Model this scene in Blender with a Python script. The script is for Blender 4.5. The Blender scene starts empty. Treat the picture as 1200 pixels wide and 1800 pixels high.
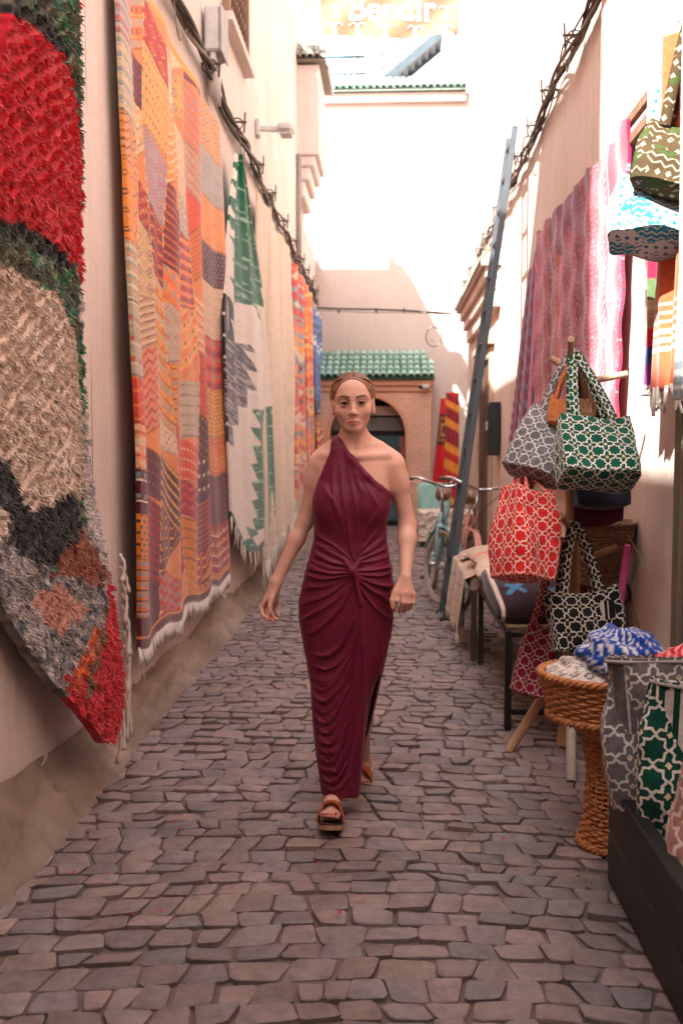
import bpy, bmesh, math, random
import numpy as np
from mathutils import Vector, Matrix

random.seed(7)
RNG = np.random.default_rng(11)
SC = bpy.context.scene
COL = SC.collection
PI = math.pi
R = math.radians

# ------------------------------------------------------------------ camera
CAM_H = 1.40
FPX = 1750.0                      # focal length in photo pixels (35 mm on a 36 mm tall frame)
PITCH = math.atan(120.0 / FPX)
YAW = math.atan(85.0 * math.cos(PITCH) / FPX)
cam_d = bpy.data.cameras.new('camera')
cam = bpy.data.objects.new('camera', cam_d)
COL.objects.link(cam)
cam.location = (0, 0, CAM_H)
cam.rotation_euler = (PI / 2 - PITCH, 0, YAW)
cam_d.sensor_fit = 'VERTICAL'
cam_d.sensor_height = 36.0
cam_d.lens = 35.0
cam_d.clip_start = 0.05
cam_d.clip_end = 500
cam_d.dof.use_dof = True
cam_d.dof.focus_distance = 3.72
cam_d.dof.aperture_fstop = 3.2
SC.camera = cam

# ------------------------------------------------------------------ sky, sun, exposure
SUN_DIR = Vector((1.0, 1.6, -1.96)).normalized()       # the way the light travels
SUN_EL = math.asin(-SUN_DIR.z)
wd = bpy.data.worlds.new('World')
SC.world = wd
wd.use_nodes = True
nt = wd.node_tree
nt.nodes.clear()
sky = nt.nodes.new('ShaderNodeTexSky')
sky.sky_type = 'NISHITA'
sky.sun_disc = False
sky.sun_elevation = SUN_EL
sky.sun_rotation = math.atan2(-SUN_DIR.x, -SUN_DIR.y)
sky.air_density = 1.0
sky.dust_density = 3.0
sky.ozone_density = 0.6
hs = nt.nodes.new('ShaderNodeHueSaturation')
hs.inputs['Saturation'].default_value = 0.46
bg = nt.nodes.new('ShaderNodeBackground')
bg.inputs['Strength'].default_value = 0.12
wo = nt.nodes.new('ShaderNodeOutputWorld')
nt.links.new(sky.outputs[0], hs.inputs['Color'])
nt.links.new(hs.outputs[0], bg.inputs[0])
nt.links.new(bg.outputs[0], wo.inputs[0])
sl = bpy.data.lights.new('sun', 'SUN')
sl.energy = 4.3
sl.angle = R(0.5)
sl.color = (1.0, 0.965, 0.92)
so = bpy.data.objects.new('sun', sl)
COL.objects.link(so)
so.rotation_euler = SUN_DIR.to_track_quat('-Z', 'Y').to_euler()
so.location = (-6, -10, 14)
vs = SC.view_settings
vs.view_transform = 'Standard'
vs.look = 'None'
vs.gamma = 1.0
vs.use_curve_mapping = False
vs.exposure = 2.5
SC.cycles.max_bounces = 10
SC.cycles.diffuse_bounces = 6
SC.cycles.use_denoising = True

# ------------------------------------------------------------------ measuring helpers
_f = Vector((-math.sin(YAW) * math.cos(PITCH), math.cos(YAW) * math.cos(PITCH), -math.sin(PITCH)))
_r = Vector((math.cos(YAW), math.sin(YAW), 0))
_u = _r.cross(_f)
def _ray(u, v):
    return _f + _r * ((u - 600) / FPX) + _u * ((900 - v) / FPX)
def wy(u, v, y):
    "point of the plane Y = y that is seen at photo position u, v"
    d = _ray(u, v); t = y / d.y
    return Vector((d.x * t, y, CAM_H + d.z * t))
def wx(u, v, x):
    d = _ray(u, v); t = x / d.x
    return Vector((x, d.y * t, CAM_H + d.z * t))
def wz(u, v, z=0.0):
    d = _ray(u, v); t = (z - CAM_H) / d.z
    return Vector((d.x * t, d.y * t, z))

def lin(r, g, b, k=1.0):
    def f(c):
        c = c / 255.0
        return (c / 12.92 if c <= 0.04045 else ((c + 0.055) / 1.055) ** 2.4) * k
    return (f(r), f(g), f(b))

# ------------------------------------------------------------------ mesh helpers
def origin(o):
    p = Vector((0, 0, 0))
    while o is not None:
        p = p + o.location
        o = o.parent
    return p

def thing(name, label, cat, loc=(0, 0, 0), group=None):
    o = bpy.data.objects.new(name, None)
    COL.objects.link(o)
    o.location = loc
    o.empty_display_size = 0.1
    o['label'] = label
    o['category'] = cat
    if group: o['group'] = group
    return o

def tag(o, label, cat, group=None):
    o['label'] = label
    o['category'] = cat
    if group: o['group'] = group
    return o

def np_mesh(name, V, F, uv=None, col=None, smooth=True):
    "V (n,3), F (m,3) or (m,4) int arrays, uv (n,2) per vertex, col (n,3) per vertex"
    V = np.asarray(V, dtype=np.float32); F = np.asarray(F, dtype=np.int32)
    me = bpy.data.meshes.new(name)
    n, k = len(F), F.shape[1]
    me.vertices.add(len(V)); me.vertices.foreach_set('co', V.ravel())
    me.loops.add(n * k); me.loops.foreach_set('vertex_index', F.ravel())
    me.polygons.add(n)
    me.polygons.foreach_set('loop_start', np.arange(0, n * k, k, dtype=np.int32))
    me.polygons.foreach_set('loop_total', np.full(n, k, dtype=np.int32))
    if smooth: me.polygons.foreach_set('use_smooth', np.ones(n, dtype=bool))
    me.update(calc_edges=True)
    if uv is not None:
        l = me.uv_layers.new(name='UVMap')
        l.data.foreach_set('uv', np.asarray(uv, dtype=np.float32)[F.ravel()].ravel())
    if col is not None:
        a = me.color_attributes.new('Col', 'FLOAT_COLOR', 'POINT')
        c = np.ones((len(V), 4), dtype=np.float32); c[:, :3] = col
        a.data.foreach_set('color', c.ravel())
    return me

def link(name, me, m, parent=None, kind=None):
    o = bpy.data.objects.new(name, me)
    COL.objects.link(o)
    if m is not None and len(me.materials) == 0: me.materials.append(m)
    if parent is not None: o.parent = parent
    if kind: o['kind'] = kind
    return o

def put_np(name, V, F, m, parent=None, **kw):
    kind = kw.pop('kind', None)
    V = np.asarray(V, dtype=np.float64)
    if parent is not None: V = V - np.array(origin(parent))
    return link(name, np_mesh(name, V, F, **kw), m, parent, kind)

class MB:
    "collects shapes in world coordinates and links them as one mesh object"
    def __init__(self): self.v = []; self.f = []
    def add(self, vf):
        v, f = vf; n = len(self.v)
        self.v.extend([tuple(p) for p in v])
        self.f.extend([tuple(i + n for i in q) for q in f])
        return self
    def build(self, name, m, parent=None, smooth=False, kind=None, uv=None):
        o3 = origin(parent) if parent is not None else Vector((0, 0, 0))
        me = bpy.data.meshes.new(name)
        me.from_pydata([(p[0] - o3.x, p[1] - o3.y, p[2] - o3.z) for p in self.v], [], self.f)
        if smooth: me.polygons.foreach_set('use_smooth', [True] * len(me.polygons))
        me.update()
        if smooth == 'auto':
            try: me.set_sharp_from_angle(angle=R(40))
            except Exception: pass
        return link(name, me, m, parent, kind)

def box(c, s, b=0.004, rot=None):
    "chamfered box, centre c, full size s, optional 3x3 rotation"
    h = [x / 2 for x in s]; b = min(b, min(h) * 0.6)
    v = []; idx = {}
    for sx in (-1, 1):
        for sy in (-1, 1):
            for sz in (-1, 1):
                for a in range(3):
                    p = [sx * (h[0] - b), sy * (h[1] - b), sz * (h[2] - b)]
                    p[a] = (sx, sy, sz)[a] * h[a]
                    idx[(sx, sy, sz, a)] = len(v); v.append(p)
    f = []
    for a in range(3):
        o1, o2 = [(1, 2), (2, 0), (0, 1)][a]
        for s_ in (-1, 1):
            q = []
            for (p1, p2) in ((-1, -1), (1, -1), (1, 1), (-1, 1)):
                k = [0, 0, 0]; k[a] = s_; k[o1] = p1; k[o2] = p2
                q.append(idx[(k[0], k[1], k[2], a)])
            f.append(q if s_ > 0 else q[::-1])
    for a in range(3):                # edges along axis a
        o1, o2 = [(1, 2), (2, 0), (0, 1)][a]
        for p1 in (-1, 1):
            for p2 in (-1, 1):
                def g(sa, ax):
                    k = [0, 0, 0]; k[a] = sa; k[o1] = p1; k[o2] = p2
                    return idx[(k[0], k[1], k[2], ax)]
                q = [g(-1, o1), g(1, o1), g(1, o2), g(-1, o2)]
                f.append(q if p1 * p2 < 0 else q[::-1])
    for sx in (-1, 1):
        for sy in (-1, 1):
            for sz in (-1, 1):
                q = [idx[(sx, sy, sz, 0)], idx[(sx, sy, sz, 1)], idx[(sx, sy, sz, 2)]]
                f.append(q if sx * sy * sz > 0 else q[::-1])
    if rot is not None: v = [rot @ Vector(p) for p in v]
    return [(p[0] + c[0], p[1] + c[1], p[2] + c[2]) for p in v], f

def span(a, b, c0, c1, d0, d1, bev=0.004):
    return box(((a + b) / 2, (c0 + c1) / 2, (d0 + d1) / 2), (abs(b - a), abs(c1 - c0), abs(d1 - d0)), bev)

def beam(p, q, w, h, up=(0, 0, 1), b=0.003):
    "chamfered bar from p to q"
    p = Vector(p); q = Vector(q); d = q - p; L = d.length; z = d.normalized()
    x = Vector(up).cross(z)
    if x.length < 1e-4: x = Vector((1, 0, 0)).cross(z)
    x.normalize(); y = z.cross(x)
    rot = Matrix((x, y, z)).transposed()
    return box((p + q) / 2, (w, h, L), b, rot)

def frames(P):
    P = [Vector(p) for p in P]; n = len(P)
    T = []
    for i in range(n):
        t = P[min(i + 1, n - 1)] - P[max(i - 1, 0)]
        T.append(t.normalized() if t.length > 1e-9 else Vector((0, 0, 1)))
    a = Vector((0, 0, 1)) if abs(T[0].z) < 0.9 else Vector((1, 0, 0))
    nrm = (a - T[0] * a.dot(T[0])).normalized()
    out = []
    for i in range(n):
        nrm = nrm - T[i] * nrm.dot(T[i])
        if nrm.length < 1e-6: nrm = Vector((1, 0, 0)).cross(T[i])
        nrm.normalize()
        out.append((P[i], T[i], nrm.copy(), T[i].cross(nrm)))
    return out

def tube(P, r, seg=8, caps=True, closed=False):
    fr = frames(P); n = len(fr); v = []; f = []
    for i, (p, t, a, b) in enumerate(fr):
        rr = r[i] if hasattr(r, '__len__') else r
        for k in range(seg):
            w = 2 * PI * k / seg
            v.append(p + a * (math.cos(w) * rr) + b * (math.sin(w) * rr))
    m = n if closed else n - 1
    for i in range(m):
        j = (i + 1) % n
        for k in range(seg):
            l = (k + 1) % seg
            f.append((i * seg + k, i * seg + l, j * seg + l, j * seg + k))
    if caps and not closed:
        f.append(tuple(range(seg))[::-1])
        f.append(tuple((n - 1) * seg + k for k in range(seg)))
    return v, f

def ribbon(P, widthdir, w, th=0.004):
    "flat strap along P; widthdir one vector or a list"
    n = len(P); v = []; f = []
    fr = frames(P)
    for i, (p, t, a, b) in enumerate(fr):
        wd_ = Vector(widthdir[i] if isinstance(widthdir, list) else widthdir)
        wd_ = (wd_ - t * wd_.dot(t)).normalized(); nn = t.cross(wd_)
        ww = w[i] if hasattr(w, '__len__') else w
        for (s1, s2) in ((-1, -1), (1, -1), (1, 1), (-1, 1)):
            v.append(p + wd_ * (s1 * ww / 2) + nn * (s2 * th / 2))
    for i in range(n - 1):
        for k in range(4):
            l = (k + 1) % 4
            f.append((i * 4 + k, i * 4 + l, (i + 1) * 4 + l, (i + 1) * 4 + k))
    f.append((3, 2, 1, 0)); f.append(tuple((n - 1) * 4 + k for k in range(4)))
    return v, f

def smooth_line(P, n=8):
    "Catmull-Rom through P"
    P = [Vector(p) for p in P]; out = []
    Q = [P[0] * 2 - P[1]] + P + [P[-1] * 2 - P[-2]]
    for i in range(1, len(Q) - 2):
        for k in range(n):
            t = k / n
            a, b, c, d = Q[i - 1], Q[i], Q[i + 1], Q[i + 2]
            out.append(0.5 * ((2 * b) + (c - a) * t + (2 * a - 5 * b + 4 * c - d) * t * t + (3 * b - a - 3 * c + d) * t ** 3))
    out.append(P[-1])
    return out

def lathe(profile, seg=24, c=(0, 0, 0), a0=0, a1=2 * PI):
    v = []; f = []; full = abs(a1 - a0 - 2 * PI) < 1e-6
    ns = seg if full else seg + 1
    for (r, z) in profile:
        for k in range(ns):
            w = a0 + (a1 - a0) * k / seg
            v.append((c[0] + r * math.cos(w), c[1] + r * math.sin(w), c[2] + z))
    for i in range(len(profile) - 1):
        for k in range(seg):
            l = (k + 1) % ns if full else k + 1
            f.append((i * ns + k, i * ns + l, (i + 1) * ns + l, (i + 1) * ns + k))
    return v, f

def grid_faces(nu, nv, flip=False):
    "vertex index = i*nv + j"
    i, j = np.meshgrid(np.arange(nu - 1), np.arange(nv - 1), indexing='ij')
    a = (i * nv + j).ravel()
    F = np.stack([a, a + nv, a + nv + 1, a + 1], 1)
    return F[:, ::-1].copy() if flip else F

def ell(c, r, nu=14, nv=10, rot=None):
    v = []; f = []
    for i in range(nv + 1):
        ph = PI * i / nv
        for k in range(nu):
            w = 2 * PI * k / nu
            p = Vector((r[0] * math.sin(ph) * math.cos(w), r[1] * math.sin(ph) * math.sin(w), r[2] * math.cos(ph)))
            if rot is not None: p = rot @ p
            v.append((p[0] + c[0], p[1] + c[1], p[2] + c[2]))
    for i in range(nv):
        for k in range(nu):
            l = (k + 1) % nu
            f.append((i * nu + k, (i + 1) * nu + k, (i + 1) * nu + l, i * nu + l))
    return v, f

# value noise, vectorised
_NT = np.random.default_rng(5).random((64, 64, 64)).astype(np.float32)
def vnoise(x, y, z=0.0):
    x = np.asarray(x, dtype=np.float64); y = np.asarray(y, dtype=np.float64); z = np.asarray(z, dtype=np.float64) + np.zeros_like(x)
    xi = np.floor(x).astype(int); yi = np.floor(y).astype(int); zi = np.floor(z).astype(int)
    fx = x - xi; fy = y - yi; fz = z - zi
    fx = fx * fx * (3 - 2 * fx); fy = fy * fy * (3 - 2 * fy); fz = fz * fz * (3 - 2 * fz)
    def g(a, b, c): return _NT[(xi + a) % 64, (yi + b) % 64, (zi + c) % 64]
    l = lambda a, b, t: a + (b - a) * t
    return l(l(l(g(0, 0, 0), g(1, 0, 0), fx), l(g(0, 1, 0), g(1, 1, 0), fx), fy),
             l(l(g(0, 0, 1), g(1, 0, 1), fx), l(g(0, 1, 1), g(1, 1, 1), fx), fy), fz)
def fbm(x, y, z=0.0, o=4):
    s = 0.0; a = 0.5
    for k in range(o):
        s = s + a * vnoise(np.asarray(x) * 2 ** k + 7.3 * k, np.asarray(y) * 2 ** k + 3.1 * k, np.asarray(z) * 2 ** k)
        a *= 0.5
    return s
def inpoly(x, y, poly):
    x = np.asarray(x); y = np.asarray(y); c = np.zeros(x.shape, dtype=bool); n = len(poly)
    for i in range(n):
        x1, y1 = poly[i]; x2, y2 = poly[(i + 1) % n]
        if y1 == y2: continue
        cond = ((y1 > y) != (y2 > y)) & (x < (x2 - x1) * (y - y1) / (y2 - y1) + x1)
        c ^= cond
    return c

# ------------------------------------------------------------------ materials
def nodes_of(name):
    m = bpy.data.materials.new(name); m.use_nodes = True
    t = m.node_tree; b = t.nodes['Principled BSDF']
    return m, t, b
def N(t, kind, **kw):
    n = t.nodes.new(kind)
    for k, v in kw.items():
        if k in n.inputs: n.inputs[k].default_value = v
        else: setattr(n, k, v)
    return n
def L(t, a, b): t.links.new(a, b)
def noise(t, vec, scale, detail=4, rough=0.55, dist=0.0):
    n = N(t, 'ShaderNodeTexNoise'); n.inputs['Scale'].default_value = scale
    n.inputs['Detail'].default_value = detail; n.inputs['Roughness'].default_value = rough
    n.inputs['Distortion'].default_value = dist
    L(t, vec, n.inputs['Vector']); return n.outputs['Fac']
def ramp(t, fac, stops):
    r = N(t, 'ShaderNodeValToRGB'); e = r.color_ramp.elements
    while len(e) < len(stops): e.new(0.5)
    for i, (p, c) in enumerate(stops):
        e[i].position = p
        e[i].color = (c, c, c, 1) if not hasattr(c, '__len__') else (c[0], c[1], c[2], 1)
    L(t, fac, r.inputs[0]); return r.outputs[0]
def mixc(t, fac, a, b, mode='MIX'):
    n = N(t, 'ShaderNodeMix'); n.data_type = 'RGBA'; n.blend_type = mode
    for s, v in ((n.inputs[0], fac), (n.inputs[6], a), (n.inputs[7], b)):
        if hasattr(v, 'is_linked') or hasattr(v, 'links'): L(t, v, s)
        elif hasattr(v, '__len__'): s.default_value = (v[0], v[1], v[2], 1)
        else: s.default_value = v
    return n.outputs[2]
def math_(t, op, a, b=None, c=None):
    n = N(t, 'ShaderNodeMath'); n.operation = op
    for i, v in enumerate((a, b, c)):
        if v is None: continue
        if hasattr(v, 'links'): L(t, v, n.inputs[i])
        else: n.inputs[i].default_value = v
    return n.outputs[0]
def bumpn(t, b, height, strength=0.4, dist=0.01, prev=None):
    n = N(t, 'ShaderNodeBump'); n.inputs['Strength'].default_value = strength; n.inputs['Distance'].default_value = dist
    L(t, height, n.inputs['Height'])
    if prev is not None: L(t, prev, n.inputs['Normal'])
    if b is not None: L(t, n.outputs[0], b.inputs['Normal'])
    return n.outputs[0]
def coords(t, kind='Object', scale=None):
    c = N(t, 'ShaderNodeTexCoord'); o = c.outputs[kind]
    if scale is not None:
        m = N(t, 'ShaderNodeMapping'); m.inputs['Scale'].default_value = scale
        L(t, o, m.inputs['Vector']); o = m.outputs[0]
    return o
MATS = {}
def mat(name, col=(0.5, 0.5, 0.5), rough=0.8, var=0.25, vs=9.0, bump=0.25, bs=70.0, bd=0.004, metal=0.0, attr=False,
        sheen=0.0, spec=0.3, stretch=None, sss=0.0, tint=None):
    if name in MATS: return MATS[name]
    m, t, b = nodes_of(name)
    v = coords(t, 'Object', stretch)
    if attr:
        a = N(t, 'ShaderNodeVertexColor'); a.layer_name = 'Col'; c0 = a.outputs['Color']
    else:
        c = N(t, 'ShaderNodeRGB'); c.outputs[0].default_value = (*col, 1); c0 = c.outputs[0]
    if tint is not None:
        c0 = mixc(t, ramp(t, noise(t, v, vs * 0.35, 5), [(0.38, 0.0), (0.66, 1.0)]), c0, tint)
    n1 = noise(t, v, vs, 6)
    k = ramp(t, n1, [(0.25, 1 - var), (0.75, 1 + var * 0.35)])
    L(t, mixc(t, 1.0, c0, k, 'MULTIPLY'), b.inputs['Base Color'])
    b.inputs['Roughness'].default_value = rough
    b.inputs['Metallic'].default_value = metal
    b.inputs['Specular IOR Level'].default_value = spec
    if sheen: b.inputs['Sheen Weight'].default_value = sheen; b.inputs['Sheen Roughness'].default_value = 0.5
    if sss:
        b.inputs['Subsurface Weight'].default_value = sss
        b.inputs['Subsurface Radius'].default_value = (0.012, 0.005, 0.003)
        b.inputs['Subsurface Scale'].default_value = 1.0
    if bump: bumpn(t, b, noise(t, v, bs, 5), bump, bd)
    MATS[name] = m
    return m
# ================================================================== setting
XL, XR = -1.28, 1.22                 # faces of the two alley walls
Y_END = 17.2                         # tall wall that closes the alley

def plaster(name, c1, c2, c3, dirt=(0.25, 0.16, 0.11), streak=0.5):
    m, t, b = nodes_of(name)
    v = coords(t, 'Object')
    vst = coords(t, 'Object', (1.6, 1.6, 0.12))
    a = ramp(t, noise(t, v, 0.9, 7, 0.62), [(0.3, c1), (0.52, c2), (0.72, c3)])
    s = ramp(t, noise(t, vst, 7, 6, 0.6), [(0.3, 0.86), (0.6, 1.03)])
    a = mixc(t, streak, a, s, 'MULTIPLY')
    d = ramp(t, noise(t, v, 3.1, 8, 0.72, 0.6), [(0.60, 0.0), (0.74, 0.5)])
    a = mixc(t, d, a, dirt)
    f = ramp(t, noise(t, v, 38, 4, 0.7), [(0.3, 0.92), (0.7, 1.04)])
    L(t, mixc(t, 1.0, a, f, 'MULTIPLY'), b.inputs['Base Color'])
    b.inputs['Roughness'].default_value = 0.9
    b.inputs['Specular IOR Level'].default_value = 0.15
    n1 = bumpn(t, None, noise(t, v, 5, 6, 0.6), 0.35, 0.03)
    bumpn(t, b, noise(t, v, 90, 5, 0.6), 0.28, 0.003, n1)
    return m
M_PINK = plaster('pink_plaster', (0.60, 0.495, 0.440), (0.66, 0.565, 0.515), (0.70, 0.615, 0.565), (0.50, 0.385, 0.325))
M_PINK_R = plaster('ochre_plaster', (0.60, 0.455, 0.375), (0.66, 0.525, 0.455), (0.70, 0.585, 0.525), (0.44, 0.30, 0.22))
M_CREAM = plaster('cream_plaster', (0.54, 0.43, 0.375), (0.58, 0.475, 0.425), (0.60, 0.50, 0.455), (0.52, 0.40, 0.34), 0.3)
M_SKIRT = plaster('rough_cement', (0.150, 0.108, 0.084), (0.265, 0.205, 0.165), (0.40, 0.335, 0.285), (0.10, 0.068, 0.048), 0.35)

# ---- ground sheet, and the cobblestones set in it
m, t, b = nodes_of('packed_dirt')
v = coords(t, 'Object')
c = ramp(t, noise(t, v, 14, 8, 0.7), [(0.3, (0.105, 0.076, 0.067)), (0.7, (0.185, 0.138, 0.119))])
L(t, c, b.inputs['Base Color']); b.inputs['Roughness'].default_value = 0.95
bumpn(t, b, noise(t, v, 160, 6, 0.7), 0.6, 0.006)
M_DIRT = m
g = MB(); g.add(([(-40, -30, 0), (40, -30, 0), (40, 90, 0), (-40, 90, 0)], [(0, 1, 2, 3)]))
ground = g.build('ground', M_DIRT); ground['kind'] = 'structure'

m, t, b = nodes_of('cobble_stone')
v = coords(t, 'Object')
a = N(t, 'ShaderNodeVertexColor'); a.layer_name = 'Col'
k = ramp(t, noise(t, v, 22, 8, 0.68), [(0.28, 0.62), (0.5, 1.0), (0.78, 1.32)])
k2 = ramp(t, noise(t, v, 1.3, 5, 0.6), [(0.35, 0.80), (0.65, 1.10)])
c = mixc(t, 1.0, mixc(t, 1.0, a.outputs['Color'], k, 'MULTIPLY'), k2, 'MULTIPLY')
dst = ramp(t, noise(t, v, 6, 7, 0.7), [(0.55, 0.0), (0.75, 0.55)])
L(t, mixc(t, dst, c, (0.23, 0.165, 0.135)), b.inputs['Base Color'])
L(t, ramp(t, noise(t, v, 9, 5), [(0.3, 0.48), (0.7, 0.75)]), b.inputs['Roughness'])
b.inputs['Specular IOR Level'].default_value = 0.45
n1 = bumpn(t, None, noise(t, v, 26, 6, 0.65), 0.55, 0.012)
bumpn(t, b, noise(t, v, 190, 5, 0.65), 0.35, 0.002, n1)
M_STONE = m

def stone_polys():
    rnd = random.Random(3)
    out = []
    y = 1.75
    ph = 0.0
    def bound(y0, x, ph):
        return y0 + 0.10 * math.sin(0.55 * y0 + 1.7) * x + 0.03 * math.sin(2.1 * x + ph) - 0.10 * (x + 0.05) ** 2
    j0 = {}
    while y < 17.4:
        h = rnd.choice((rnd.uniform(0.072, 0.09), rnd.uniform(0.085, 0.11), rnd.uniform(0.095, 0.122)))
        ph2 = ph + rnd.uniform(-0.35, 0.35)
        x = -1.36 + rnd.uniform(-0.1, 0)
        jt = lambda: rnd.uniform(-0.007, 0.007)
        xs = [x]
        while x < 1.35:
            x += rnd.choice((rnd.uniform(0.08, 0.105), rnd.uniform(0.10, 0.135), rnd.uniform(0.12, 0.16)))
            xs.append(x)
        lean = [rnd.uniform(-0.018, 0.018) for _ in xs]
        for i in range(len(xs) - 1):
            a0, a1 = xs[i], xs[i + 1]
            p = [(a0 - lean[i] + jt(), bound(y, a0, ph) + jt()), (a1 - lean[i + 1] + jt(), bound(y, a1, ph) + jt()),
                 (a1 + lean[i + 1] + jt(), bound(y + h, a1, ph2) + jt()), (a0 + lean[i] + jt(), bound(y + h, a0, ph2) + jt())]
            if rnd.random() < 0.06 and a1 - a0 > 0.12:      # split in two small ones
                mb = ((p[0][0] + p[1][0]) / 2, (p[0][1] + p[1][1]) / 2); mt = ((p[3][0] + p[2][0]) / 2, (p[3][1] + p[2][1]) / 2)
                out.append([p[0], mb, mt, p[3]]); out.append([mb, p[1], p[2], mt])
            else: out.append(p)
        ph = ph2
        y += h
    return out

def stone_mesh(p, rnd):
    "rounded, slightly domed stone: 8 outline points, 40 triangles"
    cx = sum(q[0] for q in p) / 4; cy = sum(q[1] for q in p) / 4
    ring = []
    gap = rnd.uniform(0.001, 0.005)
    for i in range(4):
        a, q, c_ = Vector(p[i - 1]), Vector(p[i]), Vector(p[(i + 1) % 4])
        for w, o in ((0.17, a), (0.17, c_)):
            w = rnd.uniform(0.05, 0.19)
            s = q + (o - q) * w
            d = Vector((cx, cy)) - s
            s = s + d.normalized() * (gap + rnd.uniform(-0.002, 0.004))
            ring.append(s)
    top = rnd.uniform(0.006, 0.015); tx, ty = rnd.uniform(-0.08, 0.08), rnd.uniform(-0.14, 0.10)
    V = []
    C = Vector((cx, cy))
    for k_, (ins, dz) in enumerate(((0.0, None), (0.02, -0.0022), (0.10, 0.0))):
        for s in ring:
            q = s + (C - s) * ins
            if dz is None: z = -0.03
            else: z = top + dz + (q.x - cx) * tx + (q.y - cy) * ty + (rnd.uniform(-0.0016, 0.0016))
            V.append((q.x, q.y, max(z, 0.002) if dz is not None else z))
    V.append((cx, cy, top + rnd.uniform(-0.002, 0.002)))
    F = []
    for r_ in range(2):
        for k_ in range(8):
            l = (k_ + 1) % 8
            F.append((r_ * 8 + k_, r_ * 8 + l, r_ * 8 + 8 + l, r_ * 8 + 8 + k_))
    for k_ in range(8): F.append((16 + k_, 16 + (k_ + 1) % 8, 24))
    return V, F

def build_stones():
    rnd = random.Random(5)
    P = stone_polys()
    info = []
    for i, p in enumerate(P):
        c = Vector((sum(q[0] for q in p) / 4, sum(q[1] for q in p) / 4, 0))
        d = c - cam.location; z = d.dot(_f)
        u = 600 + FPX * d.dot(_r) / z; v = 900 - FPX * d.dot(_u) / z
        seen = 30 < u < 1150 and v < 1790 and c.y < 4.6 and -1.1 < c.x < 0.72
        info.append((0 if seen else 1, c.y, i))
    info.sort()
    single = set(i for (s, _, i) in info[:298] if s == 0)
    pal = [(0.205, 0.152, 0.144), (0.222, 0.166, 0.156), (0.196, 0.156, 0.153), (0.232, 0.168, 0.152), (0.186, 0.154, 0.156), (0.212, 0.156, 0.144)]
    MV, MF, MC = [], [], []
    for i, p in enumerate(P):
        V, F = stone_mesh(p, rnd)
        c = rnd.choice(pal); k = rnd.uniform(0.84, 1.24)
        c = tuple(x * k for x in c)
        if i in single:
            me = bpy.data.meshes.new('cobblestone'); me.from_pydata(V, [], F)
            a = me.color_attributes.new('Col', 'FLOAT_COLOR', 'POINT')
            a.data.foreach_set('color', np.tile(np.array([*c, 1.0], dtype=np.float32), len(V)))
            me.polygons.foreach_set('use_smooth', [True] * len(F)); me.update(); me.set_sharp_from_angle(angle=R(32))
            link('cobblestone', me, M_STONE, ground)
        else:
            n = len(MV); MV.extend(V); MF.extend([tuple(q + n for q in f) for f in F]); MC.extend([c] * len(V))
    me = bpy.data.meshes.new('cobblestones'); me.from_pydata(MV, [], MF)
    a = me.color_attributes.new('Col', 'FLOAT_COLOR', 'POINT')
    cc = np.ones((len(MV), 4), dtype=np.float32); cc[:, :3] = np.array(MC)
    a.data.foreach_set('color', cc.ravel())
    me.polygons.foreach_set('use_smooth', [True] * len(MF)); me.update(); me.set_sharp_from_angle(angle=R(32))
    o = link('cobblestones', me, M_STONE, ground); o['kind'] = 'stuff'
build_stones()

# ---- building on the side of the hanging rugs
HL = [(-9.0, 1.9, 6.1), (1.9, 4.25, 8.8), (4.25, 15.1, 6.95), (15.1, 17.15, 4.6)]  # roof steps out of view are shaped for the shade they cast opposite
bl = thing('rug_shop_building', 'pink plastered building hung with rugs along the alley', 'building', (XL, 8, 0))
def wall_sheet(x, y0, y1, z0, z1, sgn, amp=0.012, dy=0.10, dz=0.14, seed=0.0):
    ny = max(2, int((y1 - y0) / dy)); nz = max(2, int((z1 - z0) / dz))
    Y, Z = np.meshgrid(np.linspace(y0, y1, ny), np.linspace(z0, z1, nz), indexing='ij')
    X = x + sgn * amp * 2 * (fbm(Y * 1.3 + seed, Z * 1.3, 0.5, 4) - 0.5)
    V = np.stack([X, Y, Z], -1).reshape(-1, 3)
    return V, grid_faces(ny, nz, flip=(sgn < 0))
mb = MB()
for (y0, y1, h) in HL:
    V, F = wall_sheet(XL, y0, y1, 0, h, 1, dy=0.12 if y0 >= 3 else 0.5, dz=0.16)
    mb.add((V.tolist(), F.tolist()))
    xb = XL - 5
    mb.add(([(XL, y0, 0), (XL, y0, h), (xb, y0, h), (xb, y0, 0), (XL, y1, 0), (XL, y1, h), (xb, y1, h), (xb, y1, 0)],
            [(0, 1, 2, 3), (4, 7, 6, 5), (1, 5, 6, 2), (3, 2, 6, 7)]))
mb.build('wall', M_PINK, bl, smooth='auto')
# unseen vault added behind the camera to darken the near alley
mb = MB(); nA = 16
vv = []; ff = []
for yy in (-9.0, -0.5):
    for k in range(nA + 1):
        w = PI * k / nA; vv.append((-0.03 - 1.27 * math.cos(w), yy, 2.75 + 0.75 * math.sin(w)))
for k in range(nA): ff.append((k, k + 1, nA + 2 + k, nA + 1 + k))
mb.add((vv, ff)); mb.add(span(-1.30, 1.25, -9.0, -0.51, 3.52, 5.2, 0)); mb.add(span(-1.30, 1.25, -9.3, -9.01, 0, 5.2, 0))
mb.build('shade_vault', M_PINK, bl)
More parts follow.
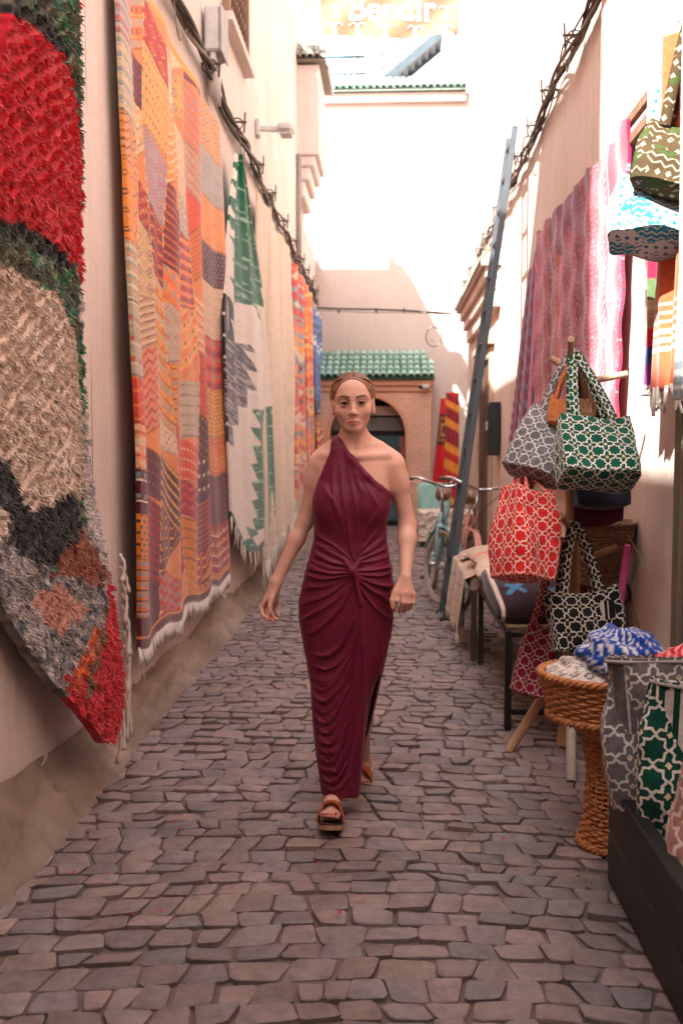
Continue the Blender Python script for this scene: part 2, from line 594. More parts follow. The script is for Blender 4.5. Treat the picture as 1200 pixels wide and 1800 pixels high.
# sloped cement foot of the wall
ny, ns = 700, 18
Yg, Sg = np.meshgrid(np.linspace(-3, 17.0, ny), np.linspace(0, 1, ns), indexing='ij')
top = 0.22 + 0.07 * (fbm(Yg * 1.1, 3.0 + 0 * Yg, 0, 3) - 0.5) * 2 + 0.10 * np.clip((4.2 - Yg) / 1.5, 0, 1)
xb = XL + 0.005 + (0.145 + 0.03 * (fbm(Yg * 2.2, 9.0 + 0 * Yg, 0, 3) - 0.5) * 2) * (1 - Sg) ** 1.35
zb = top * Sg
nrm = 0.026 * (fbm(Yg * 7, Sg * 3.5, 2.0, 4) - 0.5) * 2 + 0.012 * (fbm(Yg * 24, Sg * 9, 5.0, 3) - 0.5)
V = np.stack([xb + nrm, Yg, zb + nrm * 0.5 - 0.012 * (Sg == 0)], -1).reshape(-1, 3)
put_np('cement_footing', V, grid_faces(ny, ns), M_SKIRT, bl)

M_WOOD_DK = mat('dark_wood', (0.10, 0.055, 0.035), 0.6, 0.5, 5, 0.3, 60, stretch=(4, 4, 0.4))
M_WOOD_BR = mat('brown_wood', (0.26, 0.15, 0.10), 0.65, 0.4, 5, 0.3, 60, stretch=(4, 4, 0.4))
M_METAL_W = mat('pale_painted_metal', (0.55, 0.53, 0.51), 0.5, 0.25, 12, 0.1, 80)
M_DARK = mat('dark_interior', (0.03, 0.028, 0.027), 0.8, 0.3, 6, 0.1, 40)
M_CABLE = mat('grey_cable', (0.075, 0.062, 0.053), 0.7, 0.4, 25, 0.15, 90)
M_CABLE_L = mat('dusty_cable', (0.24, 0.19, 0.155), 0.75, 0.4, 25, 0.15, 90)

# upstairs window with carved grille
wn = MB()
wy0, wy1, wz0, wz1 = 7.75, 8.85, 4.66, 6.3
for (a, b_, c_, d_) in ((wy0, wy0 + 0.07, wz0, wz1), (wy1 - 0.07, wy1, wz0, wz1), (wy0 + 0.07, wy1 - 0.07, wz0, wz0 + 0.07), (wy0 + 0.07, wy1 - 0.07, wz1 - 0.07, wz1)):
    wn.add(span(XL - 0.02, XL + 0.055, a, b_, c_, d_))
win = wn.build('window', M_WOOD_BR, bl)
pl = MB(); pl.add(span(XL + 0.002, XL + 0.012, wy0 + 0.05, wy1 - 0.05, wz0 + 0.05, wz1 - 0.05)); pl.build('pane', M_DARK, win)
gr = MB()
for i in range(9):
    yy = wy0 + 0.1 + i * 0.112
    gr.add(tube([(XL + 0.03, yy, wz0 + 0.06), (XL + 0.03, yy, wz1 - 0.06)], 0.009, 6))
for i in range(11):
    zz = wz0 + 0.14 + i * 0.14
    P = [(XL + 0.03, wy0 + 0.06 + s * 0.028, zz + 0.035 * math.sin(s * PI / 2)) for s in range(36)]
    gr.add(tube(P, 0.007, 5))
gr.build('grille', M_WOOD_BR, win, smooth=True)
sm = MB(); sm.add(span(XL - 0.02, XL + 0.09, wy0 - 0.06, wy1 + 0.06, wz0 - 0.07, wz0 - 0.003)); sm.build('sill', M_PINK, win)

# roof tiles: one half-barrel, used everywhere
def tile_mesh(r=0.055, L_=0.22, th=0.012, seg=7):
    v = []; f = []
    for (y, k) in ((0.0, 1.0), (L_, 0.86)):
        for rr in (r * k, r * k - th):
            for i in range(seg + 1):
                w = PI * i / seg
                v.append((rr * math.cos(w), y, rr * math.sin(w)))
    n = seg + 1
    for i in range(seg):
        f.append((i, i + 1, 2 * n + i + 1, 2 * n + i))               # outside
        f.append((n + i, 3 * n + i, 3 * n + i + 1, n + i + 1))       # inside
        f.append((i, n + i, n + i + 1, i + 1))                       # lower rim
    me = bpy.data.meshes.new('roof_tile'); me.from_pydata(v, [], f)
    me.polygons.foreach_set('use_smooth', [True] * len(me.polygons)); me.update()
    try: me.set_sharp_from_angle(angle=R(50))
    except Exception: pass
    return me
def glazed(name, c1, c2, rough=0.3):
    m, t, b = nodes_of(name)
    oi = N(t, 'ShaderNodeObjectInfo'); v = coords(t, 'Object')
    k = math_(t, 'ADD', math_(t, 'MULTIPLY', oi.outputs['Random'], 0.7), math_(t, 'MULTIPLY', noise(t, v, 14, 4), 0.4))
    L(t, mixc(t, k, c1, c2), b.inputs['Base Color']); b.inputs['Roughness'].default_value = rough
    return m
M_TILE_G = glazed('green_glazed_tile', (0.17, 0.34, 0.27), (0.36, 0.52, 0.43), 0.42)
M_TILE_O = glazed('weathered_tile', (0.16, 0.15, 0.12), (0.34, 0.29, 0.23), 0.7)
M_TILE_O_FLAT = mat('weathered_mortar', (0.22, 0.19, 0.155), 0.9)
TILE_G = tile_mesh(); TILE_G.materials.append(M_TILE_G)
TILE_O = tile_mesh(0.05, 0.2); TILE_O.materials.append(M_TILE_O)
def place_tile(me, parent, p, xdir, ydir):
    x = Vector(xdir).normalized(); y = Vector(ydir).normalized(); z = x.cross(y)
    o = link('roof_tile', me, None, parent)
    M4 = Matrix((x, y, z)).transposed().to_4x4(); M4.translation = Vector(p) - origin(parent)
    j = random.uniform(-0.03, 0.03)
    o.matrix_local = M4 @ Matrix.Rotation(j, 4, 'Z')
    return o

# jutting bay with its own tiled roof
by0, by1, bz0, bz1 = 13.9, 15.1, 5.35, 6.55
bx = XL + 0.30
bay = MB()
bay.add(span(XL - 0.1, bx, by0, by1, bz0, bz1, 0.01))
for i, (dx, h0, h1) in enumerate(((0.24, 5.20, 5.345), (0.17, 5.02, 5.195), (0.10, 4.80, 5.015))):
    bay.add(span(XL - 0.1, XL + dx, by0 + 0.02 * i + 0.02, by1 - 0.02 * i - 0.02, h0, h1, 0.02))
bay_o = bay.build('bay', M_PINK, bl)
rf = MB()
ex = bx + 0.10; yr0 = by0 - 0.12; yr1 = by1 + 0.1; yk = by0 + 0.55
v = [(XL, yk, 7.10), (XL, yr1, 7.10), (ex, yr1, 6.58), (ex, yr0, 6.58), (XL, yr0, 6.58), (XL, yr1, 6.58)]
rf.add((v, [(0, 1, 2, 3), (0, 3, 4), (1, 5, 2), (3, 2, 5, 4)]))
bay_r = rf.build('bay_roof', M_TILE_O_FLAT, bl)
sd = Vector((XL - ex, 0, 0.52)).normalized()
for i in range(10):
    yy = by0 + 0.30 + i * 0.107
    for j in range(2):
        place_tile(TILE_O, bay_r, Vector((ex + 0.03, yy, 6.60)) + sd * (0.2 * j), (0, -1, 0), sd)
sf_ = Vector((0, yk - yr0, 0.52)).normalized()
for i in range(5):
    xx = ex - 0.03 - i * 0.09
    for j in range(4):
        if j * 0.19 > 0.16 + i * 0.19: continue
        place_tile(TILE_O, bay_r, Vector((xx, yr0 - 0.02, 6.60)) + sf_ * (0.19 * j), (1, 0, 0), sf_)
ev = MB(); ev.add(span(XL - 0.05, XL + 0.22, 10.6, 13.7, 7.2, 7.28, 0.01)); evo = ev.build('eave', M_PINK, bl)
for i in range(28):
    place_tile(TILE_O, evo, (XL + 0.30, 10.65 + i * 0.109, 7.29), (0, -1, 0), (-0.9, 0, 0.42))
dp = MB(); dp.add(tube([(XL + 0.04, 13.7, 3.3), (XL + 0.04, 13.7, 5.3)], 0.035, 10)); dp.build('recess_strip', mat('recess_grey', (0.30, 0.25, 0.23), 0.6), bl, smooth=True)  # added tube stands in for the dark strip of a recess

# ---- tall house that closes the alley
be = thing('courtyard_house', 'tall pale house closing the alley with green tiled parapet', 'building', (0, Y_END, 0))
ZP = wy(680, 165, Y_END).z
mb = MB()
Vx, Vz = np.meshgrid(np.linspace(-5, 5.5, 60), np.linspace(0, ZP, 50), indexing='ij')
Vy = Y_END + 0.02 * (fbm(Vx * 1.2, Vz * 1.2, 4.0) - 0.5)
mb.add((np.stack([Vx, Vy, Vz], -1).reshape(-1, 3).tolist(), grid_faces(60, 50).tolist()))
mb.add(span(-5, 5.5, Y_END + 0.05, Y_END + 0.5, 0.0, ZP - 0.002, 0.0))
mb.add(span(-5, 5.5, Y_END + 0.5, 26, ZP - 0.35, ZP - 0.15, 0.0))
mb.build('wall', M_CREAM, be, smooth='auto')
lg = MB(); lg.add(span(-1.5, 1.25, Y_END - 0.09, Y_END + 0.08, ZP - 0.16, ZP + 0.002, 0.01)); lg.build('cornice', M_CREAM, be)
cp = MB(); cp.add(([(-1.5, Y_END - 0.16, ZP + 0.02), (1.25, Y_END - 0.16, ZP + 0.02), (1.25, Y_END + 0.22, ZP + 0.30), (-1.5, Y_END + 0.22, ZP + 0.30),
                    (-1.5, Y_END + 0.22, ZP), (1.25, Y_END + 0.22, ZP), (-1.5, Y_END - 0.16, ZP), (1.25, Y_END - 0.16, ZP)],
                   [(0, 1, 2, 3), (3, 2, 5, 4), (0, 6, 7, 1), (0, 3, 4, 6), (1, 7, 5, 2)]))
cpo = cp.build('parapet_roof', mat('tile_mortar', (0.35, 0.42, 0.34)), be)
sd = Vector((0, 0.38, 0.28)).normalized()
for i in range(24):
    for j in range(2):
        place_tile(TILE_G, cpo, Vector((-1.36 + i * 0.112, Y_END - 0.19, ZP + 0.03)) + sd * (0.21 * j) + Vector((0, 0, 0.012 * (1 - j))), (1, 0, 0), sd)
bw = MB(); bw.add(span(-6, 6, 25.6, 26, ZP - 0.2, 13.6, 0)); bw.build('upper_wall', M_CREAM, be)

# brick porch
m, t, b = nodes_of('small_brick')
v = N(t, 'ShaderNodeTexCoord').outputs['Object']
mp = N(t, 'ShaderNodeMapping'); mp.inputs['Rotation'].default_value = (R(90), 0, 0); L(t, v, mp.inputs['Vector'])
bk = N(t, 'ShaderNodeTexBrick'); L(t, mp.outputs[0], bk.inputs['Vector'])
bk.inputs['Color1'].default_value = (0.56, 0.29, 0.19, 1); bk.inputs['Color2'].default_value = (0.62, 0.35, 0.235, 1)
bk.inputs['Mortar'].default_value = (0.60, 0.42, 0.32, 1); bk.inputs['Scale'].default_value = 1.0
bk.inputs['Brick Width'].default_value = 0.13; bk.inputs['Row Height'].default_value = 0.048; bk.inputs['Mortar Size'].default_value = 0.007
L(t, mixc(t, 1.0, bk.outputs['Color'], ramp(t, noise(t, v, 3, 5), [(0.3, 0.85), (0.7, 1.08)]), 'MULTIPLY'), b.inputs['Base Color'])
b.inputs['Roughness'].default_value = 0.9
bumpn(t, b, math_(t, 'SUBTRACT', 1.0, bk.outputs['Fac']), 0.5, 0.006)
M_BRICK = m
M_TRIM = mat('terracotta_trim', (0.60, 0.30, 0.19), 0.85, 0.2, 4, 0.2, 60)
YP = 16.5
px0 = wy(548, 700, YP).x; px1 = wy(757, 700, YP).x
acx = wy(646, 700, YP).x; ro = wy(716, 760, YP).x - acx
azt = wy(650, 694, YP).z; zs = azt - ro                     # springing
ze = wy(650, 668, YP).z                                     # eaves
pr = MB()
ri = ro - 0.03; nA = 24
pts_o = []                                                  # wall with arched opening
arc = [(acx + ri * math.cos(PI - PI * k / nA), zs + ri * math.sin(PI - PI * k / nA)) for k in range(nA + 1)]
outl = [(acx - ri, 0.0)] + arc + [(acx + ri, 0.0)]
vv = []; ff = []
for (x, z) in outl: vv.append((x, YP, z))
topz = ze
for (x, z) in outl: vv.append((px0 if x < acx - ri * 0.999 else (px1 if x > acx + ri * 0.999 else px0 + (px1 - px0) * (x - acx + ri) / (2 * ri)), YP, topz if z > 0.001 else 0.0))
n = len(outl)
for k in range(n - 1): ff.append((k, k + 1, n + k + 1, n + k))
nb = len(vv)
for (x, z) in outl: vv.append((x, YP + 0.35, z))            # reveal
for k in range(n - 1): ff.append((k, nb + k, nb + k + 1, k + 1))
vv += [(px0, YP, 0), (px0, YP, topz), (px0, Y_END, topz), (px0, Y_END, 0), (px1, YP, 0), (px1, YP, topz), (px1, Y_END, topz), (px1, Y_END, 0)]
q = len(vv) - 8
ff += [(q, q + 1, q + 2, q + 3), (q + 4, q + 7, q + 6, q + 5), (q + 1, q + 5, q + 6, q + 2)]
pr.add((vv, ff))
porch = pr.build('brick_porch', M_BRICK, be)
tr = MB()
for k in range(nA):
    w0 = PI * k / nA; w1 = PI * (k + 1) / nA
    q = []
    for yy in (YP - 0.03, YP + 0.3):
        for (rr, w) in ((ri - 0.005, w0), (ri + 0.05, w0), (ri + 0.05, w1), (ri - 0.005, w1)):
            q.append((acx + rr * math.cos(w), yy, zs + rr * math.sin(w)))
    tr.add((q, [(0, 3, 2, 1), (0, 4, 7, 3), (1, 2, 6, 5), (4, 5, 6, 7)]))
for s in (-1, 1): tr.add(span(acx + s * (ri - 0.005), acx + s * (ri + 0.05), YP - 0.03, YP + 0.3, 0, zs, 0.004))
tr.build('arch_trim', M_TRIM, porch)
co = MB(); co.add(span(px0 - 0.03, px1 + 0.05, YP - 0.07, Y_END - 0.03, ze - 0.10, ze + 0.0, 0.012)); co.add(span(px0 - 0.01, px1 + 0.02, YP - 0.035, Y_END - 0.03, ze - 0.19, ze - 0.102, 0.01))
co.build('eave_cornice', M_TRIM, porch)
zt = wy(650, 622, Y_END - 0.1).z
rs = MB(); rs.add(([(px0 - 0.04, YP - 0.13, ze + 0.01), (px1 + 0.06, YP - 0.13, ze + 0.01), (px1 - 0.06, Y_END - 0.02, zt), (px0 - 0.04, Y_END - 0.02, zt),
                    (px1 + 0.06, Y_END - 0.02, ze + 0.01), (px0 - 0.04, Y_END - 0.02, ze + 0.01)], [(0, 1, 2, 3), (1, 4, 2), (0, 3, 5), (0, 5, 4, 1)]))
proof = rs.build('porch_roof', mat('green_mortar', (0.10, 0.20, 0.15)), be)
sd = Vector((0, Y_END - 0.02 - YP + 0.13, zt - ze - 0.01)); sl_ = sd.length; sd.normalize()
ncol = 18; pitch = (px1 - px0 + 0.06) / ncol
for i in range(ncol):
    for j in range(5):
        if i == ncol - 1 and j > 2: continue
        place_tile(TILE_G, proof, Vector((px0 + pitch * (i + 0.5), YP - 0.17, ze + 0.02)) + sd * (sl_ / 5 * j) + Vector((0, 0, 0.03)), (1, 0, 0), sd + Vector((0, 0.05, -0.10)))
# shop front inside the arch
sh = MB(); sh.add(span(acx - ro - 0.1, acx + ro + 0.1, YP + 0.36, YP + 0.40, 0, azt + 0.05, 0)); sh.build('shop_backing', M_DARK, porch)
sb = MB()
z1 = wy(690, 712, YP + 0.3).z
for (a_, b_, mt_) in ((wy(690, 730, YP + 0.3).z, wy(690, 714, YP + 0.3).z, 0),):
    sb.add(span(acx - ri + 0.01, acx + ri - 0.01, YP + 0.28, YP + 0.34, a_, b_, 0.005))
sb.build('beam', mat('pale_beam', (0.50, 0.38, 0.30)), porch)
sv = MB()
for i in range(7):
    z_ = wy(690, 734 + i * 3.4, YP + 0.3).z
    sv.add(span(acx - ri + 0.02, acx + ri - 0.02, YP + 0.30, YP + 0.33, z_ - 0.027, z_, 0.004))
sv.build('roller_shutter', mat('shutter_metal', (0.20, 0.18, 0.165), 0.5, metal=0.2), porch)
gl = MB(); gl.add(span(acx - ri + 0.03, acx + ri - 0.03, YP + 0.31, YP + 0.33, 0.1, wy(690, 766, YP + 0.3).z, 0.004)); gl.build('shop_glass', mat('teal_glass', (0.05, 0.10, 0.11), 0.12, 0.3, 3, 0.0, spec=0.6), porch)
for s in (-1, 1): MB().add(span(acx + s * (ri - 0.10), acx + s * (ri - 0.012), YP + 0.16, YP + 0.27, 0, zs - 0.02, 0.006)).build('door_jamb', mat('red_brown_wood', (0.26, 0.085, 0.06), 0.6, 0.4), porch)
# security camera
sc_o = thing('security_camera', 'small white security camera under the green porch roof', 'camera', wy(746, 679, YP - 0.1))
cc = wy(746, 679, YP - 0.12)
mb = MB(); mb.add(tube([cc + Vector((0.06, 0.05, 0)), cc + Vector((-0.055, -0.06, -0.02))], [0.036, 0.04], 12)); mb.build('body', M_METAL_W, sc_o, smooth='auto')
mb = MB(); mb.add(tube([cc + Vector((-0.054, -0.059, -0.02)), cc + Vector((-0.066, -0.072, -0.023))], 0.033, 12)); mb.build('lens', M_DARK, sc_o)
mb = MB(); mb.add(tube([cc + Vector((0.05, 0.04, 0.0)), cc + Vector((0.07, 0.12, 0.05))], 0.014, 8)); mb.build('bracket', M_METAL_W, sc_o)

# ---- roof terrace: banner, railing, stair
ban = thing('hanging_banner', 'orange cloth banner with palm trees and white lettering above the parapet', 'banner', wy(684, 70, Y_END + 0.2))
YB = Y_END + 0.25
b0 = wy(562, 62, YB); b1 = wy(806, 72, YB)
bx0, bx1, bzb, bzt = b0.x, b1.x, b0.z - 0.04, b0.z + 1.15
def bwave(x, z):
    return 0.05 * np.sin(x * 3.1 + z * 2.2) + 0.03 * np.sin(x * 6 - z * 7 + 1)
U, W_ = np.meshgrid(np.linspace(bx0, bx1, 80), np.linspace(0, 1, 40), indexing='ij')
Zb = bzb + (bzt - bzb) * W_ + 0.05 * (1 - W_) * np.cos((U - bx0) / (bx1 - bx0) * 2 * PI)
V = np.stack([U, YB + bwave(U, Zb), Zb], -1).reshape(-1, 3)
put_np('cloth', V, grid_faces(80, 40), mat('orange_cloth', (0.28, 0.125, 0.072), 0.8, 0.3, 2.0, 0.1, 40), ban)
def flat_on_banner(name, pts2, faces, m_, off=-0.012):
    P = [(x, YB + float(bwave(np.array(x), np.array(z))) + off, z) for (x, z) in pts2]
    return MB().add((P, faces)).build(name, m_, ban)
M_LET = mat('white_print', (0.82, 0.78, 0.72), 0.7, 0.05)
M_PALM = mat('grey_print', (0.22, 0.27, 0.25), 0.7, 0.1)
def text2d(s, size):
    cu = bpy.data.curves.new('lettering', 'FONT'); cu.body = s; cu.size = size; cu.align_x = 'CENTER'; cu.offset = 0.012 * size
    o = bpy.data.objects.new('lettering', cu); COL.objects.link(o)
    dg = bpy.context.evaluated_depsgraph_get(); me = bpy.data.meshes.new_from_object(o.evaluated_get(dg))
    P = [(q.co.x, q.co.y) for q in me.vertices]; F = [tuple(p.vertices) for p in me.polygons]
    bpy.data.objects.remove(o); return P, F
P, F = text2d('Bendir', 0.56)
tc = wy(688, 33, YB)
flat_on_banner('lettering', [(tc.x + x, tc.z + z - 0.02) for (x, z) in P], F, M_LET)
for (u, vv_) in ((592, 22), (785, 20), (588, 52), (628, 52), (676, 55), (730, 54), (782, 56)):
    c_ = wy(u, vv_, YB); s = 0.115
    flat_on_banner('palm_trunk', [(c_.x - s * 0.35, c_.z - s), (c_.x + s * 0.35, c_.z - s), (c_.x + s * 0.12, c_.z + s * 0.5), (c_.x - s * 0.12, c_.z + s * 0.5)], [(0, 1, 2, 3)], M_LET)
    pp = []; fc = []
    for sg in (-1, 1):
        n0 = len(pp)
        for k in range(7):
            w = PI * k / 6
            for rr in (1.0, 0.62):
                pp.append((c_.x + sg * s * 0.62 - math.cos(w) * s * 0.62 * rr, c_.z + s * 0.35 + math.sin(w) * s * 0.6 * rr))
        for k in range(6): fc.append((n0 + 2 * k, n0 + 2 * k + 1, n0 + 2 * k + 3, n0 + 2 * k + 2))
    flat_on_banner('palm_leaf', pp, fc, M_PALM)
M_BLUE = mat('pale_blue_metal', (0.05, 0.12, 0.17), 0.5, 0.3)
rl = thing('terrace_railing', 'pale blue metal railing on the roof terrace below the banner', 'railing', wy(610, 130, Y_END + 1.2))
yr = Y_END + 1.2
za, zb_ = ZP + 0.02, wy(610, 100, yr).z
mb = MB()
x0, x1 = wy(560, 100, yr).x, wy(640, 100, yr).x
mb.add(tube([(x0, yr, zb_), (x1, yr, zb_)], 0.03, 8)); mb.add(tube([(x0, yr, zb_ - 0.30), (x1, yr, zb_ - 0.30)], 0.022, 8)); mb.build('handrail', M_BLUE, rl, smooth=True)
for i in range(8):
    xx = x0 + (x1 - x0) * i / 7
    MB().add(tube([(xx, yr, ZP - 0.15), (xx, yr, zb_)], 0.012, 6)).build('post', M_BLUE, rl, smooth=True)
stt = thing('metal_staircase', 'grey metal staircase rising across the roof terrace', 'staircase', wy(700, 135, Y_END + 2))
ys = Y_END + 2.0
p0, p1 = wy(665, 150, ys), wy(775, 58, ys)
M_STEEL = mat('grey_steel', (0.06, 0.085, 0.10), 0.5, 0.3)
for dy in (0, 0.7):
    MB().add(beam(p0 + Vector((0, dy, 0)), p1 + Vector((0, dy, 0)), 0.05, 0.16)).build('stringer', M_STEEL, stt)
for i in range(9):
    c_ = p0 + (p1 - p0) * ((i + 0.5) / 9) + Vector((0, 0.35, 0.03))
    MB().add(box(c_, (0.2, 0.62, 0.03))).build('tread', M_STEEL, stt)
for dy in (0, 0.7):
    MB().add(tube([p0 + Vector((0, dy, 0.5)), p1 + Vector((0, dy, 0.5))], 0.02, 8)).build('handrail', M_BLUE, stt, smooth=True)
    for k in range(4):
        c_ = p0 + (p1 - p0) * ((k + 0.3) / 4) + Vector((0, dy, 0))
        MB().add(tube([c_, c_ + Vector((0, 0, 0.5))], 0.013, 6)).build('baluster', M_BLUE, stt)
pc = thing('banner_post', 'pale steel post holding the end of the orange banner', 'post', (wy(802, 160, YB).x, YB + 0.1, ZP - 0.15))
mb = MB(); xx = wy(800, 100, YB + 0.1).x; mb.add(span(xx - 0.045, xx + 0.045, YB + 0.06, YB + 0.15, ZP - 0.15, bzt + 0.2)); mb.build('upright', M_METAL_W, pc)
MB().add(span(xx - 0.09, xx + 0.09, YB + 0.02, YB + 0.19, ZP - 0.15, ZP - 0.13)).build('base_plate', M_METAL_W, pc)

# ---- building on the side of the bags
br = thing('bag_shop_building', 'ochre plastered building on the bag sellers side of the alley', 'building', (XR, 8, 0))
YS = wx(1064, 200, XR).y                                     # where the near, thicker part of the wall ends
mb = MB()
for (x, y0, y1, h) in ((XR - 0.035, -9, YS, 8.2), (XR, YS, 15.9, 8.2)):
    V, F = wall_sheet(x, y0, y1, 0, h, -1, dy=0.12 if y1 > 5 else 0.5, dz=0.16, seed=20)
    mb.add((V.tolist(), F.tolist()))
    mb.add(([(x, y0, 0), (x, y0, h), (x + 5, y0, h), (x + 5, y0, 0), (x, y1, 0), (x, y1, h), (x + 5, y1, h), (x + 5, y1, 0)],
            [(0, 3, 2, 1), (4, 5, 6, 7), (1, 2, 6, 5)]))
mb.build('wall', M_PINK_R, br, smooth='auto')
# tiled canopy over the far door
cy0, cy1, cz = 11.2, 15.4, 3.42
cn = MB(); cxe = XR - 0.22
cn.add(([(XR, cy0, cz + 0.22), (XR, cy1, cz + 0.22), (cxe, cy1, cz), (cxe, cy0, cz), (XR, cy0, cz - 0.05), (XR, cy1, cz - 0.05), (cxe, cy1, cz - 0.05), (cxe, cy0, cz - 0.05)],
        [(0, 1, 2, 3)[::-1], (3, 2, 6, 7)[::-1], (0, 3, 7, 4)[::-1], (4, 7, 6, 5)[::-1], (1, 5, 6, 2)[::-1]]))
for i, (dx, h0, h1) in enumerate(((0.17, 3.24, 3.365), (0.12, 3.10, 3.235), (0.07, 2.92, 3.095))):
    cn.add(span(XR - dx, XR + 0.05, cy0 + 0.05, cy1 - 0.05, h0, h1, 0.015))
cno = cn.build('door_canopy', M_PINK_R, br)
sd = Vector((0.22, 0, 0.22)).normalized()
for i in range(38):
    place_tile(TILE_O, cno, Vector((cxe - 0.05, cy0 + 0.06 + i * 0.109, cz + 0.01)), (0, 1, 0), sd)
# far door in its frame
dy0, dy1, dz1 = 12.05, 13.55, 2.42
fr_ = MB()
for (a_, b_, c_, d_) in ((dy0 - 0.14, dy0, 0, dz1 + 0.14), (dy1, dy1 + 0.14, 0, dz1 + 0.14), (dy0, dy1, dz1, dz1 + 0.14)): fr_.add(span(XR - 0.05, XR + 0.03, a_, b_, c_, d_, 0.01))
fr_.add(span(XR - 0.10, XR + 0.02, dy0 - 0.22, dy1 + 0.22, dz1 + 0.145, dz1 + 0.24, 0.01))
dro = fr_.build('door', mat('door_surround', (0.42, 0.29, 0.21), 0.8), br)
for i in range(2):
    a_ = dy0 + i * (dy1 - dy0) / 2
    MB().add(span(XR - 0.02, XR + 0.02, a_ + 0.006, a_ + (dy1 - dy0) / 2 - 0.006, 0.02, dz1 - 0.005, 0.006)).build('door_leaf', M_WOOD_DK, dro)
    for k in range(3):
        MB().add(span(XR - 0.035, XR - 0.018, a_ + 0.12, a_ + 0.62, 0.25 + k * 0.72, 0.82 + k * 0.72, 0.012)).build('door_panel', M_WOOD_DK, dro)
# black box on the wall
ub = thing('meter_box', 'tall black metal box mounted on the wall beside the dark door', 'metal box', (XR - 0.06, 11.3, 1.28))
mb = MB(); mb.add(span(XR - 0.13, XR - 0.013, 11.05, 11.5, 1.27, 1.86, 0.01)); mb.build('casing', mat('black_metal', (0.018, 0.02, 0.022), 0.55, 0.3), ub)
MB().add(span(XR - 0.14, XR - 0.128, 11.09, 11.46, 1.31, 1.82, 0.004)).build('front_panel', mat('black_metal'), ub)
gp = MB(); gp.add(tube([(XR - 0.15, 11.15, 1.55), (XR - 0.15, 11.15, 1.65)], 0.01, 6)); gp.build('handle', M_METAL_W, ub)
# green painted shutter board by the near edge of the picture
gdy0, gdy1 = 3.54, 3.95
gs = thing('shutter_board', 'tall wooden shutter board with worn green paint leaning at the wall', 'shutter', (XR - 0.1, 4.1, 0))
m, t, b = nodes_of('worn_green_paint')
v = coords(t, 'Object', (6, 6, 0.5))
k = ramp(t, noise(t, v, 2.2, 8, 0.75), [(0.42, 0.0), (0.5, 1.0)])
L(t, mixc(t, k, (0.012, 0.11, 0.075), (0.17, 0.12, 0.08)), b.inputs['Base Color']); b.inputs['Roughness'].default_value = 0.65
bumpn(t, b, noise(t, v, 9, 6), 0.5, 0.006)
for i in range(4):
    MB().add(span(XR - 0.115, XR - 0.05, gdy0 + i * 0.103, gdy0 + i * 0.103 + 0.099, 0.02, 2.3, 0.006)).build('plank', m, gs)

# ---- cables along both walls
def cable_run(name, label, x, y0, y1, zf, sgn, mats, seed):
    rnd = random.Random(seed)
    o = thing(name, label, 'cables', (x, y0, zf(y0)))
    n = int((y1 - y0) / 0.12)
    for c_ in range(6):
        ph = rnd.uniform(0, 6.28); am = rnd.uniform(0.02, 0.05); fr2 = rnd.uniform(1.0, 2.6); off = rnd.uniform(-0.05, 0.04); rad = rnd.uniform(0.006, 0.016)
        P = []
        for i in range(n + 1):
            y = y0 + (y1 - y0) * i / n
            sag = 0.05 * math.sin(y * 3.9 / 1.2 + ph) if c_ > 3 else 0
            P.append((x + sgn * (0.055 + am * 0.7 * math.cos(fr2 * y * 2 + ph)), y, zf(y) + off + am * math.sin(fr2 * y * 2 + ph) + sag))
        MB().add(tube(P, rad, 6)).build('cable', mats[c_ % len(mats)], o, smooth=True)
    y = y0 + 0.3
    while y < y1:
        z = zf(y)
        mb = MB()
        mb.add(tube([(x - sgn * 0.02, y, z + 0.02), (x + sgn * 0.14, y, z + 0.015)], 0.009, 6))
        mb.add(tube([(x + sgn * 0.12, y, z - 0.07), (x + sgn * 0.13, y, z + 0.09)], 0.007, 6))
        w = [(x + sgn * 0.06 + 0.05 * math.cos(a_ * PI / 6), y + 0.02 * math.sin(a_ * PI / 6), z + 0.055 * math.sin(a_ * PI / 6)) for a_ in range(12)]
        mb.add(tube(w, 0.006, 5, closed=True))
        mb.build('bracket', mats[0], o, smooth=True)
        if rnd.random() < 0.6:                              # loose drooping end
            q = [(x + sgn * 0.07, y + 0.03, z), (x + sgn * 0.09, y + 0.10, z - rnd.uniform(0.1, 0.3)), (x + sgn * 0.06, y + rnd.uniform(0.2, 0.5), z - rnd.uniform(0.0, 0.15)), (x + sgn * 0.06, y + 0.6, z)]
            MB().add(tube(smooth_line(q, 6), 0.0045, 5)).build('loose_wire', mats[1], o, smooth=True)
        y += rnd.uniform(0.7, 1.3)
    return o
zl = lambda y: 4.02 - 0.012 * y
cable_run('wall_cables', 'bundle of old cables pinned along the wall above the rugs', XL, 4.2, 16.9, zl, 1, [M_CABLE, M_CABLE_L], 2)
cable_run('wall_cables', 'bundle of old cables pinned along the sunlit wall above the ladder', XR, 4.2, 16.5, lambda y: 4.04 - 0.012 * y, -1, [M_CABLE, M_CABLE_L], 9)
o = thing('overhead_wire', 'thin dark wire strung across the alley before the pale house', 'wire', wy(560, 542, 16.3))
P = [wy(555, 541, 16.6), wy(600, 543, 16.4), wy(660, 544, 16.2), wy(730, 547, 16.0), wy(792, 551, 15.8)]
MB().add(tube(smooth_line(P, 8), 0.016, 6)).build('wire', M_CABLE, o, smooth=True)
P = [wy(555, 545, 16.58), wy(640, 549, 16.3), wy(770, 552, 16.0), wy(805, 568, 15.8)]
MB().add(tube(smooth_line(P, 8), 0.007, 5)).build('thin_wire', M_CABLE_L, o, smooth=True)
for u in (595, 661, 710):
    c_ = wy(u, 546, 16.2); MB().add(box(c_, (0.03, 0.03, 0.08))).build('clip', M_CABLE, o)

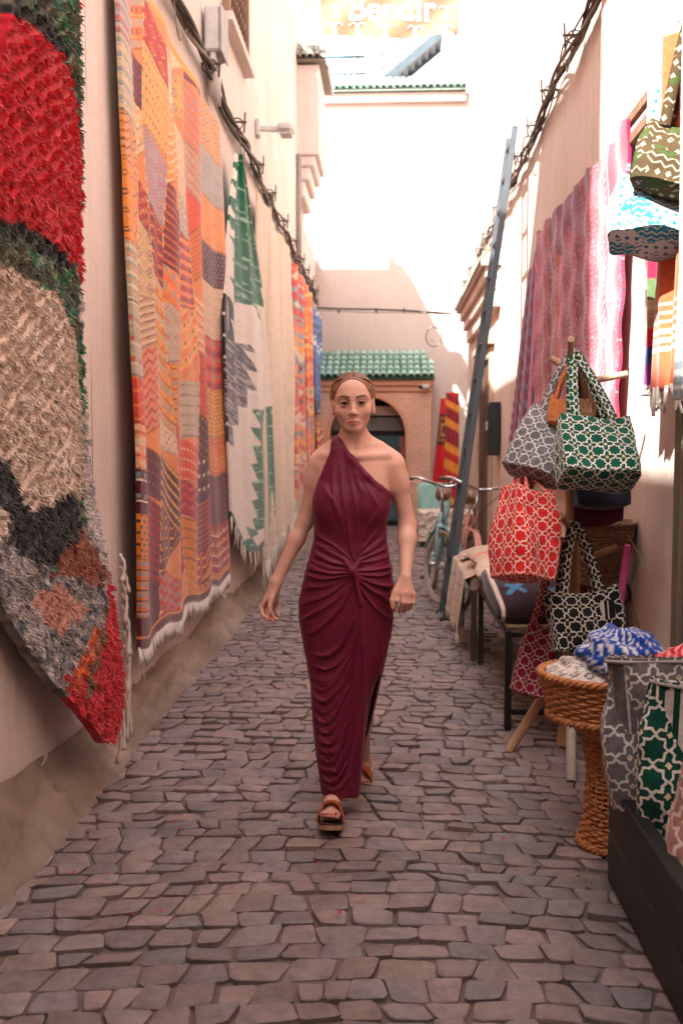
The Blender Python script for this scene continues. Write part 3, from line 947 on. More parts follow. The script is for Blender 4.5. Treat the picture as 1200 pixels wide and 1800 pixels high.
# ---- small things on the walls
jb = thing('junction_box', 'pale weathered junction box with ribbed conduits on the rug wall', 'electrical box', (XL + 0.06, 6.95, 4.2))
p = wx(372, 62, XL + 0.05)
mb = MB(); mb.add(box((XL + 0.075, p.y, p.z), (0.11, 0.26, 0.30), 0.015)); mb.build('casing', M_METAL_W, jb)
MB().add(box((XL + 0.137, p.y, p.z), (0.012, 0.28, 0.32), 0.01)).build('lid', mat('grey_plastic', (0.38, 0.37, 0.36), 0.6), jb)
for i in range(4):
    MB().add(tube([(XL + 0.075, p.y - 0.09 + i * 0.06, p.z - 0.14), (XL + 0.06, p.y - 0.06 + i * 0.075, p.z - 0.42)], 0.024, 8)).build('conduit', M_METAL_W, jb, smooth=True)
lp = thing('wall_lamp', 'small grey lamp on a straight arm above the pale rug', 'lamp', wx(450, 228, XL))
p = wx(450, 226, XL); q = wy(490, 228, p.y)
MB().add(box((XL + 0.02, p.y, p.z), (0.04, 0.12, 0.16), 0.01)).build('wall_plate', M_METAL_W, lp)
MB().add(beam((XL + 0.03, p.y, p.z), (q.x, p.y, p.z - 0.01), 0.045, 0.045)).build('arm', M_METAL_W, lp)
MB().add(box((q.x + 0.07, p.y, p.z - 0.01), (0.15, 0.22, 0.10), 0.03)).build('lamp_head', M_METAL_W, lp)
MB().add(box((q.x + 0.07, p.y, p.z - 0.068), (0.11, 0.17, 0.012), 0.004)).build('diffuser', mat('lamp_glass', (0.6, 0.6, 0.58), 0.2), lp)
rg = thing('round_sign', 'round wire ring lantern sign hanging before the sunlit pale wall', 'sign', wy(762, 592, 16.2))
c_ = wy(762, 592, 16.2)
ring = [(c_.x + 0.125 * math.cos(a * PI / 16), c_.y, c_.z + 0.155 * math.sin(a * PI / 16)) for a in range(32)]
MB().add(tube(ring, 0.010, 6, closed=True)).build('ring', M_CABLE_L, rg, smooth=True)
MB().add(tube([(c_.x, c_.y, c_.z + 0.15), (c_.x, c_.y, c_.z + 0.42)], 0.004, 5)).build('hanger', M_CABLE_L, rg)
MB().add(tube(smooth_line([(c_.x - 0.07, c_.y, c_.z - 0.05), (c_.x, c_.y, c_.z - 0.07), (c_.x + 0.07, c_.y, c_.z - 0.03)], 5), 0.007, 5)).build('scroll', M_CABLE_L, rg)

# ---- ladder
ld = thing('metal_ladder', 'tall slate blue metal ladder leaning on the wall by the bicycles', 'ladder', wz(782, 1092))
f0 = wz(782, 1092); t0 = Vector((XR - 0.09, 8.95, 4.28))
t0 = Vector((wy(905, 222, 8.9).x, 8.9, wy(905, 222, 8.9).z))
off = Vector((-0.01, 0.36, 0))
M_LAD = mat('slate_blue_paint', (0.028, 0.036, 0.044), 0.45, 0.35, 8, 0.15, 60, spec=0.5)
for k in range(2):
    MB().add(beam(f0 + off * k, t0 + off * k, 0.052, 0.032, up=(0, 1, 0))).build('rail', M_LAD, ld)
dvec = t0 - f0; nr = 14
for i in range(nr):
    c_ = f0 + dvec * ((i + 0.6) / nr)
    MB().add(tube([c_ + off * 0.06, c_ + off * 0.94], 0.016, 8)).build('rung', M_LAD, ld, smooth=True)
for k in range(2):
    MB().add(box(f0 + off * k + Vector((0, 0, 0.012)), (0.095, 0.055, 0.03), 0.006)).build('foot', mat('black_rubber', (0.02, 0.02, 0.02), 0.8), ld)

# fallen petals scattered between the stones
mb = MB(); rnd = random.Random(21)
for i in range(46):
    x, y = rnd.uniform(-1.05, 0.6), rnd.uniform(2.6, 7.5); a = rnd.uniform(0, 6.28); s = rnd.uniform(0.005, 0.010)
    ca, sa = math.cos(a), math.sin(a)
    pts = [(x + ca * s * p_ - sa * s * q_, y + sa * s * p_ + ca * s * q_, 0.030 + r_) for (p_, q_, r_) in ((-1, -.6, .001), (.8, -.5, 0.003), (1.2, .4, .001), (-.6, .7, .004))]
    mb.add((pts, [(0, 1, 2, 3)]))
mb.build('fallen_petals', mat('red_petal', (0.45, 0.02, 0.04), 0.6), kind='stuff')
# ================================================================== rugs and cloths on the walls
def weave_mat(name, rough=0.95, bs=420, bump=0.5, sheen=0.3, var=0.22):
    m, t, b = nodes_of(name)
    a = N(t, 'ShaderNodeVertexColor'); a.layer_name = 'Col'
    v = coords(t, 'Object')
    k = ramp(t, noise(t, v, 60, 4, 0.6), [(0.3, 1 - var), (0.7, 1 + var * 0.5)])
    vz = coords(t, 'Object', (1, 0.35, 2.2))
    k2 = ramp(t, noise(t, vz, 150, 3, 0.6), [(0.3, 1 - var), (0.7, 1 + var * 0.5)])
    c = mixc(t, 1.0, mixc(t, 1.0, a.outputs[0], k, 'MULTIPLY'), k2, 'MULTIPLY')
    L(t, c, b.inputs['Base Color'])
    b.inputs['Roughness'].default_value = rough; b.inputs['Specular IOR Level'].default_value = 0.1
    b.inputs['Sheen Weight'].default_value = sheen
    bumpn(t, b, noise(t, vz, bs, 3, 0.6), bump, 0.003)
    return m
M_WEAVE = weave_mat('woven_wool')
M_SHAG = weave_mat('shag_pile', bs=260, bump=0.6, sheen=0.5, var=0.3)
M_FRINGE = mat('white_fringe', (0.70, 0.62, 0.54), 0.95, 0.25, 30, 0.2, 200)

def rug_mesh(name, parent, P, col, m, back=(-0.02, 0, 0), flip=False):
    "P (nu,nv,3) front surface; a rim and a plain back give it thickness"
    nu, nv = P.shape[:2]
    V = P.reshape(-1, 3); C = col.reshape(-1, 3)
    F = grid_faces(nu, nv, flip)
    edge = [(i, 0) for i in range(nu)] + [(nu - 1, j) for j in range(1, nv)] + [(i, nv - 1) for i in range(nu - 2, -1, -1)] + [(0, j) for j in range(nv - 2, 0, -1)]
    ei = np.array([i * nv + j for (i, j) in edge]); n = len(V); k = len(ei)
    V2 = V[ei] + np.array(back)
    V = np.concatenate([V, V2]); C = np.concatenate([C, C[ei] * 0.9])
    a = np.arange(k); nx = (a + 1) % k
    R_ = np.stack([ei[a], n + a, n + nx, ei[nx]], 1)
    if not flip: R_ = R_[:, ::-1]
    F = np.concatenate([F, R_[:, ::-1]])
    return put_np(name, V, F, m, parent, col=C)

def fringe(parent, pts, length, m, rad=0.004, jit=0.02, name='fringe'):
    rnd = random.Random(len(pts)); mb = MB()
    for p in pts:
        l = length * rnd.uniform(0.7, 1.15); p = Vector(p)
        q = p + Vector((rnd.uniform(-jit, jit) * 0.6 + 0.004, rnd.uniform(-jit, jit), -l * 0.55)); e = p + Vector((rnd.uniform(-jit, jit) * 0.8 + 0.004, rnd.uniform(-jit, jit) * 1.3, -l))
        mb.add(tube([p + Vector((0, 0, 0.01)), q, e], [rad, rad * 1.1, rad * 0.8], 5))
    return mb.build(name, m, parent, smooth=True, kind='stuff')

C_ = lambda r, g, b, k=1.0: np.array(lin(r, g, b, k))

# ---- 1. shaggy Berber rug, hung askew
def build_shag():
    zt = [0.24, 0.40, 0.60, 0.95, 1.15, 1.5, 1.97, 2.33, 2.8, 3.35]
    lf = [3.74, 3.58, 3.34, 2.96, 2.76, 2.80, 2.96, 3.08, 3.17, 3.20]
    rt = [3.84, 4.00, 4.05, 4.00, 3.96, 3.90, 3.88, 3.86, 3.80, 3.76]
    nu, nv = 110, 300
    S, Z = np.meshgrid(np.linspace(0, 1, nu), np.linspace(0.24, 3.35, nv), indexing='ij')
    lo = np.interp(Z, zt, lf); hi = np.interp(Z, zt, rt)
    Y = lo + (hi - lo) * S
    wob = (fbm(Y * 9, Z * 9, 1.0, 3) - 0.5)
    Yc = Y + 0.05 * wob; Zc = Z + 0.06 * (fbm(Y * 11, Z * 11, 6.0, 3) - 0.5)
    pp = lambda P: [tuple(wx(u, v, -1.18)[1:]) for (u, v) in P]
    red = C_(205, 22, 44); cream = C_(238, 216, 198); blk = C_(30, 30, 32); grey = C_(132, 124, 124); rust = C_(140, 76, 48)
    pink = C_(205, 150, 132); orange = C_(238, 105, 40); olive = C_(104, 104, 84); green = C_(36, 120, 78); teal = C_(70, 130, 116); lav = C_(196, 184, 184)
    col = np.zeros(Y.shape + (3,)); 
    g1 = fbm(Y * 16, Z * 13, 3.0, 3)
    col[:] = olive
    for thr, c in ((0.38, C_(60, 62, 54)), (0.45, green), (0.50, C_(120, 116, 90)), (0.56, teal), (0.61, C_(84, 80, 66))):
        col[g1 > thr] = c
    ins = lambda P: inpoly(Yc, Zc, pp(P))
    # border on the far edge
    k = ins([(146, 520), (190, 520), (190, 860), (143, 860), (150, 700)]); col[k] = lav
    k = ins([(140, 640), (152, 560), (157, 640), (154, 700), (146, 760)]); col[k] = green * 0.9
    k = ins([(0, 950), (60, 960), (100, 1010), (140, 900), (136, 860), (170, 840), (200, 840), (200, 1010), (160, 1120), (100, 1215), (60, 1200), (0, 1080), (-80, 1000), (-80, 900)])
    col[k] = grey
    kk = k & (fbm(Y * 20, Z * 26, 8.0, 3) > 0.5); col[kk] = C_(170, 160, 156)
    kk = k & (fbm(Y * 18, Z * 22, 12.0, 3) > 0.57); col[kk] = C_(84, 92, 100)
    k = ins([(138, 880), (170, 850), (200, 850), (195, 990), (165, 1000), (150, 960)]); col[k] = C_(205, 198, 194)
    k = ins([(-80, 440), (15, 455), (50, 470), (112, 530), (134, 600), (146, 720), (144, 850), (110, 905), (75, 905), (50, 820), (0, 775), (-80, 700)]); col[k] = cream
    k = ins([(-90, 820), (0, 838), (45, 905), (36, 952), (-90, 960)]); col[k] = cream
    k = ins([(-90, 720), (0, 778), (22, 800), (50, 830), (75, 905), (112, 870), (134, 880), (136, 950), (88, 995), (36, 958), (50, 905), (12, 850), (-20, 850), (-90, 790)]); col[k] = blk
    k = ins([(88, 1010), (136, 928), (146, 960), (168, 1005), (150, 1035), (110, 1010)]); col[k] = rust
    k = ins([(62, 1055), (100, 1022), (134, 1075), (95, 1115)]); col[k] = pink
    k = ins([(187, 985), (200, 1100), (160, 1330), (120, 1330), (100, 1195), (140, 1120), (165, 1040)]); col[k] = red
    k = ins([(104, 1195), (138, 1105), (150, 1110), (112, 1215)]); col[k] = orange
    k = ins([(120, 1220), (155, 1060), (160, 1065), (128, 1230)]); col[k] = C_(120, 84, 50)
    k = ins([(16, 15), (60, 60), (100, 125), (122, 190), (140, 300), (150, 430), (158, 520), (122, 455), (70, 405), (8, 372), (0, 200)]); col[k] = red
    k = ins([(8, 372), (70, 405), (122, 455), (112, 470), (60, 425), (0, 392)]) | ins([(16, 15), (60, 60), (100, 125), (104, 112), (70, 40), (20, 0)])
    col[k] = blk * 1.3
    k = ins([(105, -30), (140, -30), (140, 40), (120, 5)]); col[k] = red
    col *= (0.82 + 0.36 * fbm(Y * 40, Z * 40, 2.0, 2))[..., None]
    # pile: slanted rows of knots
    a = R(33); wv_ = 0.9 * (fbm(Y * 5, Z * 5, 0.0, 3) - 0.5) + 0.35 * (fbm(Y * 17, Z * 17, 4.0, 2) - 0.5)
    q = (Z * math.cos(a) - Y * math.sin(a)) / 0.046 + wv_; r = (Y * math.cos(a) + Z * math.sin(a)) / 0.020
    row = np.floor(q); fq = q - row
    ph_ = vnoise(row * 3.7, 0 * row, 2.0) * 7
    r2 = r + ph_ + 1.2 * (fbm(r * 0.7, row * 2.1, 1.0, 2) - 0.5); cell = np.floor(r2); fr_ = r2 - cell
    hk = 0.45 + 0.9 * vnoise(cell * 1.7 + 31, row * 2.3 + 17, 5.0)
    rid = np.sin(PI * fq) ** 0.75; tuft = 0.30 + 0.70 * np.sin(PI * fr_) ** 0.6
    pile = 0.010 * rid * (0.45 + 0.55 * tuft) * hk
    col *= (0.80 + 0.35 * vnoise(cell * 2.9 + 5, row * 1.3 + 9, 8.0))[..., None]
    drape = 0.05 + 0.035 * np.sin(Y * 5.2 + 0.8 * Z) + 0.05 * np.clip(1.2 - Z, 0, 1) + 0.03 * np.sin(Z * 2.2 + 1)
    edge = np.minimum(np.minimum(S, 1 - S) * (hi - lo), 0.04) / 0.04
    X = XL + 0.03 + drape + pile * (0.3 + 0.7 * edge)
    Yw = Y + 0.022 * (fbm(Y * 42, Z * 42, 9.0, 2) - 0.5) + 0.012 * (vnoise(Z * 34, 2.0 + 0 * Z, 1) - 0.5) * (1 - edge)
    o = thing('shag_rug', 'thick shaggy rug with red, cream and black patches hung askew', 'rug', (XL + 0.06, 3.6, 0.24))
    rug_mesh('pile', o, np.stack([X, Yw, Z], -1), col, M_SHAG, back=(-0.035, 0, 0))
    # the pile itself: tufts of wool, bunched in slanted rows
    rg = np.random.default_rng(3); n = 64000
    zz = rg.uniform(0.25, 3.34, n); ss = rg.uniform(0.004, 0.996, n)
    l0 = np.interp(zz, zt, lf); h0 = np.interp(zz, zt, rt); keep = rg.uniform(0, 1, n) < (h0 - l0) / 1.15; zz, ss, l0, h0 = zz[keep], ss[keep], l0[keep], h0[keep]
    yy = l0 + (h0 - l0) * ss
    wv2 = 0.9 * (fbm(yy * 5, zz * 5, 0.0, 3) - 0.5) + 0.35 * (fbm(yy * 17, zz * 17, 4.0, 2) - 0.5)
    qq = (zz * math.cos(a) - yy * math.sin(a)) / 0.046 + wv2; rw = np.floor(qq); dq_ = (qq - rw - 0.5) * -0.62 * 0.046
    yy = yy - dq_ * math.sin(a); zz = zz + dq_ * math.cos(a)
    rr = (yy * math.cos(a) + zz * math.sin(a)) / 0.026 + vnoise(rw * 3.7, 0 * rw, 2.0) * 7; cl = np.floor(rr)
    ii = np.clip((ss * (nu - 1)).round().astype(int), 0, nu - 1); jj = np.clip(((zz - 0.24) / 3.11 * (nv - 1)).round().astype(int), 0, nv - 1)
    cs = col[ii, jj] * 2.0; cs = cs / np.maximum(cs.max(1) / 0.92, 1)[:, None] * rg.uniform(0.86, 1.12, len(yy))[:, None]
    B = np.stack([(XL + 0.026 + drape)[ii, jj], yy, zz], 1)
    hs = lambda k_: vnoise(cl * 1.71 + 13 * k_, rw * 2.37 + 7 * k_, 3.0 * k_) - 0.5
    m_ = len(yy); ln = 0.027 * (0.6 + 0.8 * (hs(1) + 0.5)) * rg.uniform(0.75, 1.15, m_)
    D = np.stack([0.85 + 0.5 * hs(2), 1.2 * hs(3) + rg.uniform(-0.22, 0.22, m_), -0.22 + 1.0 * hs(4) + rg.uniform(-0.22, 0.22, m_)], 1); D /= np.linalg.norm(D, axis=1)[:, None]
    Mp = B + D * (ln * 0.6)[:, None]; Tp = B + D * ln[:, None] + np.stack([0 * ln, rg.uniform(-0.35, 0.35, m_) * ln, -0.22 * ln + rg.uniform(-0.2, 0.2, m_) * ln], 1)
    A1 = np.cross(D, np.array([0.0, 0.3, 1.0])); A1 /= np.linalg.norm(A1, axis=1)[:, None]; A2 = np.cross(D, A1)
    Vs = []
    for (C0, rad) in ((B, 0.0030), (Mp, 0.0034)):
        for k_ in range(3): Vs.append(C0 + rad * (math.cos(2.094 * k_) * A1 + math.sin(2.094 * k_) * A2))
    for k_ in range(3): Vs.append(Tp + 0.0016 * (math.cos(2.094 * k_) * A1 + math.sin(2.094 * k_) * A2))
    Vt = np.stack(Vs, 1).reshape(-1, 3); b9 = (np.arange(m_) * 9)[:, None]
    Ft = np.concatenate([b9 + np.array([[r_ * 3 + k_, r_ * 3 + (k_ + 1) % 3, r_ * 3 + 3 + (k_ + 1) % 3, r_ * 3 + 3 + k_]]) for r_ in range(2) for k_ in range(3)])
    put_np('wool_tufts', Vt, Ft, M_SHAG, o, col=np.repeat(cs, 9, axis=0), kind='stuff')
    rnd = random.Random(4)
    for i in range(13):
        tt = i / 12
        z0 = 0.95 - 0.66 * tt; y0 = float(np.interp(z0, zt, rt)) + 0.012
        l = rnd.uniform(0.16, 0.30) * (0.6 + 0.5 * tt)
        x0 = XL + 0.175
        P = smooth_line([(x0, y0, z0), (x0 + 0.02, y0 + rnd.uniform(0.0, 0.03), z0 - l * 0.4), (x0 + rnd.uniform(0, 0.03), y0 + rnd.uniform(-0.02, 0.03), max(z0 - l, 0.05))], 5)
        rr = [0.007 + 0.002 * math.sin(k_ * 2.3 + i) for k_ in range(len(P))]; rr[-1] = 0.012; rr[-2] = 0.010
        MB().add(tube(P, rr, 6)).build('tassel', M_FRINGE, o, smooth=True)
build_shag()

# ---- 2. patchwork kilim
def build_kilim():
    rnd = random.Random(12)
    y0, y1, zb, ztp = 4.52, 7.22, 0.42, 3.66
    nu, nv = 220, 760
    S, T = np.meshgrid(np.linspace(0, 1, nu), np.linspace(0, 1, nv), indexing='ij')
    Y = y0 + (y1 - y0) * S; Z = zb + (ztp - zb) * T
    yl = Y + 0.10 * (1 - T) * 1.6 * (S * 0 + 1)
    bounds = [4.40, 4.79, 5.06, 5.36, 5.70, 6.06, 6.42, 7.4]
    pal_hi = [C_(240, 160, 52), C_(238, 116, 56), C_(212, 72, 50), C_(232, 196, 158), C_(226, 190, 156), C_(240, 150, 76), C_(196, 176, 150), C_(234, 206, 176), C_(176, 168, 146), C_(240, 172, 96), C_(240, 150, 92), C_(214, 176, 130), C_(168, 168, 172)]
    pal_lo = [C_(236, 150, 44), C_(226, 84, 40), C_(160, 24, 38), C_(84, 18, 40), C_(170, 28, 40), C_(96, 26, 40), C_(190, 40, 40), C_(224, 130, 50)]
    acc = [C_(240, 214, 186), C_(120, 40, 52), C_(60, 52, 66), C_(244, 178, 70), C_(220, 80, 60), C_(140, 150, 160)]
    col = np.zeros(Y.shape + (3,)); col[:] = C_(232, 140, 74)
    ncol = len(bounds) - 1
    curve = lambda i: 0.10 * np.sin(2.3 * Z + i * 1.9) * (0 < i < ncol)
    for ci in range(ncol):
        lo_ = bounds[ci] + curve(ci); hi_ = bounds[ci + 1] + curve(ci + 1)
        inc = (Y >= lo_) & (Y < hi_)
        z = 0.3
        while z < 3.8:
            h = rnd.uniform(0.18, 0.46) if ci not in (0, 6) else rnd.uniform(0.20, 0.36)
            tilt = 0 if ci in (0, 6) else rnd.uniform(-0.5, 0.5)
            zc = Z - tilt * (Y - bounds[ci])
            k = inc & (zc >= z) & (zc < z + h)
            low = z < 1.25
            pal = pal_lo if (low or rnd.random() < 0.22) else pal_hi  # paler palette up high paints in the stronger light there
            base = rnd.choice(pal); a1 = rnd.choice(acc); a2 = rnd.choice(pal); a3 = rnd.choice(acc)
            st = rnd.choice(('stripe', 'stripe', 'zig', 'dots', 'diamond', 'plain', 'band', 'zig'))
            pz = (zc - z); py = (Y - bounds[ci]); fz = pz
            c = np.zeros(Y.shape + (3,)); c[:] = base
            if st == 'stripe':
                p_ = rnd.uniform(0.030, 0.060); ph = (fz / p_) % 1
                c[ph < 0.28] = a1; c[(ph > 0.45) & (ph < 0.62)] = a2; c[(ph > 0.80) & (ph < 0.86)] = a3
            elif st == 'band':
                p_ = rnd.uniform(0.06, 0.11); ph = (fz / p_) % 1
                c[ph < 0.4] = a2; c[(ph > 0.5) & (ph < 0.6)] = a1
                kk = (ph > 0.66) & (ph < 0.9) & (((py / 0.09) % 1) < 0.45); c[kk] = a3
            elif st == 'zig':
                p_ = rnd.uniform(0.036, 0.066); tri = np.abs(((py / 0.13) % 1) - 0.5) * 0.06
                ph = ((fz + tri) / p_) % 1
                c[ph < 0.25] = a1; c[(ph > 0.5) & (ph < 0.7)] = a2
            elif st == 'dots':
                ph = (fz / 0.028) % 1; py_ = ((py / 0.07) + np.floor(fz / 0.028) * 0.5) % 1
                c[(np.abs(ph - 0.5) < 0.24) & (np.abs(py_ - 0.5) < 0.22)] = a1
            elif st == 'diamond':
                d_ = np.abs(((py / 0.17) % 1) - 0.5) * 2 + np.abs(((fz / 0.085) % 1) - 0.5) * 2
                c[(d_ > 0.55) & (d_ < 0.75)] = a1; c[d_ < 0.28] = a3
            else:
                c[((fz / 0.035) % 1) < 0.12] = base * 0.85
                kk = (((fz / 0.06) % 1) < 0.22) & (((py / 0.05) % 1) < 0.4); c[kk] = a1
            soft = 0.75 if not low else 1.0
            c = base + (c - base) * (soft * (0.55 + 0.8 * vnoise(Y * 14, Z * 30, ci))).clip(0, 1)[..., None]
            col[k] = c[k]
            seam = inc & (np.abs(zc - z) < 0.005); col[seam] = base * 0.6
            z += h
        seam = inc & (np.abs(Y - lo_) < 0.007); col[seam] = C_(226, 190, 150)
    col *= (0.86 + 0.28 * fbm(Y * 8, Z * 30, 2.0, 3))[..., None]
    # yellow binding along the top, maroon hem below
    col[(Z > ztp - 0.04 - 0.0 * Y) & (Y < 6.4)] = C_(240, 166, 66); col[Z < zb + 0.05] = C_(104, 36, 48)
    col[(Z > zb + 0.05) & (Z < zb + 0.062)] = C_(230, 140, 60)
    fold = 0.020 * np.sin(Y * 7.3 + 0.3 * np.sin(Z * 2)) + 0.016 * np.sin(Y * 15 + 1.3) * (1 - 0.5 * T) + 0.012 * np.sin(Y * 4 + Z * 1.8) + 0.012 * (fbm(Y * 4, Z * 3, 5.0, 3) - 0.5)
    X = XL + 0.062 + fold * (0.35 + 0.65 * np.sin(PI * np.clip(T, 0, 1)) ** 0.5) + 0.03 * (1 - T)
    Yw = Y + 0.12 * (1 - T) + 0.015 * np.sin(Z * 4) * (S - 0.5)
    Zw = Z + 0.02 * np.sin(Y * 9) * (1 - T) - 0.03 * np.sin(np.clip(S, 0, 1) * PI * 3) ** 2 * T * 0.6 + 0.10 * (S > 0.70) * 0
    o = thing('patchwork_kilim', 'large orange and yellow patchwork kilim with a white bottom fringe', 'rug', (XL + 0.05, 5.9, 0.4))
    P = np.stack([X, Yw, Zw], -1)
    rug_mesh('weave', o, P, col, M_WEAVE)
    pts = []
    for i in range(150):
        s = i / 149 * (nu - 1); k = int(s); pts.append(P[min(k, nu - 1), 0] + np.array([-0.005, random.uniform(-0.008, 0.008), 0]))
    fringe(o, pts, 0.085, mat('bright_fringe', (0.80, 0.75, 0.70), 0.95, 0.2), 0.0055, 0.012)
build_kilim()

def sheet_rug(name, label, x, sgn, zs, lfs, rts, zbot, nu, nv, colf, fold, m=None, fr=None, frn=60, ztop=None, frm=None, group=None):
    "rug hung against a wall: left and right outline by height, a bottom line, a colour and a fold function"
    z0 = min(zs); z1 = max(zs)
    S, T = np.meshgrid(np.linspace(0, 1, nu), np.linspace(0, 1, nv), indexing='ij')
    Zi = z0 + (z1 - z0) * T
    lo = np.interp(Zi, zs, lfs); hi = np.interp(Zi, zs, rts)
    Y = lo + (hi - lo) * S
    bot = np.array([zbot(s) for s in S[:, 0]])[:, None] + 0 * T
    tp = (np.array([ztop(s) for s in S[:, 0]])[:, None] if ztop else z1) + 0 * T
    Z = bot + (tp - bot) * T
    lo = np.interp(Z, zs, lfs); hi = np.interp(Z, zs, rts); Y = lo + (hi - lo) * S
    X = x + sgn * fold(S, T, Y, Z)
    col = colf(S, T, Y, Z)
    P = np.stack([X, Y, Z], -1)
    o = thing(name, label, 'rug', (x, float(Y.mean()), float(bot.min())), group)
    rug_mesh('weave', o, P, col, m or M_WEAVE, back=(-sgn * 0.015, 0, 0), flip=(sgn < 0))
    if fr:
        pts = [P[min(int(i / (frn - 1) * (nu - 1)), nu - 1), 0] for i in range(frn)]
        fringe(o, pts, fr, frm or M_FRINGE, 0.0075, 0.02)
    return o

# ---- 3. green and cream rug hung from one nail
def col_green(S, T, Y, Z):
    cream = C_(236, 224, 212); col = np.zeros(S.shape + (3,)); col[:] = cream
    pp = lambda P: [tuple(wx(u, v, -1.2)[1:]) for (u, v) in P]
    jag = 0.34 * (((Z * 6.5) % 1) - 0.5) * (0.5 + vnoise(Z * 6.5 // 1, 0 * Z, 1.0)) + 0.05 * (fbm(Y * 3, Z * 40, 0, 2) - 0.5)
    Yc = Y + jag
    st = 0.72 + 0.5 * vnoise(Y * 3.0, Z * 75 + 12 * (Y - 8) ** 2, 2.0)
    ins = lambda P: inpoly(Yc, Z, pp(P))
    green = C_(8, 104, 68)
    k = ins([(411, 255), (432, 330), (449, 495), (446, 560), (436, 540), (425, 535), (404, 525), (403, 380)]) | ins([(399, 345), (405, 350), (408, 410), (397, 400)])
    k2 = ins([(437, 722), (466, 712), (480, 850), (460, 920), (436, 935)]) | ins([(428, 925), (438, 935), (438, 965), (428, 955)])
    for q in (k, k2):
        col[q] = green * st[q][..., None]
        hl = q & (vnoise(Y * 4, Z * 110, 5.0) > 0.78); col[hl] = C_(150, 190, 168)
    k = ins([(380, 525), (402, 518), (404, 560), (394, 650), (387, 690), (378, 690)]); col[k] = C_(38, 42, 46)
    k = ins([(388, 610), (402, 598), (426, 605), (431, 640), (430, 690), (408, 745), (386, 800), (380, 700)])
    dk = C_(70, 62, 76); col[k] = dk * st[k][..., None]
    hl = k & (vnoise(Y * 4, Z * 90 + 8 * (Y - 7.5), 7.0) > 0.62); col[hl] = C_(176, 164, 160)
    col[(T < 0.018)] = C_(30, 90, 66)
    return col * (0.9 + 0.2 * fbm(Y * 6, Z * 60, 2, 2))[..., None]
sheet_rug('ikat_rug', 'cream rug with green and dark jagged ikat bands hung from one nail', XL + 0.05, 1,
          [0.3, 0.86, 1.0, 1.7, 2.28, 2.8, 3.2, 3.45, 3.62], [7.2, 7.2, 7.18, 7.06, 7.02, 7.2, 7.43, 7.62, 7.73], [9.7, 9.72, 9.70, 9.5, 9.2, 8.85, 8.35, 8.05, 7.80],
          lambda s: 0.86 - 0.40 * math.sin(min(s / 0.55, 1) * PI / 2) + 0.55 * max(0, s - 0.55), 200, 420, col_green,
          lambda S, T, Y, Z: 0.04 + 0.018 * np.sin(S * 11.5 + 0.8) + 0.006 * np.sin(S * 31 + Z) + 0.02 * (1 - T) + 0.055 * S, fr=0.14, frn=16)

# ---- 4. pale wool rug
def col_beige(S, T, Y, Z):
    col = np.zeros(S.shape + (3,)); col[:] = C_(218, 196, 174)
    tri = (Z / 0.42) % 1; k = (np.abs(tri - 0.5) * 2 * 0.30 > np.abs(S - 0.80) * 0.9) & (Z < 2.1)
    k = ((S - 0.62) / 0.30 < (1 - np.abs(tri - 0.5) * 2)) & (S > 0.62) & (Z < 2.2); col[k] = C_(206, 184, 162)
    k = (np.abs((S * 7) % 1 - 0.5) < 0.05); col[k] = C_(206, 182, 158)
    k = (Z < 0.5) & (((Z / 0.06) % 1) < 0.3); col[k] = C_(200, 176, 150)
    return col * (0.88 + 0.24 * fbm(Y * 4, Z * 45, 2, 3))[..., None]
sheet_rug('wool_rug', 'plain cream wool rug with faint triangles and long fringe', XL + 0.05, 1,
          [0.2, 3.66], [8.75, 9.1], [12.35, 12.0], lambda s: 0.34 + 0.26 * s, 160, 260, col_beige,
          lambda S, T, Y, Z: 0.04 + 0.035 * np.sin(S * 30 + 0.6 * np.sin(Z * 2)) * (0.4 + 0.6 * (1 - T)) + 0.02 * np.sin(S * 11 + Z * 1.5) + 0.05 * (1 - T), fr=0.24, frn=70)

# ---- 5.-7. kilims further along
def col_stripes(pal, seed, sx=1.0):
    def f(S, T, Y, Z):
        rnd = random.Random(seed)
        col = np.zeros(S.shape + (3,))
        zz = Z + 0.05 * np.sin(Y * 5 + Z * 3) + 0.05 * np.abs(((Y * 2.6) % 1) - 0.5)
        z = 0.2
        while z < 4.0:
            h = rnd.uniform(0.03, 0.14); c = rnd.choice(pal); k = (zz >= z) & (zz < z + h); col[k] = c
            if h > 0.09:
                a = rnd.choice(pal); kk = k & (np.abs((((zz - z) / h) - 0.5)) * 2 + np.abs(((Y * 3.2) % 1) - 0.5) * 1.6 < 0.75); col[kk] = a
            z += h
        return col * (0.85 + 0.3 * fbm(Y * 6, Z * 30, 2, 3))[..., None]
    return f
palA = [C_(196, 48, 44), C_(150, 146, 150), C_(224, 128, 70), C_(110, 40, 46), C_(220, 190, 160), C_(120, 130, 140), C_(206, 76, 52), C_(236, 150, 60)]
palB = [C_(238, 142, 66), C_(232, 120, 60), C_(206, 80, 52), C_(240, 176, 100), C_(176, 130, 130), C_(236, 150, 84)]
palC = [C_(70, 110, 170), C_(210, 214, 220), C_(52, 86, 150), C_(90, 128, 180), C_(60, 66, 84)]
fw = lambda w, a: (lambda S, T, Y, Z: 0.04 + a * np.sin(S * w + 0.5 * np.sin(Z)) + 0.03 * (1 - T))
sheet_rug('striped_kilim', 'red, grey and orange banded kilim hanging past the pale wool rug', XL + 0.06, 1, [0.5, 3.6], [12.0, 12.25], [13.7, 13.5], lambda s: 0.72 + 0.22 * s, 70, 240, col_stripes(palA, 3), fw(10, 0.04))
sheet_rug('orange_kilim', 'bright orange kilim hanging between the banded and blue cloths', XL + 0.06, 1, [1.0, 3.6], [13.75, 13.8], [15.25, 15.1], lambda s: 1.2 + 0.12 * s, 60, 200, col_stripes(palB, 8), fw(11, 0.04))
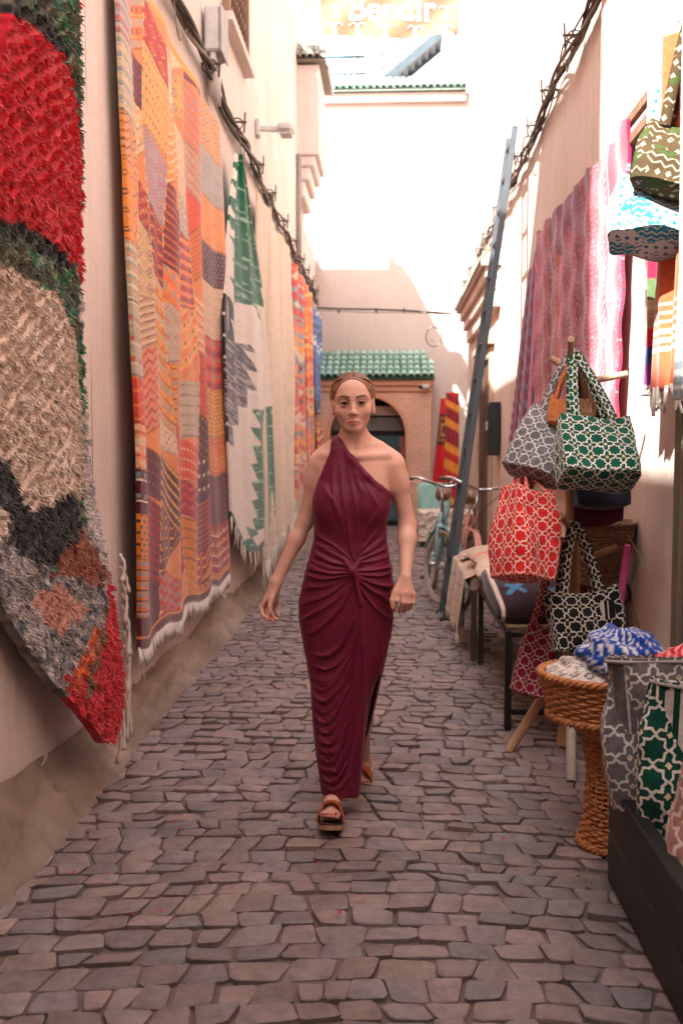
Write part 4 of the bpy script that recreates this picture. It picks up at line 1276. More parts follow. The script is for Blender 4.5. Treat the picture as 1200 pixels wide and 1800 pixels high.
sheet_rug('blue_cloth', 'blue and white striped cloth hanging at the far end of the rug wall', XL + 0.06, 1, [1.4, 3.5], [15.35, 15.35], [16.85, 16.8], lambda s: 1.9, 50, 120, col_stripes(palC, 5), fw(14, 0.035))
sheet_rug('red_yellow_cloth', 'small red and yellow cloth hanging low beyond the orange kilim', XL + 0.10, 1, [0.9, 1.72], [15.4, 15.4], [16.75, 16.6], lambda s: 1.1 + 0.2 * s, 30, 60, col_stripes([C_(206, 30, 40), C_(236, 190, 60), C_(196, 24, 36)], 4), fw(9, 0.03))

# ---- 8. pink handira on the sunlit wall, 9. magenta shawl beside it
def col_pink(S, T, Y, Z):
    rnd = random.Random(6)
    col = np.zeros(S.shape + (3,)); col[:] = C_(196, 76, 110)
    pal = [C_(190, 66, 104), C_(206, 96, 124), C_(150, 36, 80), C_(226, 150, 150), C_(228, 110, 70), C_(216, 120, 140), C_(206, 88, 116), C_(170, 60, 96), C_(232, 190, 180)]
    y = 4.7
    while y < 8.2:
        w = rnd.uniform(0.02, 0.085); c = rnd.choice(pal); k = (Y >= y) & (Y < y + w); col[k] = c
        st = rnd.random()
        if st < 0.35: kk = k & (((Z / rnd.uniform(0.018, 0.03)) % 1) < 0.5); col[kk] = rnd.choice([C_(220, 160, 164), C_(236, 140, 66), C_(110, 130, 146), C_(214, 130, 150)])
        elif st < 0.55: kk = k & (((Z / 0.045 + Y / 0.05) % 1) < 0.4); col[kk] = rnd.choice([C_(238, 220, 214), C_(110, 30, 70)])
        y += w
    col = col ** 1.3 * np.array([0.80, 0.42, 0.50])
    sp = vnoise(Y * 130, Z * 110, 3.0) > 0.86; col[sp] = C_(204, 140, 150)
    sp = vnoise(Y * 120, Z * 100, 9.0) > 0.9; col[sp] = C_(120, 150, 170)
    k = (Z > 2.72 + 0.06 * np.sin(Y * 9)) & (((Y * 3.1) % 1) < 0.5); col[k] = C_(122, 24, 64)
    col[S > 0.988] = C_(226, 100, 60)
    return col * (0.85 + 0.3 * fbm(Y * 30, Z * 12, 2, 2))[..., None]
sheet_rug('pink_handira', 'wide pink woven blanket with fine upright stripes on the sunlit wall', XR - 0.06, -1, [0.9, 3.02], [5.03, 4.90], [7.75, 7.86], lambda s: 1.12, 330, 260, col_pink,
          lambda S, T, Y, Z: 0.035 + 0.012 * np.sin(S * 46) + 0.02 * np.sin(S * 12 + Z) * (1 - T) + 0.006 * np.sin(Z * 20 + Y * 5), ztop=lambda s: 2.94 + 0.07 * s + 0.015 * math.sin(s * 40))
def col_mag(S, T, Y, Z):
    col = np.zeros(S.shape + (3,)); col[:] = C_(122, 28, 70)
    q = (S * 5.0) % 1
    col[(q < 0.10)] = C_(206, 110, 140); col[(q > 0.55) & (q < 0.60)] = C_(214, 130, 150)
    k = (q > 0.2) & (q < 0.5) & ((((Z / 0.10) + np.abs(q - 0.35) * 3) % 1) < 0.35); col[k] = C_(224, 170, 150)
    k = (q > 0.68) & (q < 0.95) & ((((Z / 0.14) - np.abs(q - 0.8) * 3) % 1) < 0.28); col[k] = C_(96, 120, 150)
    return col * (0.85 + 0.3 * fbm(Y * 20, Z * 30, 2, 2))[..., None]
sheet_rug('magenta_shawl', 'dark magenta embroidered shawl hanging in folds beside the pink blanket', XR - 0.05, -1, [1.0, 2.95], [7.8, 7.75], [9.35, 8.3], lambda s: 1.28 - 0.05 * s, 110, 220, col_mag,
          lambda S, T, Y, Z: 0.04 + 0.04 * np.sin(S * 15 + 0.5 * Z) * (0.3 + 0.7 * (1 - T)) + 0.04 * (1 - T), ztop=lambda s: 2.98 - 0.22 * s)
# wooden rail it hangs from
rd = thing('hanging_rail', 'wooden rail on the sunlit wall holding the pink blanket', 'rail', (XR - 0.06, 3.0, 2.9))
for i, z in enumerate((2.93, 2.83)):
    MB().add(beam((XR - 0.072, 2.4, z), (XR - 0.072, 5.1, z + 0.02), 0.028, 0.05)).build('rail_bar', M_WOOD_BR, rd)
for y in (3.0, 4.2):
    MB().add(box((XR - 0.058, y, 2.885), (0.04, 0.05, 0.2))).build('bracket', M_WOOD_BR, rd)

# ---- 10. towels near the picture edge
def towel(name, label, u, base, stripes, x, y0, y1, z0, z1, sd):
    def cf(S, T, Y, Z):
        col = np.zeros(S.shape + (3,)); col[:] = base
        for (a, b_, c) in stripes(): col[(Z > a) & (Z < b_)] = c
        return col * (0.88 + 0.24 * fbm(Y * 40, Z * 40, 2, 2))[..., None]
    return cf
def col_or(S, T, Y, Z):
    col = np.zeros(S.shape + (3,)); col[:] = C_(206, 96, 56)
    for i in range(6):
        a = 1.74 + i * 0.032; col[(Z > a) & (Z < a + 0.013)] = C_(214, 196, 184)
    return col * (0.9 + 0.2 * fbm(Y * 40, Z * 40, 2, 2))[..., None]
def col_check(S, T, Y, Z):
    col = np.zeros(S.shape + (3,)); col[:] = C_(206, 190, 182)
    for z, c in ((2.15, C_(110, 84, 80)), (2.08, C_(160, 130, 122)), (2.0, C_(84, 64, 64)), (1.93, C_(140, 110, 104))):
        col[(Z > z - 0.035) & (Z < z + 0.035)] = c
    k = (Z > 1.9) & (((S * 2) % 1) < 0.4); col[k] *= 0.75
    k = (Z < 1.66) & ((((Z * 60) % 1) < 0.5) ^ (((S * 14) % 1) < 0.5)); col[k] = C_(60, 58, 66)
    return col
def col_multi(S, T, Y, Z):
    col = np.zeros(S.shape + (3,)); col[:] = C_(180, 160, 130)
    for z, c in ((2.1, C_(150, 30, 60)), (2.02, C_(90, 110, 70)), (1.9, C_(170, 130, 110)), (1.82, C_(196, 30, 50)), (1.75, C_(50, 70, 120)), (1.68, C_(120, 40, 110)), (1.6, C_(214, 190, 190))):
        col[(Z > z - 0.04) & (Z < z + 0.04)] = c
    return col
fwt = lambda S, T, Y, Z: 0.03 + 0.022 * np.sin(S * 8 + 0.5 * Z * 3) + 0.01 * np.sin(S * 17)
def col_grey(S, T, Y, Z):
    col = np.zeros(S.shape + (3,)); col[:] = C_(120, 126, 130)
    col[((Z * 22) % 1) < 0.3] = C_(200, 198, 194)
    return col
sheet_rug('orange_towel', 'orange towel with thin white stripes and knotted white tassels', 1.03, -1, [1.58, 2.85], [3.58, 3.60], [3.89, 3.86], lambda s: 1.60, 40, 160, col_or, fwt, fr=0.10, frn=8, frm=mat('white_tassel', (0.7, 0.66, 0.62), 0.95))
sheet_rug('checked_towel', 'brown and white checked towel with patterned end beside the orange towel', 1.10, -1, [1.56, 2.85], [4.14, 4.15], [4.29, 4.27], lambda s: 1.60, 30, 140, col_check, fwt)
sheet_rug('striped_towel', 'narrow towel with red, green and blue bands tucked behind the orange towel', 1.08, -1, [1.5, 2.85], [4.05, 4.05], [4.16, 4.15], lambda s: 1.62, 24, 120, col_multi, fwt)
sheet_rug('grey_towel', 'grey towel with pale bands hanging in front of the green shutter board', 1.03, -1, [1.58, 2.85], [3.40, 3.40], [3.56, 3.56], lambda s: 1.55, 24, 120, col_grey, fwt)

# ---- 11. red rugs hung at the far corner
def col_red(S, T, Y, Z):
    col = np.zeros(S.shape + (3,)); col[:] = C_(206, 26, 40)
    d_ = np.maximum(np.abs(S - 0.45) / 0.42, np.abs(Z - 1.62) / 0.24)
    for r_, c in ((1.0, C_(60, 44, 40)), (0.8, C_(170, 110, 70)), (0.62, C_(84, 50, 40)), (0.4, C_(206, 150, 60)), (0.25, C_(80, 40, 40))): col[d_ < r_] = c
    return col
def far_cloth(name, label, u0, u1, v0, v1, y, colf, top_narrow=0.35):
    a = wy(u0, v0, y); b_ = wy(u1, v1, y); nu, nv = 40, 80
    S, T = np.meshgrid(np.linspace(0, 1, nu), np.linspace(0, 1, nv), indexing='ij')
    Z = b_.z + (a.z - b_.z) * T; w = (1 - (1 - top_narrow) * T)
    X = a.x + (b_.x - a.x) * (0.5 + (S - 0.5) * w + 0.2 * T * (1 - top_narrow))
    Yv = y - 0.03 - 0.03 * np.sin(S * 11 + Z)
    o = thing(name, label, 'rug', (a.x, y, b_.z))
    rug_mesh('weave', o, np.stack([X, Yv, Z], -1), colf(S, T, X, Z), M_WEAVE, back=(0, 0.015, 0))
far_cloth('red_rug', 'red rug with a dark square medallion hanging beside the porch', 757, 796, 700, 878, 15.6, col_red, 0.4)
far_cloth('banded_rug', 'narrow rug with red, yellow and navy diagonal bands behind the bicycles', 779, 806, 690, 925, 15.0,
          lambda S, T, Y, Z: col_stripes([C_(150, 30, 44), C_(230, 150, 50), C_(60, 50, 80), C_(196, 40, 44)], 9)(S, T, Z * 0, Z + S * 0.12), 0.8)
# ================================================================== goods on the bag sellers side
def star_mat(name, base, line=(0.66, 0.62, 0.58), dot=(0.62, 0.46, 0.30), cell=0.062, rough=0.92):
    "chenille cloth woven with a lattice of eight-pointed stars"
    m, t, b = nodes_of(name)
    uv = N(t, 'ShaderNodeTexCoord').outputs['UV']
    nz = N(t, 'ShaderNodeTexNoise'); nz.inputs['Scale'].default_value = 45; nz.inputs['Detail'].default_value = 2
    L(t, uv, nz.inputs['Vector'])
    wob = N(t, 'ShaderNodeVectorMath'); wob.operation = 'SUBTRACT'; L(t, nz.outputs['Color'], wob.inputs[0]); wob.inputs[1].default_value = (0.5, 0.5, 0.5)
    w2 = N(t, 'ShaderNodeVectorMath'); w2.operation = 'SCALE'; L(t, wob.outputs[0], w2.inputs[0]); w2.inputs['Scale'].default_value = 0.012
    ad = N(t, 'ShaderNodeVectorMath'); ad.operation = 'ADD'; L(t, uv, ad.inputs[0]); L(t, w2.outputs[0], ad.inputs[1])
    sp = N(t, 'ShaderNodeSeparateXYZ'); L(t, ad.outputs[0], sp.inputs[0])
    ax = []
    for o in (sp.outputs[0], sp.outputs[1]):
        f = math_(t, 'FRACT', math_(t, 'DIVIDE', o, cell))
        ax.append(math_(t, 'ABSOLUTE', math_(t, 'SUBTRACT', f, 0.5)))
    s = math_(t, 'MINIMUM', math_(t, 'MAXIMUM', ax[0], ax[1]), math_(t, 'MULTIPLY', math_(t, 'ADD', ax[0], ax[1]), 0.7071))
    ln = math_(t, 'LESS_THAN', math_(t, 'ABSOLUTE', math_(t, 'SUBTRACT', s, 0.335)), 0.044)
    cr = math_(t, 'SUBTRACT', 1.0, math_(t, 'ADD', ax[0], ax[1]))
    dt = math_(t, 'LESS_THAN', cr, 0.13)
    v = coords(t, 'Object')
    k = ramp(t, noise(t, v, 40, 4, 0.6), [(0.3, 0.7), (0.7, 1.25)])
    c = mixc(t, 1.0, mixc(t, dt, mixc(t, ln, base, line), dot), k, 'MULTIPLY')
    L(t, c, b.inputs['Base Color']); b.inputs['Roughness'].default_value = rough
    b.inputs['Specular IOR Level'].default_value = 0.12; b.inputs['Sheen Weight'].default_value = 0.12
    h = math_(t, 'ADD', math_(t, 'MULTIPLY', ln, 0.5), noise(t, v, 330, 3, 0.6))
    bumpn(t, b, h, 0.45, 0.003)
    return m
S_GREEN = star_mat('green_star_cloth', (0.004, 0.085, 0.050))
S_GREY = star_mat('grey_star_cloth', (0.135, 0.130, 0.135), (0.55, 0.53, 0.51), (0.30, 0.27, 0.22))
S_RED = star_mat('red_star_cloth', (0.62, 0.022, 0.020), (0.78, 0.55, 0.48), (0.72, 0.42, 0.30))
S_BLACK = star_mat('black_star_cloth', (0.010, 0.010, 0.011), (0.50, 0.44, 0.39), (0.42, 0.30, 0.18))
S_MAROON = star_mat('maroon_star_cloth', (0.20, 0.012, 0.030), (0.42, 0.30, 0.28), (0.35, 0.2, 0.14), 0.055)
S_GREEN2 = star_mat('dark_green_star_cloth', (0.004, 0.048, 0.032), (0.60, 0.55, 0.50), (0.60, 0.46, 0.30), 0.082)
S_GREY2 = star_mat('warm_grey_star_cloth', (0.120, 0.105, 0.110), (0.50, 0.45, 0.43), (0.48, 0.37, 0.27), 0.078)
S_PINK = star_mat('rosy_star_cloth', (0.34, 0.175, 0.135), (0.60, 0.46, 0.42), (0.58, 0.42, 0.28), 0.098)
M_NAVY = mat('navy_velvet', (0.006, 0.012, 0.030), 0.9, 0.4, 12, 0.3, 120, sheen=0.2)

def print_mat(name, base, ink, ink2, scale=30):
    m, t, b = nodes_of(name)
    uv = N(t, 'ShaderNodeTexCoord').outputs['UV']
    sp = N(t, 'ShaderNodeSeparateXYZ'); L(t, uv, sp.inputs[0])
    zz = math_(t, 'ABSOLUTE', math_(t, 'SUBTRACT', math_(t, 'FRACT', math_(t, 'MULTIPLY', sp.outputs[0], scale)), 0.5))
    q = math_(t, 'FRACT', math_(t, 'ADD', math_(t, 'MULTIPLY', sp.outputs[1], scale * 1.3), math_(t, 'MULTIPLY', zz, 1.1)))
    l1 = math_(t, 'LESS_THAN', q, 0.30)
    reg = math_(t, 'GREATER_THAN', noise(t, uv, 11, 1), 0.5)
    d1 = math_(t, 'LESS_THAN', math_(t, 'ADD', zz, math_(t, 'ABSOLUTE', math_(t, 'SUBTRACT', math_(t, 'FRACT', math_(t, 'MULTIPLY', sp.outputs[1], scale * 0.8)), 0.5))), 0.28)
    mk = math_(t, 'ADD', math_(t, 'MULTIPLY', l1, reg), math_(t, 'MULTIPLY', d1, math_(t, 'SUBTRACT', 1.0, reg)))
    c = mixc(t, mk, base, ink)
    c = mixc(t, math_(t, 'GREATER_THAN', noise(t, uv, 7, 2), 0.56), c, mixc(t, mk, ink2, base))
    L(t, c, b.inputs['Base Color']); b.inputs['Roughness'].default_value = 0.9; b.inputs['Specular IOR Level'].default_value = 0.15
    bumpn(t, b, noise(t, uv, 400, 3), 0.3, 0.003)
    return m

def rotm(rx, ry, rz):
    return Matrix.Rotation(R(rz), 3, 'Z') @ Matrix.Rotation(R(rx), 3, 'X') @ Matrix.Rotation(R(ry), 3, 'Y')

def tote(name, label, top, w, h, d, rot, m, hang=None, strapw=0.035, taper=0.5, seed=1, wr=0.006, dim=None, group=None, sag=0.03, strap_dx=0.24, straps=True):
    "soft box-bottomed bag; top = centre of the rim, rot = 3x3, hang = point(s) the straps go to"
    top = Vector(top); nu, nv = 96, 30
    o = thing(name, label, 'bag', top + rot @ Vector((0, 0, -h)), group)
    # points evenly spread round a rounded rectangle, starting at the middle of one gusset
    cr = 0.22 * d; hw, hd = w / 2 - cr, d / 2 - cr
    per = [(w / 2, 0.0), (w / 2, hd)] + [(hw + cr * math.cos(R(a_)), hd + cr * math.sin(R(a_))) for a_ in (22, 45, 68)] + [(hw, d / 2), (-hw, d / 2)] + [(-hw - cr * math.cos(R(a_)), hd + cr * math.sin(R(a_))) for a_ in (68, 45, 22)] \
        + [(-w / 2, hd), (-w / 2, -hd)] + [(-hw - cr * math.cos(R(a_)), -hd - cr * math.sin(R(a_))) for a_ in (22, 45, 68)] + [(-hw, -d / 2), (hw, -d / 2)] + [(hw + cr * math.cos(R(a_)), -hd - cr * math.sin(R(a_))) for a_ in (68, 45, 22)] + [(w / 2, -hd), (w / 2, 0.0)]
    per = np.array(per); sl2 = np.concatenate([[0], np.cumsum(np.hypot(*np.diff(per, axis=0).T))]); at_ = np.linspace(0, sl2[-1], nu, endpoint=False)
    qx = np.interp(at_, sl2, per[:, 0]) / (w / 2); qy = np.interp(at_, sl2, per[:, 1]) / (d / 2)
    V = []; UV = []
    t_ = np.linspace(1, 0, nv)
    seg = np.hypot(np.roll(qx * w / 2, -1) - qx * w / 2, np.roll(qy * d / 2, -1) - qy * d / 2); arc = np.concatenate([[0], np.cumsum(seg)[:-1]])
    # one extra column so that the pattern does not smear at the seam
    idx = list(range(nu)) + [0]; arcx = np.concatenate([arc, [seg.sum()]])
    for t in t_:
        a = w / 2 * (0.96 + 0.06 * math.sin(PI * t)); b_ = d / 2 * (1 - taper * t ** 1.2) * (1 + 0.10 * math.sin(PI * t))
        x = qx * a; y = qy * b_; z = -h * (1 - t) + 0 * x
        x = x * (1 - 0.05 * (1 - t)); 
        z = z + sag * t ** 3 * (np.abs(qx) ** 2 - 1) - 0.015 * (1 - t) ** 2 * 0
        nz = (fbm(x * 9 + seed, z * 9, y * 9 + seed * 2.0, 3) - 0.5) * 2 * wr * 2.2 + wr * 1.3 * np.sin(x * 26 + z * 14 + seed)
        pinch = 1 - 0.20 * t * np.clip((np.abs(qx) - 0.8) / 0.2, 0, 1) * (1 - qy ** 2)
        x = x * pinch; y = y + qy ** 3 * nz; x = x + qx ** 5 * nz * 0.6
        P = np.stack([x, y, z], 1)[idx]
        V.append(P); UV.append(np.stack([arcx, np.full(nu + 1, h * t)], 1))
    V = np.concatenate(V); UV = np.concatenate(UV)
    F = grid_faces(nv, nu + 1)
    n0 = len(V)
    # bottom: shrinking rings
    rb = []; ub = []
    base = V[(nv - 1) * (nu + 1):(nv) * (nu + 1)]
    for k in np.linspace(1, 0, 8):
        P = base * np.array([k, k, 1]) + np.array([0, 0, -0.018 * (1 - k ** 2)]); rb.append(P); ub.append(P[:, :2] + 0.031)
    Vb = np.concatenate(rb); Fb = grid_faces(8, nu + 1) + n0
    V = np.concatenate([V, Vb]); UV = np.concatenate([UV, np.concatenate(ub)]); F = np.concatenate([F, Fb])
    # lining inside the mouth
    n1 = len(V); ins = []
    rim = V[:nu + 1]
    for k, dz in ((1.0, 0), (0.95, -0.004), (0.90, -h * 0.5)):
        ins.append(rim * np.array([k, k, 1]) + np.array([0, 0, dz]))
    V = np.concatenate([V] + ins); UV = np.concatenate([UV] + [UV[:nu + 1]] * 3)
    F = np.concatenate([F, grid_faces(3, nu + 1, flip=True) + n1])
    Rm = np.array(rot); W = V @ Rm.T + np.array(top)
    put_np('bag_body', W, F, m, o, uv=UV)
    # straps
    hangs = hang if isinstance(hang, list) else [hang, hang]
    if not straps:                       # folded hem band instead
        P = [top + rot @ Vector(V[k] * np.array([1.012, 1.02, 1]) + np.array([0, 0, -0.012])) for k in range(nu)]
        MB().add(tube(P, 0.006, 5, closed=True)).build('hem', mat('hem_cloth', (0.30, 0.27, 0.25), 0.95), o, smooth=True)
        return o
    for s, hp in zip((-1, 1), hangs):
        y = s * d / 2 * (1 - taper) * 0.9
        A = top + rot @ Vector((-w * strap_dx, y, -0.03)); B = top + rot @ Vector((w * strap_dx, y, -0.03))
        if hp is None:
            ap = top + rot @ Vector((0, s * d * 0.75, h * 0.35))
            P = smooth_line([A, A * 0.6 + ap * 0.4 + rot @ Vector((-w * 0.06, 0, 0.03)), ap, B * 0.6 + ap * 0.4 + rot @ Vector((w * 0.06, 0, 0.03)), B], 9)
        else:
            hp = Vector(hp) + Vector((0, s * 0.018, 0))
            P = smooth_line([A, A + (hp - A) * 0.55 + rot @ Vector((-0.012, 0, 0.0)), hp + Vector((-0.012, 0, -0.008)), hp + Vector((0, 0, 0.006)), hp + Vector((0.012, 0, -0.008)), B + (hp - B) * 0.55 + rot @ Vector((0.012, 0, 0)), B], 8)
        wdv = rot @ Vector((1, 0, 0)); frs = frames(P); V2 = []; U2 = []; al = 0; pr_ = None
        nrm0 = rot @ Vector((0, 1, 0))
        for (p, tg, _, _) in frs:
            if pr_ is not None: al += (p - pr_).length
            pr_ = p
            wv = tg.cross(nrm0)
            wv = wv.normalized() if wv.length > 1e-3 else Vector(wdv); nn = tg.cross(wv)
            for (s1, s2, u) in ((-1, -1, 0), (1, -1, strapw), (1, 1, strapw * 1.1), (-1, 1, strapw * 2.1)):
                V2.append(p + wv * (s1 * strapw / 2) + nn * (s2 * 0.003)); U2.append((u, al))
        F2 = []
        for i in range(len(frs) - 1):
            for k in range(4): F2.append((i * 4 + k, i * 4 + (k + 1) % 4, (i + 1) * 4 + (k + 1) % 4, (i + 1) * 4 + k))
        put_np('strap', np.array([list(p) for p in V2]), np.array(F2), m, o, uv=np.array(U2), smooth=False)
    return o

# ---- wooden peg stand
M_PINE = mat('raw_pine', (0.46, 0.27, 0.16), 0.7, 0.35, 4, 0.25, 50, stretch=(3, 3, 0.35))
M_PINE_G = mat('grey_wood', (0.36, 0.29, 0.24), 0.75, 0.35, 5, 0.25, 50, stretch=(3, 3, 0.35))
sx, sy = 0.825, 4.52
st = thing('peg_stand', 'wooden peg stand on splayed legs hung with patterned bags', 'stand', (sx, sy, 0))
ptop = wy(1008, 600, 4.42)
MB().add(tube([(sx, sy, 0.30), (sx, sy, 1.0), (ptop.x + 0.005, sy - 0.02, 1.80)], [0.036, 0.034, 0.030], 14)).build('post', M_PINE, st, smooth='auto')
for (u, v_, yy) in ((893, 1325, 0), (1003, 1380, 0), (1085, 1335, 0)):
    f_ = wz(u, v_); MB().add(tube([(sx, sy, 0.46), (f_.x, f_.y, 0.012)], [0.022, 0.021], 12)).build('leg', M_PINE if u < 1000 else M_PINE_G, st, smooth='auto')
f_ = Vector((sx - 0.02, sy + 0.02, 0.02)); MB().add(tube([(sx, sy, 0.32), f_], [0.036, 0.036], 14)).build('post_foot', M_PINE, st, smooth='auto')
for (a_, b_) in (((ptop.x, sy, 1.72), wy(1003, 596, 4.22)), ((ptop.x, sy, 1.66), wy(1102, 657, 4.5)), ((ptop.x, sy, 1.73), wy(968, 630, 4.55)), ((sx, sy, 0.86), wy(1084, 962, 4.45)), ((sx, sy, 1.22), wy(905, 842, 4.4)), ((sx, sy, 1.0), wy(985, 905, 4.2))):
    MB().add(tube([a_, b_], [0.0165, 0.0145], 10)).build('peg', M_PINE, st, smooth='auto')

GB = 'patterned bags on the peg stand'
hook = wy(1012, 628, 4.26)
tote('tote_bag', 'dark green tote with white star lattice on the peg stand', wy(1040, 732, 4.16), 0.335, 0.30, 0.19, rotm(-30, 4, 8), S_GREEN, hook, 0.036, 0.62, 3, 0.007, group=GB)
tote('tote_bag', 'grey tote with white star lattice hanging behind the green tote', wy(984, 722, 4.44), 0.27, 0.33, 0.17, rotm(-28, 16, -24), S_GREY, wy(1004, 620, 4.40), 0.034, 0.6, 5, 0.008, group=GB)
tote('tote_bag', 'bright red tote with white star lattice below the grey tote', wy(926, 858, 4.24), 0.245, 0.385, 0.23, rotm(-10, 11, 34), S_RED, wy(930, 838, 4.36), 0.034, 0.30, 8, 0.009, group=GB)
tote('tote_bag', 'black tote with cream star lattice low on the peg stand', wy(1018, 1032, 4.26), 0.335, 0.26, 0.12, rotm(-14, -4, 6), S_BLACK, wy(1010, 925, 4.34), 0.036, 0.4, 11, 0.012, group=GB)
tote('tote_bag', 'maroon tote with pale star lattice hanging lowest on the peg stand', wy(958, 1090, 4.42), 0.17, 0.33, 0.12, rotm(-8, 12, -14), S_MAROON, wy(985, 955, 4.42), 0.036, 0.4, 13, 0.008, group=GB)
tote('velvet_bag', 'navy velvet bag tucked under the green tote', wy(1052, 810, 4.46), 0.27, 0.20, 0.15, rotm(-12, 0, 4), M_NAVY, wy(1016, 632, 4.42), 0.03, 0.4, 17, 0.008, group=GB)
tote('crochet_bag', 'small tan crochet bag hanging between the straps of the green tote', wy(1020, 690, 4.33), 0.13, 0.13, 0.07, rotm(-6, 5, 20), mat('tan_crochet', (0.46, 0.26, 0.15), 0.95, 0.5, 120, 0.9, 160, 0.008), wy(1014, 640, 4.33), 0.02, 0.3, 19, 0.006, group=GB)
tote('orange_bag', 'small orange crochet bag squeezed behind the green tote strap', wy(988, 690, 4.36), 0.10, 0.13, 0.06, rotm(-6, 5, -20), mat('orange_crochet', (0.62, 0.20, 0.07), 0.95, 0.5, 120, 0.9, 160, 0.008), wy(1004, 640, 4.36), 0.02, 0.3, 23, 0.006, group=GB)
tote('maroon_velvet_bag', 'plum velvet bag peeping out below the navy bag', wy(1045, 868, 4.52), 0.24, 0.13, 0.13, rotm(-8, -6, 0), mat('plum_velvet', (0.10, 0.012, 0.035), 0.9, 0.4, 12, 0.3, 120), wy(1016, 640, 4.50), 0.03, 0.4, 29, 0.006, group=GB)

# ---- bags high on the wall rail
S_LEAF = print_mat('olive_print', (0.052, 0.034, 0.015), (0.24, 0.19, 0.14), (0.036, 0.060, 0.015), 26)
S_BLUE = print_mat('blue_print', (0.46, 0.48, 0.49), (0.010, 0.13, 0.23), (0.025, 0.20, 0.30), 30)
GH = 'printed bags hanging from the wall rail'
tote('tote_bag', 'olive printed tote hanging from the wall rail', wy(1208, 222, 3.62), 0.28, 0.25, 0.17, rotm(-16, 14, -22), S_LEAF, Vector((1.06, 3.62, 2.95)), 0.04, 0.4, 31, 0.012, group=GH)
tote('tote_bag', 'blue and white printed tote under the olive tote', wy(1176, 320, 3.72), 0.40, 0.26, 0.20, rotm(-22, 6, -14), S_BLUE, Vector((1.08, 3.85, 2.95)), 0.04, 0.4, 37, 0.012, group=GH)
tote('tote_bag', 'white tote with small blue print hanging above the olive tote', wy(1215, 120, 3.75), 0.22, 0.22, 0.06, rotm(-4, 4, -20), print_mat('white_blue_print', (0.70, 0.70, 0.68), (0.05, 0.30, 0.42), (0.66, 0.66, 0.64), 40), Vector((1.08, 3.75, 2.95)), 0.04, 0.3, 41, 0.01, group=GH)

# ---- wicker
M_WICK = mat('honey_wicker', (0.50, 0.19, 0.065), 0.5, 0.55, 40, 0.3, 200, spec=0.45)
M_STRAW = mat('brown_straw', (0.26, 0.16, 0.095), 0.8, 0.5, 60, 0.4, 200)
def weave_rows(mb, prof, nst, c, rows, rad=0.006, ph0=0, amp=0.007, sxy=(1, 1)):
    "horizontal strands in and out of upright stakes; prof(t)->(r,z)"
    for k in range(rows):
        t = (k + 0.5) / rows; r_, z_ = prof(t)
        n = nst * 4; P = []
        for i in range(n):
            w = 2 * PI * i / n
            rr = r_ + amp * math.cos(nst / 2 * w + (PI if k % 2 else 0))
            P.append((c[0] + sxy[0] * rr * math.cos(w), c[1] + sxy[1] * rr * math.sin(w), c[2] + z_ + 0.002 * math.sin(w * 3 + k)))
        mb.add(tube(P, rad, 5, closed=True))
def stakes(mb, prof, nst, c, rad=0.006, sxy=(1, 1)):
    for i in range(nst):
        w = 2 * PI * i / nst
        P = [(c[0] + sxy[0] * prof(t)[0] * math.cos(w), c[1] + sxy[1] * prof(t)[0] * math.sin(w), c[2] + prof(t)[1]) for t in [k / 10 for k in range(11)]]
        mb.add(tube(P, rad, 5))
def braid(r_, z_, c, rad=0.011, tw=22, sxy=(1, 1)):
    mb = MB()
    for s in (0, PI * 2 / 3, PI * 4 / 3):
        P = []
        for i in range(tw * 6):
            w = 2 * PI * i / (tw * 6); a = w * tw + s
            rr = r_ + 0.008 * math.cos(a)
            P.append((c[0] + sxy[0] * rr * math.cos(w), c[1] + sxy[1] * rr * math.sin(w), c[2] + z_ + 0.008 * math.sin(a)))
        mb.add(tube(P, rad * 0.72, 5, closed=True))
    return mb
bc = (0.775, 3.42, 0.0); SX = (1.22, 1.0)
ba = thing('wicker_basket', 'honey wicker basket on a tall woven pedestal holding cloths', 'basket', bc)
p1 = lambda t: (0.178 + 0.026 * t, 0.470 + 0.135 * t)
p2 = lambda t: tuple(np.array([np.interp(t, [0, 0.18, 0.45, 0.7, 1], [0.112, 0.094, 0.084, 0.105, 0.180]), np.interp(t, [0, 0.18, 0.45, 0.7, 1], [0.02, 0.10, 0.27, 0.40, 0.470])]))
mb = MB(); weave_rows(mb, p1, 40, bc, 12, 0.0062, amp=0.005, sxy=SX); mb.build('basket_weave', M_WICK, ba, smooth=True, kind='stuff')
mb = MB(); stakes(mb, p1, 40, bc, 0.005, SX); mb.build('basket_stakes', M_WICK, ba, smooth=True, kind='stuff')
braid(0.208, 0.612, bc, sxy=SX).build('rim', M_WICK, ba, smooth=True)
braid(0.182, 0.468, bc, sxy=SX).build('lower_rim', M_WICK, ba, smooth=True)
mb = MB(); weave_rows(mb, p2, 26, bc, 40, 0.0062, amp=0.006); mb.build('pedestal_weave', M_WICK, ba, smooth=True, kind='stuff')
mb = MB(); stakes(mb, p2, 26, bc, 0.0055); mb.build('pedestal_stakes', M_WICK, ba, smooth=True, kind='stuff')
mb = MB(); mb.add(lathe([(0.0, 0.49), (0.17, 0.49), (0.195, 0.60)], 32, bc)); mb.build('basket_lining', mat('dark_wicker', (0.12, 0.05, 0.02), 0.8), ba, smooth=True)
mb = MB(); mb.add(lathe([(0.100, 0.022), (0.082, 0.10), (0.072, 0.27), (0.092, 0.40), (0.172, 0.468)], 24, bc)); mb.build('pedestal_core', mat('dark_wicker'), ba, smooth=True)
braid(0.114, 0.022, bc, 0.010, 12).build('foot_rim', M_WICK, ba, smooth=True)

